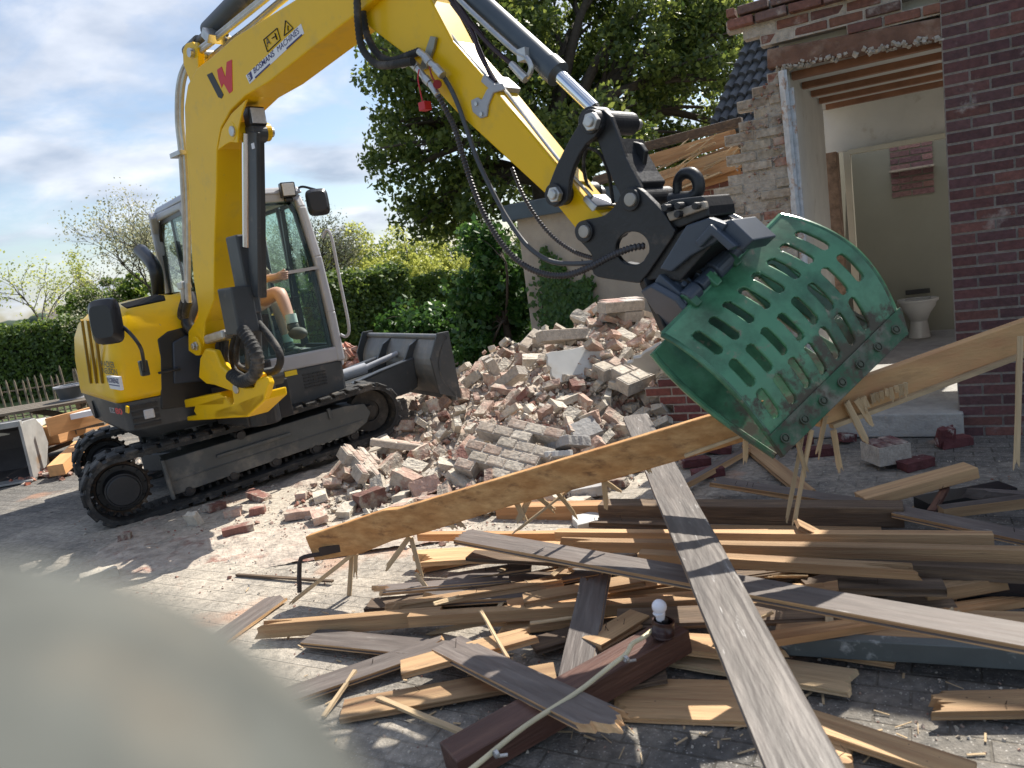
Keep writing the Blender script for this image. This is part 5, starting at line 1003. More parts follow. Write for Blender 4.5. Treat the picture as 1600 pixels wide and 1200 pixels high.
skinned('body', [[(hip, .14), (M_(-.84, -.49, 1.62), .13), (M_(-.87, -.49, 1.8), .14), (sh, .1), (nk, .055), (M_(-.83, -.49, 2.1), .075), (hd_, .092), (M_(-.80, -.49, 2.24), .075)]]+arm(-1)+arm(1)+Lr+Ll, SKIN)
SHIRT = mk('grey_cotton', (.22, .23, .25), .9, var=.1); SHORT = mk('beige_cotton', (.42, .38, .33), .9, var=.1)
A1, A2 = arm(-1)[0], arm(1)[0]
skinned('t_shirt', [[(M_(-.82, -.49, 1.55), .15), (M_(-.84, -.49, 1.62), .148), (M_(-.87, -.49, 1.8), .158), (M_(-.86, -.49, 1.97), .125)], [(M_(-.86, -.49, 1.97), .125), (A1[1][0], .078), (A1[2][0], .062)], [(M_(-.86, -.49, 1.97), .125), (A2[1][0], .078), (A2[2][0], .062)]], SHIRT)
skinned('shorts', [[(hip, .158), (hpR, .118), ((hpR+knR)/2, .095), (hpR*.25+knR*.75, .09)], [(hip, .158), (hpL, .118), ((hpL+knL)/2, .095), (hpL*.25+knL*.75, .09)]], SHORT)
for an in (anR, anL):
    b = MB(); b.ell(an-UZ*.05+EF*.07, (.15, .052, .05), 16, 10, (unit(EF), unit(EW), UZ)); b.ell(an-UZ*.0, (.05, .045, .055), 12, 8); b.build('shoe', mk('dark_shoe', (.06, .08, .07), .7), pr, smooth='all')
    b = MB(); b.tube([an+UZ*.1-EF*.01, an+UZ*.03], .045, 12, 1); b.build('sock', mk('pale_green_sock', (.35, .5, .45), .9), pr, smooth=True)
b = MB(); b.ell(hd_+UZ*.035-EF*.012, (.1, .09, .1), 16, 10, (EF, EW, UZ)); b.build('hair', mk('brown_hair', (.08, .05, .03), .8, bump=.4), pr, smooth='all')
b = MB(); b.ell(hd_+EF*.095-UZ*.01, (.018, .014, .022), 10, 6, (EF, EW, UZ))
for s in (-1, 1): b.ell(hd_+EW*s*.09-UZ*.01, (.02, .012, .032), 10, 6, (EF, EW, UZ))
b.build('nose_and_ears', SKIN, pr, smooth='all')
b = MB()
for s in (-1, 1): b.ell(hd_+EF*.082+EW*s*.033+UZ*.015, .011, 8, 6)
b.build('eyes', DPLASTIC, pr, smooth='all'); b = MB(); b.box(hd_+EF*.088-UZ*.05, (EW, EF, UZ), (.04, .01, .008)); b.build('mouth', mk('lips', (.4, .15, .12), .5), pr)
# ================================================================ rubble pile
CPT = [(960, 482, .95), (1050, 505, .92), (1100, 540, .8), (880, 512, .78), (930, 520, .85), (820, 530, .68), (780, 545, .62), (700, 580, .48), (650, 608, .33), (740, 580, .5), (800, 600, .48), (880, 580, .55), (980, 570, .58), (1040, 590, .5), (690, 640, .3), (760, 650, .36), (850, 640, .4), (950, 640, .38), (1020, 640, .35), (640, 690, .17), (720, 700, .22), (800, 700, .26), (880, 700, .24), (960, 700, .16), (560, 735, .08), (640, 745, .1), (720, 755, .12), (820, 760, .1), (900, 750, .07),
       (380, 790, 0), (450, 770, .01), (500, 790, 0), (600, 790, .0), (700, 800, 0), (800, 805, 0), (900, 800, 0), (980, 760, 0), (1060, 740, .0), (1100, 710, 0), (540, 690, .05), (480, 720, .02), (520, 735, .06), (580, 715, .1), (620, 700, .14), (1010, 720, 0), (1020, 690, .03), (1060, 695, 0), (1080, 700, 0), (980, 720, .04), (1000, 660, .12), (620, 650, .2), (1150, 700, 0), (1250, 690, 0), (1200, 760, 0)]
_cp = np.array([G(x, y, z) for x, y, z in CPT])
_ex = np.array([(-2.5, 8.6, 0), (-1.4, 10, 0), (.5, 11.2, .15), (2.2, 11.0, .3), (3.6, 9.5, .2), (1.5, 9.6, .75), (2.6, 8.6, .6), (.2, 9.6, .35), (-.8, 8.9, .2), (2.3, 7.6, .6), (2.2, 6.9, .3), (1.6, 7.5, .75), (3, 3, 0), (-2, 4, 0), (0, 3, 0), (2, 4, 0), (-4, 6, 0)], float)
_cp = np.vstack([_cp, _ex])
def hz(x, y):
    d2 = (_cp[:, 0]-x)**2+(_cp[:, 1]-y)**2+.02; w_ = 1/d2**2; h = max(0., float((w_*_cp[:, 2]).sum()/w_.sum())); r0, r1 = x-FO[0], y-FO[1]; a = r0*LW[0]+r1*LW[1]; b_ = r0*NF[0]+r1*NF[1]
    return h*min(1., max(0., (a-1.95)/.35)) if b_ < .1 else h*min(1., max(0., (a-1.25)/.4))
def march(px, py, zoff=0.):
    d = ray(px, py); t = 3.
    while t < 14:
        p = C+d*t
        if p[2] <= hz(p[0], p[1])+zoff: return p
        t += .03
    return None
# rubble bed
X0, X1, Y0, Y1 = -3.0, 4.0, 4.4, 11.4; nx_, ny_ = 200, 200; gv = []
for j in range(ny_+1):
    for i in range(nx_+1):
        x = X0+(X1-X0)*i/nx_; y = Y0+(Y1-Y0)*j/ny_; h = hz(x, y); k = min(1, h/.12)
        gv.append((x, y, h-.045*k-.012+(.05*mn.noise(Vector((x*6, y*6, 0)))+.035*mn.noise(Vector((x*15, y*15, 3))))*k))
b = MB(); b.add(gv, [(j*(nx_+1)+i, j*(nx_+1)+i+1, (j+1)*(nx_+1)+i+1, (j+1)*(nx_+1)+i) for j in range(ny_) for i in range(nx_) if max(gv[j*(nx_+1)+i][2], gv[(j+1)*(nx_+1)+i+1][2]) > -.008])
tag(b.build('rubble_bed', mk('mortar_rubble', (.42, .36, .30), .95, var=.35, scale=12, bump=1, bscale=35, col2=(.25, .12, .09), c2s=5, c2r=(.55, .7)), smooth='all'), 'dusty bed of crushed brick and mortar under the loose bricks of the pile', 'rubble', kind='stuff')
RB = {'red': mk('rubble_brick_red', (.21, .10, .08), .9, var=.25, scale=14, rand=.3, bump=.7, bscale=45, col2=(.40, .35, .29), c2s=5, c2r=(.46, .56), col3=(.12, .06, .05), c3s=9, c3r=(.62, .7)),
      'pink': mk('rubble_brick_pink', (.40, .27, .215), .9, var=.25, scale=14, rand=.25, bump=.7, bscale=45, col2=(.50, .44, .36), c2s=6, c2r=(.47, .58)),
      'pale': mk('rubble_mortar', (.54, .49, .41), .95, var=.2, scale=14, rand=.2, bump=.8, bscale=40, col2=(.30, .19, .15), c2s=5, c2r=(.6, .7)),
      'grey': mk('rubble_concrete', (.36, .35, .34), .95, var=.2, scale=12, rand=.2, bump=.5)}
def brickmesh(name, dims, mat, seed, chip=.5, mortar=0.):
    r_ = random.Random(seed); bm = bmesh.new(); bmesh.ops.create_cube(bm, size=1); bmesh.ops.subdivide_edges(bm, edges=bm.edges[:], cuts=4, use_grid_fill=True)
    cuts = [(Vector((r_.choice((-.5, .5)), r_.uniform(-.5, .5), r_.choice((-.5, .5)))), r_.uniform(.06, .2)) for _ in range(3)]
    for v in bm.verts:
        p = v.co.copy()
        for c, q in cuts:
            d = (Vector((p.x*dims[0]/.1, p.y*dims[1]/.1, p.z*dims[2]/.1))-Vector((c.x*dims[0]/.1, c.y*dims[1]/.1, c.z*dims[2]/.1))).length
            if d < q*4: v.co = p*(1-chip*.25*(1-d/(q*4)))
        v.co = Vector((v.co.x*dims[0], v.co.y*dims[1], v.co.z*dims[2])); nn = mn.noise_vector(v.co*30+Vector((seed, 0, 0)))*.0035*(1+chip); v.co += nn
    me = bpy.data.meshes.new(name); bm.to_mesh(me); bm.free(); me.materials.append(mat); return me
BM = []
for ci, (cn, m) in enumerate(RB.items()):
    if cn == 'grey': continue
    for k, dm in enumerate(((.21, .1, .055), (.21, .1, .055), (.12, .1, .055), (.15, .1, .058), (.09, .08, .05), (.21, .12, .12))):
        BM.append((cn, 'half' if dm[0] < .16 else ('double' if dm[2] > .1 else 'whole'), brickmesh('brick', dm, m, ci*10+k, .6 if k else .3), dm))
def rotm(rz, ry, rx): return Matrix.Rotation(rz, 4, 'Z') @ Matrix.Rotation(ry, 4, 'Y') @ Matrix.Rotation(rx, 4, 'X')
def inside(px, poly, x, y):
    c = False; n = len(poly)
    for i in range(n):
        x1, y1 = poly[i]; x2, y2 = poly[(i+1) % n]
        if (y1 > y) != (y2 > y) and x < (x2-x1)*(y-y1)/(y2-y1)+x1: c = not c
    return c
PILE = [(440, 812), (470, 770), (540, 725), (640, 660), (655, 600), (700, 570), (760, 540), (830, 515), (900, 495), (940, 478), (1000, 480), (1045, 510), (1090, 560), (1040, 600), (1030, 690), (1000, 745), (900, 790), (780, 800), (650, 812), (560, 800)]
LAB = {'red': 'red-brown', 'pink': 'dusty pink', 'pale': 'pale mortared'}
SZ = {'half': 'half brick', 'whole': 'brick', 'double': 'double brick'}
def zone(x, y):
    Z = [((640, 860), 'at the rubble foot left of the tipped slab' if x < 560 else 'at the rubble foot right of the tipped slab'), ((1e9, 520), 'on the crest by the rendered wall' if x < 960 else 'on the crest right of the plastered chunk'), ((1e9, 570), 'below the crest above the white panel' if x < 900 else 'near the crest behind the grab')]
    if y > 740 and x < 640: return Z[0][1], 'bricks at the foot of the rubble pile'
    if y > 765: return 'under the long held beam', 'bricks at the foot of the rubble pile'
    if y < 520: return Z[1][1], 'bricks on the crest of the pile'
    if y < 570: return Z[2][1], 'bricks on the crest of the pile'
    if x < 660: return 'beside the front idler of the track', 'bricks beside the track'
    if x < 740: return ('just below the dozer blade' if y < 650 else 'left of the largest bonded slab'), 'bricks in the rubble slope'
    if x > 980: return 'next to the low broken wall', 'bricks next to the low wall'
    if x > 880: return ('between white panel and low wall' if y < 650 else 'around the tilted concrete tiles'), 'bricks in the rubble slope'
    return ('below the leaning lintel chunk' if y < 640 else ('just behind the largest bonded slab' if y < 700 else 'before the largest bonded slab')), 'bricks in the rubble slope'
placed = []; tries = 0; rr = random.Random(5)
def place(px, py, p, ent, rot, zl=None, lab=None, grp=None):
    cn, sz, me, dm = ent; o = bpy.data.objects.new('brick', me); SC.collection.objects.link(o); o.matrix_world = Matrix.Translation(Vector(p)) @ rot
    zl, zg = zone(px, py); tag(o, lab or f'{LAB[cn]} {SZ[sz]} {zl}', 'brick', grp or zg); return o
while len(placed) < 255 and tries < 9000:
    tries += 1; x = rr.uniform(445, 1095); y = rr.uniform(478, 812)
    if not inside(0, PILE, x, y): continue
    mind = 15 + (y-480)*.03
    if any(abs(x-a)**2+abs(y-c_)**2 < mind**2 for a, c_ in placed): continue
    p = march(x, y, .03)
    if p is None: continue
    placed.append((x, y)); ent = rr.choices(BM, weights=[(.6 if e[1] == 'double' else 1)*{'pale': 1.5, 'pink': 1.4, 'red': .4}[e[0]] for e in BM])[0]
    flat = p[2] < .06; tl = .12 if flat else .75
    place(x, y, (p[0], p[1], max(p[2], ent[3][2]/2+.002)), ent, rotm(rr.uniform(0, 6.3), rr.uniform(-tl, tl), rr.uniform(-tl, tl)*1.1+(0 if rr.random() < .7 or flat else 1.5)))
# bricks told apart one by one on the paving before the tracks
for (x, y, e, rz, t, lab) in ((372, 827, 0, .35, 0, 'red-brown whole brick lying alone on the paving, lowest of the loose ones'), (404, 776, 1, -.5, .25, 'red-brown brick propped at a tilt near the track'), (402, 797, 2, .2, 0, 'short red half brick behind the lone whole brick'), (365, 800, 8, .1, 0, 'pinkish brick flat beside the track'), (335, 792, 3, .9, .1, 'broken red brick just in front of the track roller'), (303, 815, 14, 1.2, 1.2, 'pale brick standing on its end beside the track'), (155, 898, 13, .5, 0, 'half-blurred red and pale brick at the left of the paving'), (195, 838, 4, .2, 0, 'small dark red fragment under the rear of the track')):
    ent = BM[e]; p = G(x, y, ent[3][2]/2); place(x, y, (p[0], p[1], ent[3][2]/2*(1+.5*abs(t))), ent, rotm(rz, t, 0), lab=lab, grp='loose bricks on the paving')
DBK = mk('dark_red_brick', (.10, .028, .03), .8, var=.25, scale=14, rand=.15, bump=.5, bscale=45, col2=(.42, .39, .36), c2s=5, c2r=(.58, .66))
dbm = [brickmesh('brick', (.21, .1, .055), DBK, 77, .4), brickmesh('brick', (.13, .1, .055), DBK, 78, .5)]
for (x, y, e, rz, ry, lab) in ((1385, 700, None, 0, 0, ''), (1430, 724, 0, .3, 0, 'dark red brick with white mortar lying flat on the paving before the step'), (1490, 690, 0, .1, 0, 'dark red brick lying behind an upright one by the pier'), (1478, 694, 1, 1.5, 1.3, 'dark red brick tipped on its end by the pier'), (1085, 722, 0, .2, .1, 'dark brick with white mortar below the low broken wall'), (1120, 702, 0, -.3, .2, 'dark brick tilted against the foot of the low wall'), (1105, 738, 0, .1, 0, 'dark brick lying crosswise below the low wall'), (1070, 712, 1, .5, 0, 'dark half brick with white mortar at the pile edge'), (1245, 690, 0, .2, .1, 'dark red brick under the grab by the step'), (1275, 705, 0, -.2, 0, 'dark red brick just right of the grab tip'), (1320, 685, 1, .5, .2, 'dark half brick in front of the doorway step')):
    if e is None: continue
    o = bpy.data.objects.new('brick', dbm[e]); SC.collection.objects.link(o); p = G(x, y, .03); o.matrix_world = Matrix.Translation(Vector((p[0], p[1], .03+.04*abs(ry)))) @ rotm(rz, ry, 0); tag(o, lab, 'brick', 'dark red bricks before the doorway')
# slabs of masonry still bonded together
def slab(px, py, nx, ny, nz, rz, ry, rx, cols, label, lift=.0, p=None, mort=None, pitch=(.215, .11, .062), zo=.0):
    p = march(px, py, .02+zo) if p is None else p; Mx = (Matrix.Translation(Vector(p)+Vector((0, 0, lift))) @ rotm(rz, ry, rx)); b = MB(); q = MB(); r_ = random.Random(int(px+py))
    def T(v): return vec(*(Mx @ Vector(v)))
    R3 = Mx.to_3x3(); ax = [vec(*(R3 @ Vector(v))) for v in ((1, 0, 0), (0, 1, 0), (0, 0, 1))]
    for i in range(nx):
        for j in range(ny):
            for k in range(nz):
                e = (i in (0, nx-1))+(j in (0, ny-1)); 
                if e and r_.random() < .16*e: continue
                of = (.5*pitch[0] if j % 2 else 0); c = ((i-nx/2+.5)*pitch[0]+of-.25*pitch[0], (j-ny/2+.5)*pitch[1], (k-nz/2+.5)*pitch[2]); kk = r_.uniform(.8, 1.15); b.cc = tuple(x*kk for x in r_.choice(cols))
                b.box(T(c)+ax[2]*r_.uniform(-.004, .004), ax, (pitch[0]-.012, pitch[1]-.012, pitch[2]-.008)); q.box(T(c)-ax[2]*.006, ax, (pitch[0]+.001, pitch[1]+.001, pitch[2]-.012))
    t = empty('masonry_chunk', p, label, 'masonry chunk', 'bonded chunks of wall in the rubble'); b.build('bricks', ATW, t, bevel=.006, seg=1); q.build('mortar', MORTAR, t)
PK = [(.36, .24, .19), (.42, .32, .26), (.3, .17, .14), (.46, .38, .31)]; PL_ = [(.48, .42, .34), (.52, .46, .38), (.42, .35, .28), (.38, .28, .22)]
slab(800, 722, 4, 6, 1, -.55, .22, .62, PL_, 'largest bonded brick slab, fanned pale bricks lying at the lower front of the pile', .07, pitch=(.145, .085, .12))
slab(572, 738, 3, 5, 1, 2.1, -.35, .5, PK, 'bonded slab of pinkish bricks tipped at the left foot of the pile', .06, pitch=(.15, .065, .1))
slab(900, 530, 4, 2, 1, -2.55, -.12, .2, PL_, 'long grey-brown slab of bonded bricks high on the pile', .04, pitch=(.22, .13, .11))
slab(800, 600, 3, 1, 1, 2.5, .5, .3, PL_, 'long pale lintel chunk leaning below the crest', .06, pitch=(.2, .12, .1))
slab(775, 590, 1, 3, 1, .3, 1.2, .1, PL_, 'upright pale block standing against the leaning lintel chunk', .05, pitch=(.22, .1, .09))
slab(835, 540, 2, 2, 2, .9, -.4, .5, PL_, 'thick pale block tilted on the crest above the blade side', .05, pitch=(.16, .11, .09))
slab(972, 492, 2, 2, 2, .5, .08, .1, [(.55, .52, .5), (.5, .42, .38), (.3, .17, .14)], 'white plastered brick chunk perched on the very top of the pile', .05, pitch=(.24, .14, .11))
slab(985, 590, 3, 3, 1, .55, -.1, .35, PK+PL_, 'flat bonded slab at the right of the pile by the green grab', .05, pitch=(.13, .15, .12))
slab(665, 560+25, 2, 3, 2, .6, .3, .2, PL_, 'pale bonded block just below the dozer blade', .0, pitch=(.2, .12, .07))
slab(630, 700, 2, 2, 1, .1, .3, -.1, PK, 'pinkish bonded pair beside the front idler of the track', .03)
slab(930, 745, 2, 2, 1, .5, .1, .2, PK, 'pinkish chunk below the fanned slab', .03)
slab(600, 690+20, 2, 2, 1, -.3, -.2, .2, PL_, 'pale chunk between the track and the fanned slab', .03)
pdk = G(1378, 712, .07); slab(1378, 712, 3, 1, 1, .12, 0, .0, [(.1, .03, .035), (.12, .04, .04), (.085, .03, .03)], 'dark red bonded brick block lying before the doorway step', .03, p=pdk, pitch=(.105, .2, .13))
# flat pale panels and concrete pieces
def panel(name, px, py, sz, rot, mat, label, cat, lift=.03, p=None):
    p = march(px, py, .03) if p is None else p; Mx = Matrix.Translation(Vector(p)+Vector((0, 0, lift))) @ rot; R3 = Mx.to_3x3(); ax = [vec(*(R3 @ Vector(v))) for v in ((1, 0, 0), (0, 1, 0), (0, 0, 1))]
    b = MB(); n = 9; o = vec(*Mx.translation); r_ = random.Random(int(px)); P = []
    for s0, s1, ax0 in (((-1, -1), (1, -1), 0), ((1, -1), (1, 1), 1), ((1, 1), (-1, 1), 0), ((-1, 1), (-1, -1), 1)):
        for t in np.linspace(0, 1, n)[:-1]: P.append(o+ax[0]*sz[0]/2*(s0[0]+(s1[0]-s0[0])*t)*(1+r_.uniform(-.09, .03))+ax[1]*sz[1]/2*(s0[1]+(s1[1]-s0[1])*t)*(1+r_.uniform(-.09, .03)))
    b.prism([q-ax[2]*sz[2]/2 for q in P], ax[2]*sz[2]); tag(b.build(name, mat, bevel=.003, seg=1), label, cat)
SLAT = mk('plasterboard', (.52, .52, .50), .85, var=.12, scale=4, col2=(.4, .36, .3), c2s=4, c2r=(.55, .75))
panel('plaster_panel', 900, 575, (.5, .3, .05), rotm(.3, .0, 1.0), SLAT, 'large smooth white panel half buried under the grey-brown slab', 'panel')
panel('plaster_panel', 1050, 575, (.6, .4, .03), rotm(.4, .5, -.5), SLAT, 'beige panel leaning behind the toothed low wall', 'panel')
panel('concrete_tile', 890, 700, (.24, .22, .07), rotm(.6, .3, -.35), RB['grey'], 'grey concrete tile tilted at the lower right of the pile', 'tile')
panel('concrete_tile', 915, 682, (.22, .2, .1), rotm(.2, -.2, .5), RB['grey'], 'thick bluish grey concrete block behind the tilted tile', 'tile')
panel('concrete_tile', 870, 722, (.2, .24, .04), rotm(.1, .1, -.5), SLAT, 'pale grey flat tile leaning in front of the tilted tile', 'tile')
panel('concrete_tile', 915, 765, (.22, .12, .07), rotm(.1, .0, .1), RB['grey'], 'grey concrete lump lying under the long held beam', 'tile', .0)
panel('concrete_tile', 930, 812, (.26, .14, .05), rotm(.2, .0, .1), SLAT, 'whitish slab piece lying flat near the long boards', 'tile', .0)
# small rubble
b = MB(); r_ = random.Random(9)
CC = [(.48, .43, .35), (.42, .36, .29), (.25, .11, .08), (.34, .22, .17), (.52, .48, .42), (.3, .14, .1)]
for k in range(4200):
    x = r_.uniform(440, 1095); y = r_.uniform(478, 812)
    if not inside(0, PILE, x, y): continue
    d = ray(x, y); p = march(x, y, .01)
    if p is None: continue
    b.cc = r_.choice(CC); chunk(b, p, r_.uniform(.008, .035)*(1.2 if r_.random() < .2 else 1), r_)
tag(b.build('small_rubble', ATW), 'small broken pieces of brick and mortar filling the gaps in the pile', 'rubble', kind='stuff')
b = MB(); 
for k in range(3600):
    t_ = r_.random()
    if t_ < .6: x = r_.gauss(560, 170); y = r_.gauss(810, 45)
    else: x = r_.uniform(100, 1600); y = r_.uniform(700, 1180)
    if 0 < x < 1650 and y > 700:
        p = G(x, y, .0)
        if p[1] > 8.5 or hz(p[0], p[1]) > .05: continue
        near = 1 if t_ < .6 else .75; s = r_.uniform(.002, .011)*near*(2.2 if r_.random() < .05 and t_ < .6 else 1); b.cc = r_.choice(CC); chunk(b, p+UZ*s*.3, s, r_)
tag(b.build('mortar_crumbs', ATW), 'crumbs of mortar and brick strewn over the paving', 'rubble', kind='stuff')
b = MB()
for k in range(260):
    x = r_.gauss(1020, 260); y = r_.uniform(830, 1190)
    if x < 350: continue
    p = G(x, y, 0); a = r_.uniform(0, math.pi); L = r_.uniform(.01, .06); d = vec(math.cos(a), math.sin(a), r_.uniform(-.05, .15)); b.bar(p+UZ*.006-d*L/2+UZ*abs(d[2])*L/2, p+UZ*.006+d*L/2+UZ*abs(d[2])*L/2, r_.uniform(.002, .009), .002)
tag(b.build('wood_splinters', LATH), 'small wood splinters strewn on the paving around the boards', 'splinters', kind='stuff')
# small red rubble far left and behind the cab
for (x, y, n, s, w_, lab) in ((95, 738, 140, .04, 28, 'small heap of orange-red brick bits by the rear of the far track'), (545, 560, 220, .09, 22, 'heap of red rubble seen between the cab and the blade')):
    b = MB(); 
    for k in range(n):
        dx_, dy_ = r_.gauss(0, 1), r_.gauss(0, 1); dd = 7.0 if x < 200 else 10.5; b.cc = r_.choice([(.4, .12, .07), (.35, .14, .09), (.5, .4, .33), (.28, .09, .06)])
        c = G(x, y, .0) if x < 200 else D(545, 640, 10.6)*vec(1, 1, 0); h_ = (0.05 if x < 200 else .75)*math.exp(-(dx_**2+dy_**2)*.5); chunk(b, c+vec(dx_*.35 if x < 200 else dx_*.55, dy_*.2, h_), s, r_)
    tag(b.build('red_rubble', ATW), lab, 'rubble', kind='stuff')
# ================================================================ timber
def T(p1, z1, p2, z2, wd, th, mat, label, roll=0., jag=(0, .0), bow=0., grp='boards of the timber heap', name='board', up=(0, 0, 1), cat='board', bevel=0.):
    return plank(name, G(*p1, z1), G(*p2, z2), wd, th, mat, None, roll, jag, up, label, cat, grp, bow, bevel)
GT_ = [WOODG, WOODR]      # painted grey on its upper face, raw below
# lower layers
T((705, 1195), .05, (1060, 992), .13, .13, .1, WOODB, 'reddish-brown painted beam running from the bottom edge up to the lamp holder', name='beam', cat='beam', bevel=.004)
T((955, 1092), .015, (1245, 1100), .02, .24, .02, WOODR, 'broad brown board lying flat under the lower end of the long diagonal board', jag=(.05, .05))
T((1050, 1022), .03, (1338, 1068), .04, .15, .018, LATH, 'flat pale board with sawn end right of the diagonal board', jag=(.0, .03))
T((1010, 1000), .09, (1238, 1022), .06, .13, .025, WOODR, 'broken-ended raw board just behind the flat pale board', jag=(.02, .12))
T((1250, 1122), .05, (1520, 1212), .03, .1, .025, WOODR, 'raw board going out of the bottom edge right of the diagonal board', jag=(.02, .0))
T((1255, 1160), .02, (1345, 1190), .02, .12, .02, WOODR, 'short raw board under the board at the bottom edge', jag=(.02, .06))
T((1445, 1103), .04, (1660, 1098), .04, .11, .03, WOODR, 'short raw board lying alone on the grey paving at the lower right', jag=(.08, .0))
T((325, 1012), .01, (440, 930), .02, .13, .015, GT_, 'grey board lying alone on the paving at the left of the heap', jag=(.0, .05))
T((535, 1112), .02, (868, 1052), .04, .13, .022, WOODR, 'brown raw board at the lower left of the heap below the dark board')
T((430, 1095), .03, (705, 1002), .06, .12, .022, GT_, 'dark grey board slanting up from the lower left', jag=(.0, .05))
T((485, 996), .04, (745, 1022), .06, .13, .02, GT_, 'grey board lying behind the crossing boards at the left of the heap')
T((698, 1008), .10, (975, 1143), .16, .14, .025, GT_, 'grey board with a splintered raw end crossing the brown beam', jag=(.0, .12))
T((627, 1046), .09, (838, 990), .12, .11, .025, WOODR, 'short raw board lying across the grey boards, sawn at its lower left end', jag=(.0, .05))
T((590, 1090), .04, (730, 1148), .03, .022, .012, LATH, 'pale pointed stake on the paving in front of the raw boards', jag=(.0, .03), name='stake', cat='stake')
T((505, 1120), .01, (555, 1048), .06, .015, .012, LATH, 'thin stick leaning on the dark slanting board', name='stick', cat='stick')
T((395, 985), .05, (690, 962), .08, .045, .07, WOODR, 'long thin raw board whose tip reaches farthest left on the paving', jag=(.25, .0))
T((640, 968), .09, (1110, 940), .12, .05, .05, WOODR, 'long narrow raw board passing behind the light bulb')
T((575, 946), .03, (800, 925), .05, .12, .02, WOODD, 'old brown board with square end under the dark board')
T((650, 938), .08, (860, 925), .09, .12, .025, GT_, 'dark grey short board with splinters left of the pale short one', jag=(.12, .05))
T((818, 938), .14, (1005, 905), .15, .09, .025, WOODR, 'short raw board with nail holes above the thin long board')
T((925, 1008), .13, (1000, 962), .13, .1, .03, WOODR, 'stubby sawn board beside the lamp holder')
T((932, 895), .22, (895, 1075), .08, .12, .024, GT_, 'dark grey board standing across the heap between the short boards', jag=(.05, .05))
T((980, 1060), .03, (1040, 1048), .05, .14, .02, WOODD, 'short dark board end poking out under the brown beam')
T((640, 872), .10, (900, 872), .12, .1, .02, WOODR, 'raw board edge left of the heap under the dark pointed board', jag=(.1, .1))
T((735, 868), .16, (960, 880), .16, .1, .02, WOODD, 'old dark board lying just under the long dark board at left')
T((655, 838), .16, (1200, 836), .20, .045, .04, WOODO, 'narrow orange-edged board at the back of the heap, left end')
T((780, 800), .03, (1010, 795), .06, .1, .09, WOODO, 'orange-brown beam end lying behind the heap at left', name='beam', cat='beam')
T((925, 815), .08, (1060, 820), .09, .1, .03, WOODD, 'short weathered board with rounded end before the dark beam', jag=(.06, 0))
T((940, 797), .12, (1412, 803), .12, .12, .1, WOODD, 'heavy dark brown beam lying level at the back of the heap', name='beam', cat='beam', bevel=.004)
T((1030, 832), .05, (1378, 838), .05, .1, .06, WOODR, 'pale beam lying just under the heavy dark beam', name='beam', cat='beam')
T((1170, 697), .02, (1262, 772), .05, .1, .03, WOODR, 'short raw plank lying under the tip of the grab', jag=(.0, .05))
T((1062, 762), .06, (1168, 704), .04, .05, .04, GT_, 'narrow grey board left of the plank under the grab')
T((1112, 752), .10, (1420, 800), .13, .11, .03, GT_, 'grey board behind the heavy dark beam, left part', jag=(.04, .0))
T((1405, 800), .14, (1640, 848), .16, .12, .025, GT_, 'grey board leaving the frame at right behind the raw boards')
T((1345, 782), .12, (1518, 734), .2, .12, .06, WOODR, 'thick raw beam offcut raised above the heavy beam', name='beam', cat='beam', bevel=.003)
T((1440, 790), .03, (1575, 765), .04, .14, .06, DPLASTIC, 'black channel profile lying at the back right of the heap', name='metal_profile', cat='profile')
T((1470, 800), .14, (1640, 778), .15, .06, .05, GT_, 'grey batten above the black channel at the right edge')
T((1500, 770), .13, (1640, 780), .12, .05, .05, WOODG, 'grey batten with splintered raw tip at the right edge', jag=(.15, .0))
T((1455, 800), .12, (1478, 762), .13, .035, .02, WOODB, 'short red-brown stick across the black channel', name='stick', cat='stick')
T((870, 836), .20, (1552, 842), .24, .05, .05, WOODR, 'long raw board at the back of the heap, sawn right end')
T((870, 850), .23, (1660, 868), .27, .05, .05, WOODR, 'brightest long raw board running to the right edge', jag=(.2, 0))
T((1000, 868), .25, (1462, 895), .27, .06, .04, WOODR, 'long raw board with a broken pointed right end', jag=(.0, .25))
T((1200, 876), .20, (1660, 900), .22, .06, .05, WOODD, 'old brown board under the bright long one')
T((1310, 916), .20, (1476, 918), .2, .09, .03, WOODD, 'weathered board end coated with old plaster at the right')
T((1440, 925), .15, (1580, 900), .18, .1, .05, WOODR, 'raw board with tapered right end beside the plastered one', jag=(.0, .2))
T((1490, 930), .10, (1660, 930), .1, .1, .06, DPLASTIC, 'black profile at the right edge beneath the long dark board', name='metal_profile', cat='profile')
T((1215, 968), .10, (1660, 985), .12, .22, .02, WOODR, 'wide light plywood panel under the long dark board', name='panel', cat='panel')
T((1218, 1004), .08, (1680, 1030), .1, .05, .075, mk('blue_grey_gutter', (.10, .115, .115), .5, col2=(.4, .42, .42), c2s=9, c2r=(.6, .7)), 'blue-grey painted profile along the front right of the heap', name='profile', cat='profile', bevel=.004)
T((1280, 1012), .03, (1400, 1030), .03, .1, .02, WOODR, 'short raw piece under the blue-grey profile')
T((715, 837), .25, (1660, 1008), .34, .14, .026, GT_, 'longest dark grey board crossing the heap from upper left to the right edge', jag=(.05, .0))
T((992, 650), .50, (1262, 1215), .44, .155, .026, [mk('scuffed_grey_paint', (.115, .10, .09), .5, var=.28, scale=5, stretch=(.7, 5, 5), bump=.15, bscale=14, col2=(.2, .175, .155), c2s=4, c2r=(.48, .75), col3=(.42, .4, .38), c3s=9, c3r=(.62, .72)), WOODR], 'long scuffed grey board running diagonally over everything to the bottom edge', jag=(.03, .0), roll=0)
T((1245, 818), .28, (1292, 842), .2, .1, .02, WOODR, 'small raw board corner behind the long raw boards')
T((700, 905), .05, (830, 885), .07, .1, .02, GT_, 'short grey board under the old dark one at the left')
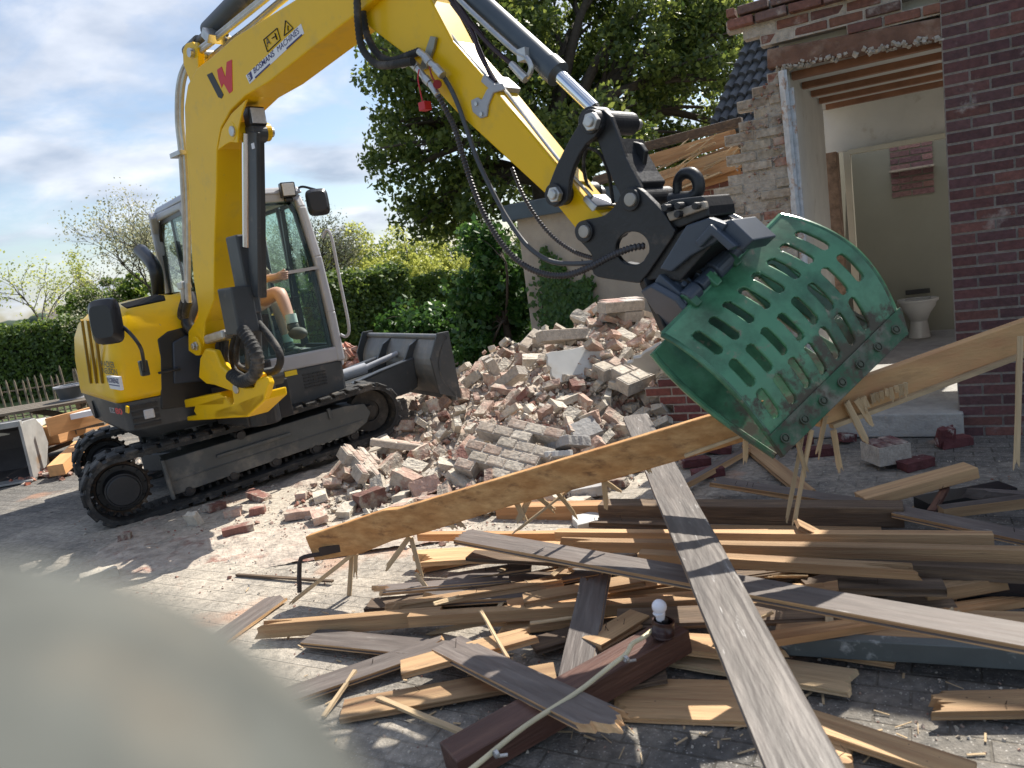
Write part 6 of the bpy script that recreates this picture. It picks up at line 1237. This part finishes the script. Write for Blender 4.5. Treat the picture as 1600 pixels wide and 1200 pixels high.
T((370, 898), .01, (520, 908), .02, .02, .012, WOODD, 'thin dark stick on the paving left of the bent bracket', name='stick', cat='stick')
# fillers below, seen in the gaps
r_ = random.Random(3); FIL = ['deep in the left end of the heap', 'under the longest dark board', 'deep under the light bulb', 'under the long diagonal board', 'beneath the brightest long boards', 'deep at the right edge of the heap']
for k in range(30):
    x = 690+r_.random()*820; y = 860+r_.random()*110; a = r_.uniform(-.3, .3)+(math.pi if r_.random() < .3 else 0); L = r_.uniform(.5, 1.5); p = G(x, y, r_.uniform(.02, .13)); d = vec(math.cos(a), math.sin(a), r_.uniform(-.05, .05))
    mt = r_.choice([WOODR, GT_, WOODD, WOODD, WOODO]); i = min(5, int((x-690)/137)); nm = {id(WOODR): 'raw wood', id(WOODD): 'old brown', id(WOODO): 'orange-brown'}.get(id(mt), 'grey-painted')
    plank('board', p-d*L/2, p+d*L/2, r_.uniform(.07, .13), r_.uniform(.018, .03), mt, None, r_.uniform(-.25, .25), (r_.choice((0, .1)), r_.choice((0, .12))), label=f'{nm} board {FIL[i]}', cat='board', group='boards of the timber heap')
for k in range(26):
    x = r_.choice([r_.uniform(650, 1000), r_.uniform(1000, 1560)]); y = r_.uniform(850, 1010); a = r_.uniform(0, math.pi); L = r_.uniform(.1, .35); p = G(x, y, r_.uniform(.02, .2)); d = vec(math.cos(a), math.sin(a), r_.uniform(-.4, .4))
    plank('lath_piece', p-d*L/2, p+d*L/2, r_.uniform(.012, .03), .006, LATH, None, r_.uniform(-1, 1), (0, .06), label='thin broken lath sticking out among the '+('left' if x < 1000 else 'right')+' boards of the heap', cat='lath', group='broken laths in the timber heap')
# lamp holder with bulb on the brown beam, cable in clips
bp0 = G(1036, 985, .20); lh = empty('light_bulb', bp0, 'white bulb in a dark round ceiling socket lying on the brown beam', 'light bulb')
b = MB(); ax_ = unit(UZ+vec(.15, 0, 0)); b.cyl(bp0-ax_*.02, bp0+ax_*.035, .042, .040, 28, cap=False); b.cyl(bp0-ax_*.02, bp0-ax_*.012, .042, .042, 28); b.ring(bp0+ax_*.035, ax_, .041, .035, .01, 28); b.build('socket_ring', mk('dark_brown_bakelite', (.05, .022, .018), .3), lh, smooth=True)
b = MB(); b.cyl(bp0-ax_*.01, bp0+ax_*.045, .02, .018, 16); b.build('lamp_socket', DPLASTIC, lh, smooth=True)
b = MB(); c = bp0+ax_*.095-vec(.018, 0, 0); b.ell(c, .027, 20, 14); b.tube([bp0+ax_*.04-vec(.012, 0, 0), bp0+ax_*.06-vec(.013, 0, 0), c-ax_*.02], [.014, .018, .024], 16, 2); b.build('bulb', mk('opal_glass', (.85, .84, .9), .25, var=.02), lh, smooth='all')
b = MB(); CBL = [(1020, 984, .195), (1005, 996, .205), (988, 1006, .2), (978, 1022, .195), (955, 1040, .185), (900, 1083, .16), (820, 1135, .145), (745, 1195, .125), (700, 1230, .12)]
b.tube([G(*q) for q in CBL], .0085, 10, 5); tag(b.build('cable', mk('cream_conduit', (.62, .55, .36), .45), smooth=True), 'cream cable pipe clipped along the reddish-brown beam', 'cable')
for (x, y, z) in ((978, 1030, .19), (775, 1178, .135)):
    b = MB(); p = G(x, y, z-.0); b.ring(p, unit(G(745, 1195, .125)-G(978, 1022, .195)), .0125, .009, .012, 14); b.box(p+vec(.02, -.0, -.008), ((1, 0, 0), (0, 1, 0), UZ), (.03, .012, .004)); tag(b.build('cable_clip', STEEL), 'small metal clip holding the cream cable, '+('upper one near the bulb' if x > 900 else 'lower one near the bottom edge'), 'clip')
# ---- beam held in the grab with laths hanging from it
HB = mk('held_beam_wood', (.46, .22, .07), .7, var=.22, scale=4, stretch=(.5, 7, 7), bump=.2, bscale=14, col2=(.52, .31, .13), c2s=2, c2r=(.4, .7), col3=(.16, .07, .025), c3s=3, c3r=(.55, .72))
e0, e1_ = D(489, 857, 4.05), D(1203, 650, 3.08)
hbm = empty('beam', e0, 'long orange-brown beam gripped by the grab, sloping down to the left over the heap', 'beam', 'beams gripped in the grab')
dir_ = unit(e1_-e0); upv = unit(UZ-dir_*dir_[2])
b = MB(); out = [(0, .0), (0, .135), (.75, .172), (.83, .155), (1.0, .165)]; L = np.linalg.norm(e1_-e0)
prof = [(0, -.06), (0, .075), (.52, .09), (.6, .075), (L*.5, .075), (L, .075), (L, -.065), (L*.7, -.072), (L*.5, -.062), (L*.3, -.075), (.5, -.07), (.3, -.09)]
cen = e0
xx, yy, zz = frame(dir_)
bm_pts = [cen+xx*a+zz*c_ for a, c_ in prof]; b.prism([p-yy*.025 for p in bm_pts], yy*.05)
q = b.build('timber', HB, hbm, bevel=.004, seg=1)
xr0, xr1 = D(1270, 645, 3.12), D(1640, 508, 3.35)
hb2 = empty('beam', xr0, 'pale orange board with a comb of laths, gripped by the grab and rising to the right edge', 'beam', 'beams gripped in the grab')
x2, y2, z2 = frame(xr1-xr0); L2 = np.linalg.norm(xr1-xr0)
b = MB(); prof = [(0, -.06), (0, .075), (L2*.45, .07), (L2, .065), (L2, -.07), (L2*.6, -.062), (L2*.35, -.075)]
b.prism([xr0+x2*a+z2*c_-y2*.02 for a, c_ in prof], y2*.045); b.build('timber', mk('pale_beam_wood', (.55, .33, .15), .7, var=.22, scale=4, stretch=(.5, 7, 7), bump=.2, bscale=14, col2=(.42, .22, .1), c2s=2, c2r=(.45, .65)), hb2, bevel=.004, seg=1)
b = MB(); b.bar(xr0+x2*.05-z2*.07-y2*.03, xr1-z2*.072-y2*.03, .03, .018); b.build('torn_batten', LATH, hb2)
def lath(par, x1, y1, d1, x2_, y2_, d2, w_=.022): plank('lath', D(x1, y1, d1), D(x2_, y2_, d2), w_, .008, LATH, par, roll=random.uniform(-.5, .5), jag=(0, .05), up=(0, 1, 0))
for a in ((551, 846, 4.0, 545, 942, 4.02), (556, 862, 3.98, 450, 946, 3.95, .02), (556, 866, 3.98, 555, 905, 4.0, .02), (640, 838, 3.85, 600, 894, 3.9, .025), (642, 840, 3.85, 660, 905, 3.85), (650, 896, 3.85, 672, 926, 3.8, .02), (700, 815, 3.7, 715, 830, 3.7), (712, 812, 3.7, 728, 828, 3.7), (806, 782, 3.6, 822, 818, 3.6, .03), (826, 780, 3.6, 806, 822, 3.6, .03), (840, 776, 3.5, 870, 800, 3.6), (870, 768, 3.5, 905, 812, 3.6, .02), (906, 752, 3.5, 800, 835, 3.6, .01), (943, 742, 3.4, 948, 800, 3.5, .022), (935, 745, 3.4, 970, 770, 3.45), (1000, 720, 3.3, 1022, 742, 3.3, .02), (1165, 672, 3.1, 1165, 728, 3.15, .02)): lath(hbm, *a)
b = MB(); b.bar(D(1070, 712, 3.2), D(1180, 672, 3.1), .03, .012); b.build('split_batten', LATH, hbm)
b = MB(); b.tube([D(548, 856, 3.98), D(500, 866, 4.0), D(476, 870, 4.0), D(468, 880, 4.0), D(468, 926, 3.98)], .012, 8, 2); b.bar(D(500, 862, 3.98), D(560, 850, 3.95), .02, .04); b.build('bent_bracket', mk('rusty_iron', (.05, .035, .03), .7, metal=.3), hbm, smooth=True)
for a in ((1322, 628, 3.1, 1358, 698, 3.15, .03), (1338, 624, 3.1, 1366, 668, 3.15, .025), (1348, 620, 3.1, 1358, 645, 3.12)): lath(hb2, *a)
for k in range(8): x = 1362+k*7.5; lath(hb2, x, 616-k*2.6, 3.12, x+2+random.uniform(-1, 3), 632-k*2.4+random.uniform(-2, 16), 3.14, .016)
for a in ((1290, 650, 3.1, 1276, 718, 3.15, .018), (1302, 672, 3.1, 1314, 742, 3.2, .022), (1255, 672, 3.0, 1228, 820, 3.1, .014), (1268, 672, 3.0, 1240, 822, 3.1, .016), (1246, 690, 3.0, 1262, 745, 3.05, .018)): lath(hb2, *a)
lath(hb2, 1594, 525, 3.2, 1588, 735, 3.25, .022)
# ================================================================ yard things at the left
# loader bucket
lb = empty('loader_bucket', G(20, 762, 0), 'light grey scuffed loader bucket standing open at the left edge', 'loader bucket')
bx_ = unit((.97, .2, 0)); by_ = unit((-.2, .97, 0)); o = G(54, 752, 0)
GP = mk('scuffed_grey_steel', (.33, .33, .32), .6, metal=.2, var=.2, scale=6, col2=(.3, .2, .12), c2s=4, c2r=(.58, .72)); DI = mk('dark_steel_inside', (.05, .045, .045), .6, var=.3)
sidep = [(0, 0), (.06, .0), (.42, .08), (.6, .3), (.55, .5), (.4, .62), (.08, .64), (.0, .6)]
for s in (0, -1.9):
    b = MB(); b.prism([o+by_*a+UZ*z+bx_*s for a, z in sidep], -bx_*.03); b.build('side_plate', GP, lb, bevel=.006)
b = MB(); P = sidep[1:]; 
for i in range(len(P)-2):
    a, c_ = P[i], P[i+1]; b.prism([o+by_*a[0]+UZ*a[1]-bx_*.03, o+by_*c_[0]+UZ*c_[1]-bx_*.03, o+by_*(c_[0])+UZ*(c_[1]+.0)-bx_*1.9, o+by_*a[0]+UZ*a[1]-bx_*1.9], vec(0, 0, .015)+by_*.012)
b.build('bucket_shell', DI, lb)
b = MB(); b.prism([o+by_*-.06+UZ*.012, o+by_*.15+UZ*.012, o+by_*.15+UZ*.012-bx_*1.93, o+by_*-.06+UZ*.012-bx_*1.93], UZ*.02); b.bar(o+by_*.02+UZ*.63, o+by_*.02+UZ*.63-bx_*1.93, .06, .06); b.build('cutting_lip', GP, lb, bevel=.004)
# picnic table
td = unit((.96, .28, 0)); tn = vec(-td[1], td[0], 0); tb = D(30, 712, 9.6); tb[2] = 0; c0 = tb+td*.1
pt = empty('picnic_table', c0, 'weathered dark wooden picnic table with attached benches by the hedge', 'picnic table')
WT = mk('weathered_wood', (.13, .11, .085), .85, var=.3, scale=5, stretch=(1, 5, 5), bump=.3)
for k in range(4): b = MB(); b.bar(c0+tn*(-.3+.2*k)-td*1.1+UZ*.74, c0+tn*(-.3+.2*k)+td*1.1+UZ*.74, .17, .04); b.build('table_board', WT, pt, bevel=.004)
for s in (-1, 1):
    b = MB(); b.bar(c0+tn*.75*s-td*1.1+UZ*.44, c0+tn*.75*s+td*1.1+UZ*.44, .24, .045); b.build('bench', WT, pt, bevel=.004)
    b = MB(); q = c0+td*.75*s; b.bar(q+tn*.6+UZ*0, q+tn*.2+UZ*.72, .05, .1); b.bar(q-tn*.6, q-tn*.2+UZ*.72, .05, .1); b.bar(q-tn*.8+UZ*.4, q+tn*.8+UZ*.4, .05, .1); b.bar(q-tn*.35+UZ*.69, q+tn*.35+UZ*.69, .05, .09); b.bar(q+UZ*.42, c0+td*.15*s+UZ*.7, .05, .08); b.build('trestle', WT, pt)
for k, (dx_, lab) in enumerate(((-.95, 'white box with dark label at the far left of the picnic table'), (-.62, 'white box with dark label beside the other box on the picnic table'))):
    t = empty('carton', c0+td*dx_-tn*.1+UZ*.76, lab, 'box', 'white boxes on the picnic table'); b = MB(); b.box(c0+td*dx_-tn*.1+UZ*.85, (td, tn, UZ), (.27, .22, .18)); b.build('box_body', WHITE, t, bevel=.006); b = MB(); b.box(c0+td*(dx_+.02)-tn*.212+UZ*.86, (td, tn, UZ), (.14, .006, .09)); b.build('box_label', DPLASTIC, t)
t = empty('flower_pot', c0+td*.62+UZ*.76, 'dark round pot with a light rim standing on the picnic table', 'pot'); b = MB(); b.cyl(c0+td*.62+UZ*.765, c0+td*.62+UZ*.93, .13, .17, 20); b.build('pot_body', mk('slate_pot', (.05, .06, .07), .5), t, smooth=True); b = MB(); b.ring(c0+td*.62+UZ*.935, UZ, .18, .155, .02, 20); b.build('pot_rim', LGREY, t); b = MB(); b.ring(c0+td*.62+UZ*.77, UZ, .145, .1, .015, 20); b.build('saucer', LGREY, t)
pt.scale = (1, 1, .84)
for o_ in list(SC.objects):
    if o_.name.split('.')[0] in ('carton', 'flower_pot'): o_.location.z -= .12
# white crate frame behind bucket
wc = empty('white_frame', D(15, 740, 9)*vec(1, 1, 0), 'white slatted box frame behind the loader bucket', 'crate'); q = D(15, 740, 8.8); q[2] = 0; CRM = mk('cream_plastic', (.66, .64, .56), .5)
for s in (-.62, -.28, .0, .16, .36): b = MB(); b.box(q+td*s+UZ*.24, (td, tn, UZ), (.1, .08, .48)); b.build('slat', CRM, wc)
b = MB(); b.box(q+td*-.15+UZ*.5, (td, tn, UZ), (1.16, .5, .07)); b.build('top_panel', CRM, wc, bevel=.01)
# lumber stack
def Y(p1, z1, p2, z2, wd, th, mat, label, cat='beam', jag=(0, 0), grp='timber stacked at the left', roll=0.): return plank('timber_beam', G(*p1, z1), G(*p2, z2), wd, th, mat, None, roll, jag, label=label, cat=cat, group=grp)
NEWO = mk('fresh_orange_wood', (.62, .33, .14), .65, var=.15, scale=4, stretch=(.6, 5, 5), rand=.1)
Y((78, 680), .36, (170, 648), .38, .22, .2, NEWO, 'thick fresh orange beam on the stack at the left'); Y((75, 668), .5, (160, 645), .52, .05, .2, NEWO, 'upright orange board behind the thick fresh beam', 'board')
Y((115, 650), .56, (165, 640), .58, .14, .06, WHITE, 'short white painted timber on top of the left stack'); Y((88, 735), .1, (130, 695), .2, .16, .12, NEWO, 'orange beam end pointing at the viewer below the stack')
Y((55, 712), .12, (112, 690), .2, .2, .04, WOODD, 'dark brown board under the fresh beam'); Y((50, 700), .2, (105, 688), .25, .18, .03, NEWO, 'pale brown board between the stack and the bucket'); Y((60, 720), .05, (125, 705), .06, .2, .05, WOODD, 'lowest dark board of the left stack')
Y((48, 690), .22, (90, 668), .2, .12, .03, LATH, 'pale board poking out behind the bucket'); Y((50, 725), .02, (105, 715), .02, .15, .05, WOODR, 'raw board lying on the ground by the bucket')
# picket fence
fc = empty('picket_fence', D(60, 690, 14.5)*vec(1, 1, 0), 'low weathered chestnut picket fence in front of the clipped hedge', 'fence'); f0 = D(-140, 720, 12.0); f1 = D(200, 650, 12.3); f0[2] = f1[2] = 0
PK_ = mk('chestnut_pale', (.2, .165, .12), .9, var=.3, scale=8); fd = unit(f1-f0); FL = np.linalg.norm(f1-f0); r_ = random.Random(4)
for k in range(int(FL/.105)):
    p = f0+fd*(.105*k+r_.uniform(-.012, .012)); h_ = .84+r_.uniform(-.04, .04)+(.12 if k == 24 else 0); tl = vec(r_.uniform(-.04, .04), 0, 0); b = MB(); b.cyl(p, p+UZ*h_*.94+tl, .018, .016, 7); b.cyl(p+UZ*h_*.94+tl, p+UZ*h_+tl, .016, .004, 7); b.build('picket', PK_, fc)
for z in (.25, .66): b = MB(); b.bar(f0+UZ*z+vec(0, .04, 0), f1+UZ*z+vec(0, .04, 0), .02, .02); b.build('rail', PK_, fc)
# lawn strip behind the yard
g = MB(); g.add([(-40, 11.8, .008), (-2.5, 11.8, .008), (-2.5, 40, .008), (-40, 40, .008)], [(0, 1, 2, 3)]); tag(g.build('lawn', mk('lawn_green', (.09, .12, .035), .95, var=.4, scale=3, bump=.5), origin=(-20, 20, 0)), kind='structure')
# ================================================================ vegetation
LG_D = leaf_mat('oak_leaves', (.03, .065, .014), (.19, .24, .05), .48); LG_H = leaf_mat('hedge_leaves', (.035, .075, .015), (.13, .2, .035), .35); LG_Y = leaf_mat('young_leaves', (.2, .25, .05), (.42, .46, .12), .5)
LG_P = leaf_mat('pale_blossom_leaves', (.2, .22, .11), (.4, .4, .27), .4); LG_S = leaf_mat('shrub_leaves', (.02, .07, .015), (.07, .16, .03), .35); LG_M = leaf_mat('laurel_leaves', (.06, .12, .02), (.2, .28, .05), .4)
def grow(mb, p, d, L, r_, lev, maxl, tips, rr, spread=.7, kids=(2, 4), droop=0., segs=True):
    pts = [p]; q = p; dd = d
    for i in range(3): dd = unit(dd+vec(rr.gauss(0, .14), rr.gauss(0, .14), rr.gauss(0, .08)-droop)); q = q+dd*L/3; pts.append(q)
    mb.tube(pts, [r_, r_*.55], 6 if lev > 1 else 8, 2, caps=False)
    if lev >= maxl: tips.append((q, dd)); tips.append(((q+p)/2, dd)); return
    n = rr.randint(*kids)
    for k in range(n):
        t = rr.uniform(.45, 1) if k else 1; c = p+(q-p)*t; a = vec(rr.gauss(0, 1), rr.gauss(0, 1), rr.gauss(0, 1)*.8); nd_ = unit(dd+a*spread*.7); grow(mb, c, nd_, L*rr.uniform(.6, .85), r_*.55, lev+1, maxl, tips, rr, spread, kids, droop)
def tree(name, base, h, rad, blobs, nleaf, lsize, lmat, label, cat='tree', lev=3, trunk_h=.4, clump=.5, seed=1, lean=0., grp=None, kids=(3, 4), bark=None, dens_in=.35):
    rr = random.Random(seed); base = vec(base); t = empty(name, base, label, cat, grp); mb = MB(); tips = []
    top = base+UZ*h*trunk_h+vec(lean, 0, 0); mb.tube([base-UZ*.1, base+UZ*h*trunk_h*.5+vec(lean*.3, 0, 0), top], [rad*1.2, rad, rad*.8], 12, 4)
    if blobs is None:
        for k in range(rr.randint(4, 6)): a = k*1.3+rr.random(); grow(mb, top-UZ*h*.1*rr.random(), unit((math.cos(a)*.5, math.sin(a)*.5, 1)), h*.2, rad*.5, 1, lev, tips, rr, .6, kids)
        T_ = np.array([p for p, d in tips]); P = T_[rng.integers(0, len(T_), nleaf)]+rng.normal(size=(nleaf, 3))*clump
    else:
        B = []; Wt = []
        for (c, r3) in blobs:
            c = base+vec(c); r3 = vec(r3); mid = top+(c-top)*.5+vec(rr.gauss(0, .2), rr.gauss(0, .2), .15*np.linalg.norm(c-top)); mb.tube([top-UZ*.2, mid, c+vec(0, 0, -.2)], [rad*.45, rad*.25, rad*.08], 7, 4)
            for m in range(4): g_ = c+r3*vec(rr.uniform(-.8, .8), rr.uniform(-.8, .8), rr.uniform(-.7, .8)); mb.tube([mid, (mid+g_)/2+UZ*.1, g_], [rad*.14, rad*.05], 5, 3)
            B.append((c, r3)); Wt.append(r3[0]*r3[1]*r3[2])
        Wt = np.array(Wt)**.75; Wt /= Wt.sum(); P = []
        for (c, r3), w_ in zip(B, Wt):
            nc = int(26*max(1, r3.mean()**1.6)); dirs = rng.normal(size=(nc, 3)); dirs /= np.linalg.norm(dirs, axis=1)[:, None]; rad_ = rng.uniform(dens_in, 1.08, (nc, 1))**.6; cc_ = c+dirs*r3*rad_; n = int(nleaf*w_)
            j = rng.integers(0, nc, n); off = rng.normal(size=(n, 3)); cs = rng.uniform(.5, 1.3, nc)[j][:, None]; off = off*np.minimum(1, 1.5/np.linalg.norm(off, axis=1))[:, None]; P.append(cc_[j]+off*clump*cs*vec(1, 1, .7))
        P = np.vstack(P)
    mb.build('trunk', bark or TRUNK, t, smooth='all'); leafmesh('crown', leaves(P, lsize, .62), lmat, t); return t
def wpt(x, y, d): p = D(x, y, d); return p
def tbase(x, d): p = D(x, 500, d); p[2] = 0; return p
# the large oak behind
ob = tbase(880, 19.5); BL = []
for (x, y, r_) in ((640, 110, 55), (608, 60, 38), (700, 60, 75), (640, 200, 60), (620, 260, 45), (690, 290, 65), (655, 335, 38), (700, 345, 42), (760, 200, 80), (800, 80, 90), (780, -40, 100), (900, 20, 95), (880, 150, 85), (930, 230, 80), (850, 280, 60), (1000, 90, 90), (1080, 60, 80), (1060, 160, 75), (1010, 240, 65), (1120, 40, 48), (1125, 110, 40), (1100, -20, 70), (960, -80, 100), (680, -50, 80), (1080, 230, 45), (740, 120, 60), (760, 320, 45), (1130, 180, 30), (595, 115, 25), (612, 190, 25)):
    p = D(x, y, 19.5+random.uniform(-2.2, 2.2)); s = r_/1202*19.5; BL.append((p-ob, (s, s*1.1, s*.85)))
tree('oak_tree', ob, 12, .42, BL, 84000, .15, LG_D, 'large dark green oak filling the sky between the boom and the ruined wall', 'tree', clump=.3, trunk_h=.3, seed=3)
# hedges
def hedge(name, p0, p1, wd, h, n, size, mat, label, grp=None, jit=.9):
    p0 = vec(p0); p1 = vec(p1); d = unit(p1-p0); L = np.linalg.norm(p1-p0); nn = vec(-d[1], d[0], 0); t = empty(name, (p0+p1)/2, label, 'hedge', grp)
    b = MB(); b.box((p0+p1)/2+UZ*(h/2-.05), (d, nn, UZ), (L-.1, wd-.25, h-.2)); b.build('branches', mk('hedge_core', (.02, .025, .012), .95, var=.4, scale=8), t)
    a = rng.uniform(0, L, n); k = rng.random(n); P = np.zeros((n, 3)); Nn = np.zeros((n, 3)); face = rng.random(n)
    for i in range(n):
        f = face[i]; u = rng.normal()*.045+.04*math.sin(a[i]*5)+.03*math.sin(a[i]*13+k[i]*6)
        if f < .62: P[i] = p0+d*a[i]-nn*(wd/2+u-.03)+UZ*(k[i]*h); Nn[i] = -nn
        elif f < .88: P[i] = p0+d*a[i]+nn*((k[i]-.5)*wd)+UZ*(h+u); Nn[i] = UZ
        else: s = 1 if i % 2 else 0; P[i] = (p1 if s else p0)+(d if s else -d)*u+nn*((k[i]-.5)*wd)+UZ*(rng.random()*h); Nn[i] = d if s else -d
    leafmesh('foliage', leaves(P, size, .65, Nn, jit), mat, t)
def gp(x, d): p = D(x, 500, d); p[2] = 0; return p
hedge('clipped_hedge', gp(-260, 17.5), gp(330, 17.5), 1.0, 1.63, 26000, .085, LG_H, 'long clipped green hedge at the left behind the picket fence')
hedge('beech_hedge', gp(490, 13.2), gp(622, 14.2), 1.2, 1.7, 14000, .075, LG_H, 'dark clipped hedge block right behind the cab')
hedge('low_hedge', gp(600, 20), gp(850, 21), 1.2, 1.45, 9000, .11, LG_M, 'lighter hedge top running behind the shrubs toward the stucco wall')
tree('shrub', gp(715, 12.6), 1.4, .05, [((dx_, dy_, z), (.42, .4, .4)) for dx_ in (-.9, -.3, .3, .8) for dy_ in (0, .2) for z in (.3, .7)], 11000, .10, LG_S, 'broad-leaved dark shrub between the hedge block and the beige wing', 'shrub', clump=.12, seed=5)
tree('shrub', gp(790, 11.3), 2.2, .06, [((-.35, 0, .4), (.4, .4, .45)), ((.05, .1, .9), (.4, .4, .45)), ((-.05, 0, 1.5), (.38, .35, .4)), ((-.15, .1, 1.95), (.25, .3, .25)), ((-.45, 0, 1.15), (.3, .3, .35))], 9000, .11, LG_S, 'tall leafy shrub growing against the left end of the beige wing', 'shrub', clump=.12, seed=6)
# climbing ivy on the rendered wall
P = []
for (x, y, s, n) in ((860, 430, 16, 260), (865, 460, 22, 500), (875, 490, 20, 400), (858, 505, 15, 250), (905, 470, 16, 300), (915, 450, 10, 160), (890, 520, 25, 400), (850, 400, 8, 60), (925, 490, 12, 120), (870, 440, 14, 200)):
    for k in range(n): q = wpx(random.gauss(x, s*.6), random.gauss(y, s*.7), -.03-random.random()*.06); P.append(q)
P = np.array(P); t = empty('ivy', (P[:, 0].mean(), P[:, 1].mean(), 0), 'ivy climbing in two clumps on the beige rendered wall', 'climbing plant'); leafmesh('ivy_leaves', leaves(P, .07, .8, np.tile(-NF, (len(P), 1)), .5), LG_S, t)
b = MB()
for x0, x1 in ((868, 860), (905, 915), (880, 862)): b.tube([wpx(x0, 560, -.02), wpx((x0+x1)/2+6, 500, -.02), wpx(x1, 440, -.02), wpx(x1-6, 405, -.02)], .008, 5, 4)
b.build('ivy_stem', TRUNK, t)
# lighter trees behind
tree('budding_tree', gp(296, 17), 5.4, .08, None, 12000, .055, LG_P, 'pale budding tree behind the cab at left, twigs showing', lev=5, clump=.14, trunk_h=.25, seed=11, kids=(3, 4))
tree('budding_tree', gp(505, 19), 4.6, .09, None, 5000, .06, LG_P, 'pale bare-branched tree right behind the cab windscreen', lev=5, clump=.14, trunk_h=.25, seed=23, kids=(3, 4))
tree('young_tree', gp(66, 24), 5.6, .05, None, 1500, .08, LG_Y, 'thin young tree at the far left above the hedge', lev=3, clump=.2, trunk_h=.3, seed=8)
tree('young_tree', gp(140, 26), 4.5, .05, [((0, 0, 1.6), (.4, .4, .5)), ((0, 0, 2.5), (.32, .3, .6)), ((0, 0, 3.4), (.2, .2, .5))], 2400, .08, LG_Y, 'narrow upright young tree beside the thatched roof', clump=.16, seed=9)
tree('laurel_bush', gp(175, 19.5), 2.6, .08, [((-.7, 0, 1.7), (.6, .5, .6)), ((0, 0, 2.0), (.7, .5, .6)), ((.7, 0, 1.9), (.6, .5, .6))], 7000, .12, LG_M, 'rounded bright green bush above the hedge left of the machine', 'bush', clump=.12, seed=12)
for k, (x, d, h_, lab) in enumerate(((560, 22, 3.1, 'yellow-green bush with upright shoots behind the beech hedge, left one'), (625, 24, 3.0, 'yellow-green bush left of the oak crown, middle one'), (690, 27, 2.9, 'bright yellow-green bush under the left edge of the oak'))):
    tree('young_bush', gp(x, d), h_, .05, [((-.9, 0, h_*.5), (.8, .6, .5)), ((0, 0, h_*.65), (.8, .6, .6)), ((.9, 0, h_*.55), (.7, .6, .5)), ((.3, 0, h_*.9), (.3, .3, .5)), ((-.5, 0, h_*.85), (.25, .3, .5))], 5200, .1, LG_Y, lab, 'bush', clump=.15, seed=20+k, grp='yellow-green bushes behind the hedge')
tree('field_tree', gp(560, 60), 5, .2, [((dx_, 0, 2.6), (2.2, 2, 1.6)) for dx_ in (-6, -3, 0, 3, 6, 10, 14)], 9000, .3, LG_H, 'row of distant dark treetops on the horizon behind the bushes', 'trees', clump=.4, seed=31)
# thatched roofed house far left
hb = gp(116, 30); hh = empty('farmhouse', hb, 'distant low house with grey-brown roof above the left hedge', 'house'); b = MB(); b.box(hb+UZ*.75, ((1, 0, 0), (0, 1, 0), UZ), (2.2, 3, 1.5)); b.build('walls', mk('farm_wall', (.3, .2, .16), .9), hh)
b = MB(); P = [hb+vec(-1.2, -1.6, 1.45), hb+vec(1.2, -1.6, 1.45), hb+vec(1.2, 1.6, 1.45), hb+vec(-1.2, 1.6, 1.45), hb+vec(-.1, 0, 2.35), hb+vec(.5, 0, 2.35)]; b.add(P, [(0, 1, 5, 4), (2, 3, 4, 5), (0, 4, 3), (1, 2, 5), (0, 3, 2, 1)]); b.build('roof', mk('thatch', (.17, .15, .13), .95, var=.3), hh)
# ---- unidentified grey blur close to the lens, stood in for by an added post
BLURM = mk('blur_grey', (.078, .083, .075), .9, var=.55, scale=30, col2=(.125, .11, .085), c2s=20, c2r=(.5, .7), bump=.2)

pc = D(-225, 1800, .1); rp = empty('post', (pc[0], pc[1], 0), 'unidentified grey blur close to the lens at lower left, added as a round-topped post', 'post')
b = MB(); PR = .076; b.cyl(vec(pc[0], pc[1], 0), pc, PR, PR, 40, cap=False); b.build('shaft', BLURM, rp, smooth='all')
b = MB(); n = 40
for i in range(12):
    a0, a1 = math.pi/2*i/12, math.pi/2*(i+1)/12; A = [pc+vec(math.cos(t)*math.cos(a0), math.sin(t)*math.cos(a0), math.sin(a0))*PR for t in np.linspace(0, 2*math.pi, n, endpoint=False)]; B_ = [pc+vec(math.cos(t)*math.cos(a1), math.sin(t)*math.cos(a1), math.sin(a1))*PR for t in np.linspace(0, 2*math.pi, n, endpoint=False)]
    b.add(A+B_, [(j, (j+1) % n, n+(j+1) % n, n+j) for j in range(n)])
b.build('rounded_cap', BLURM, rp, smooth='all')
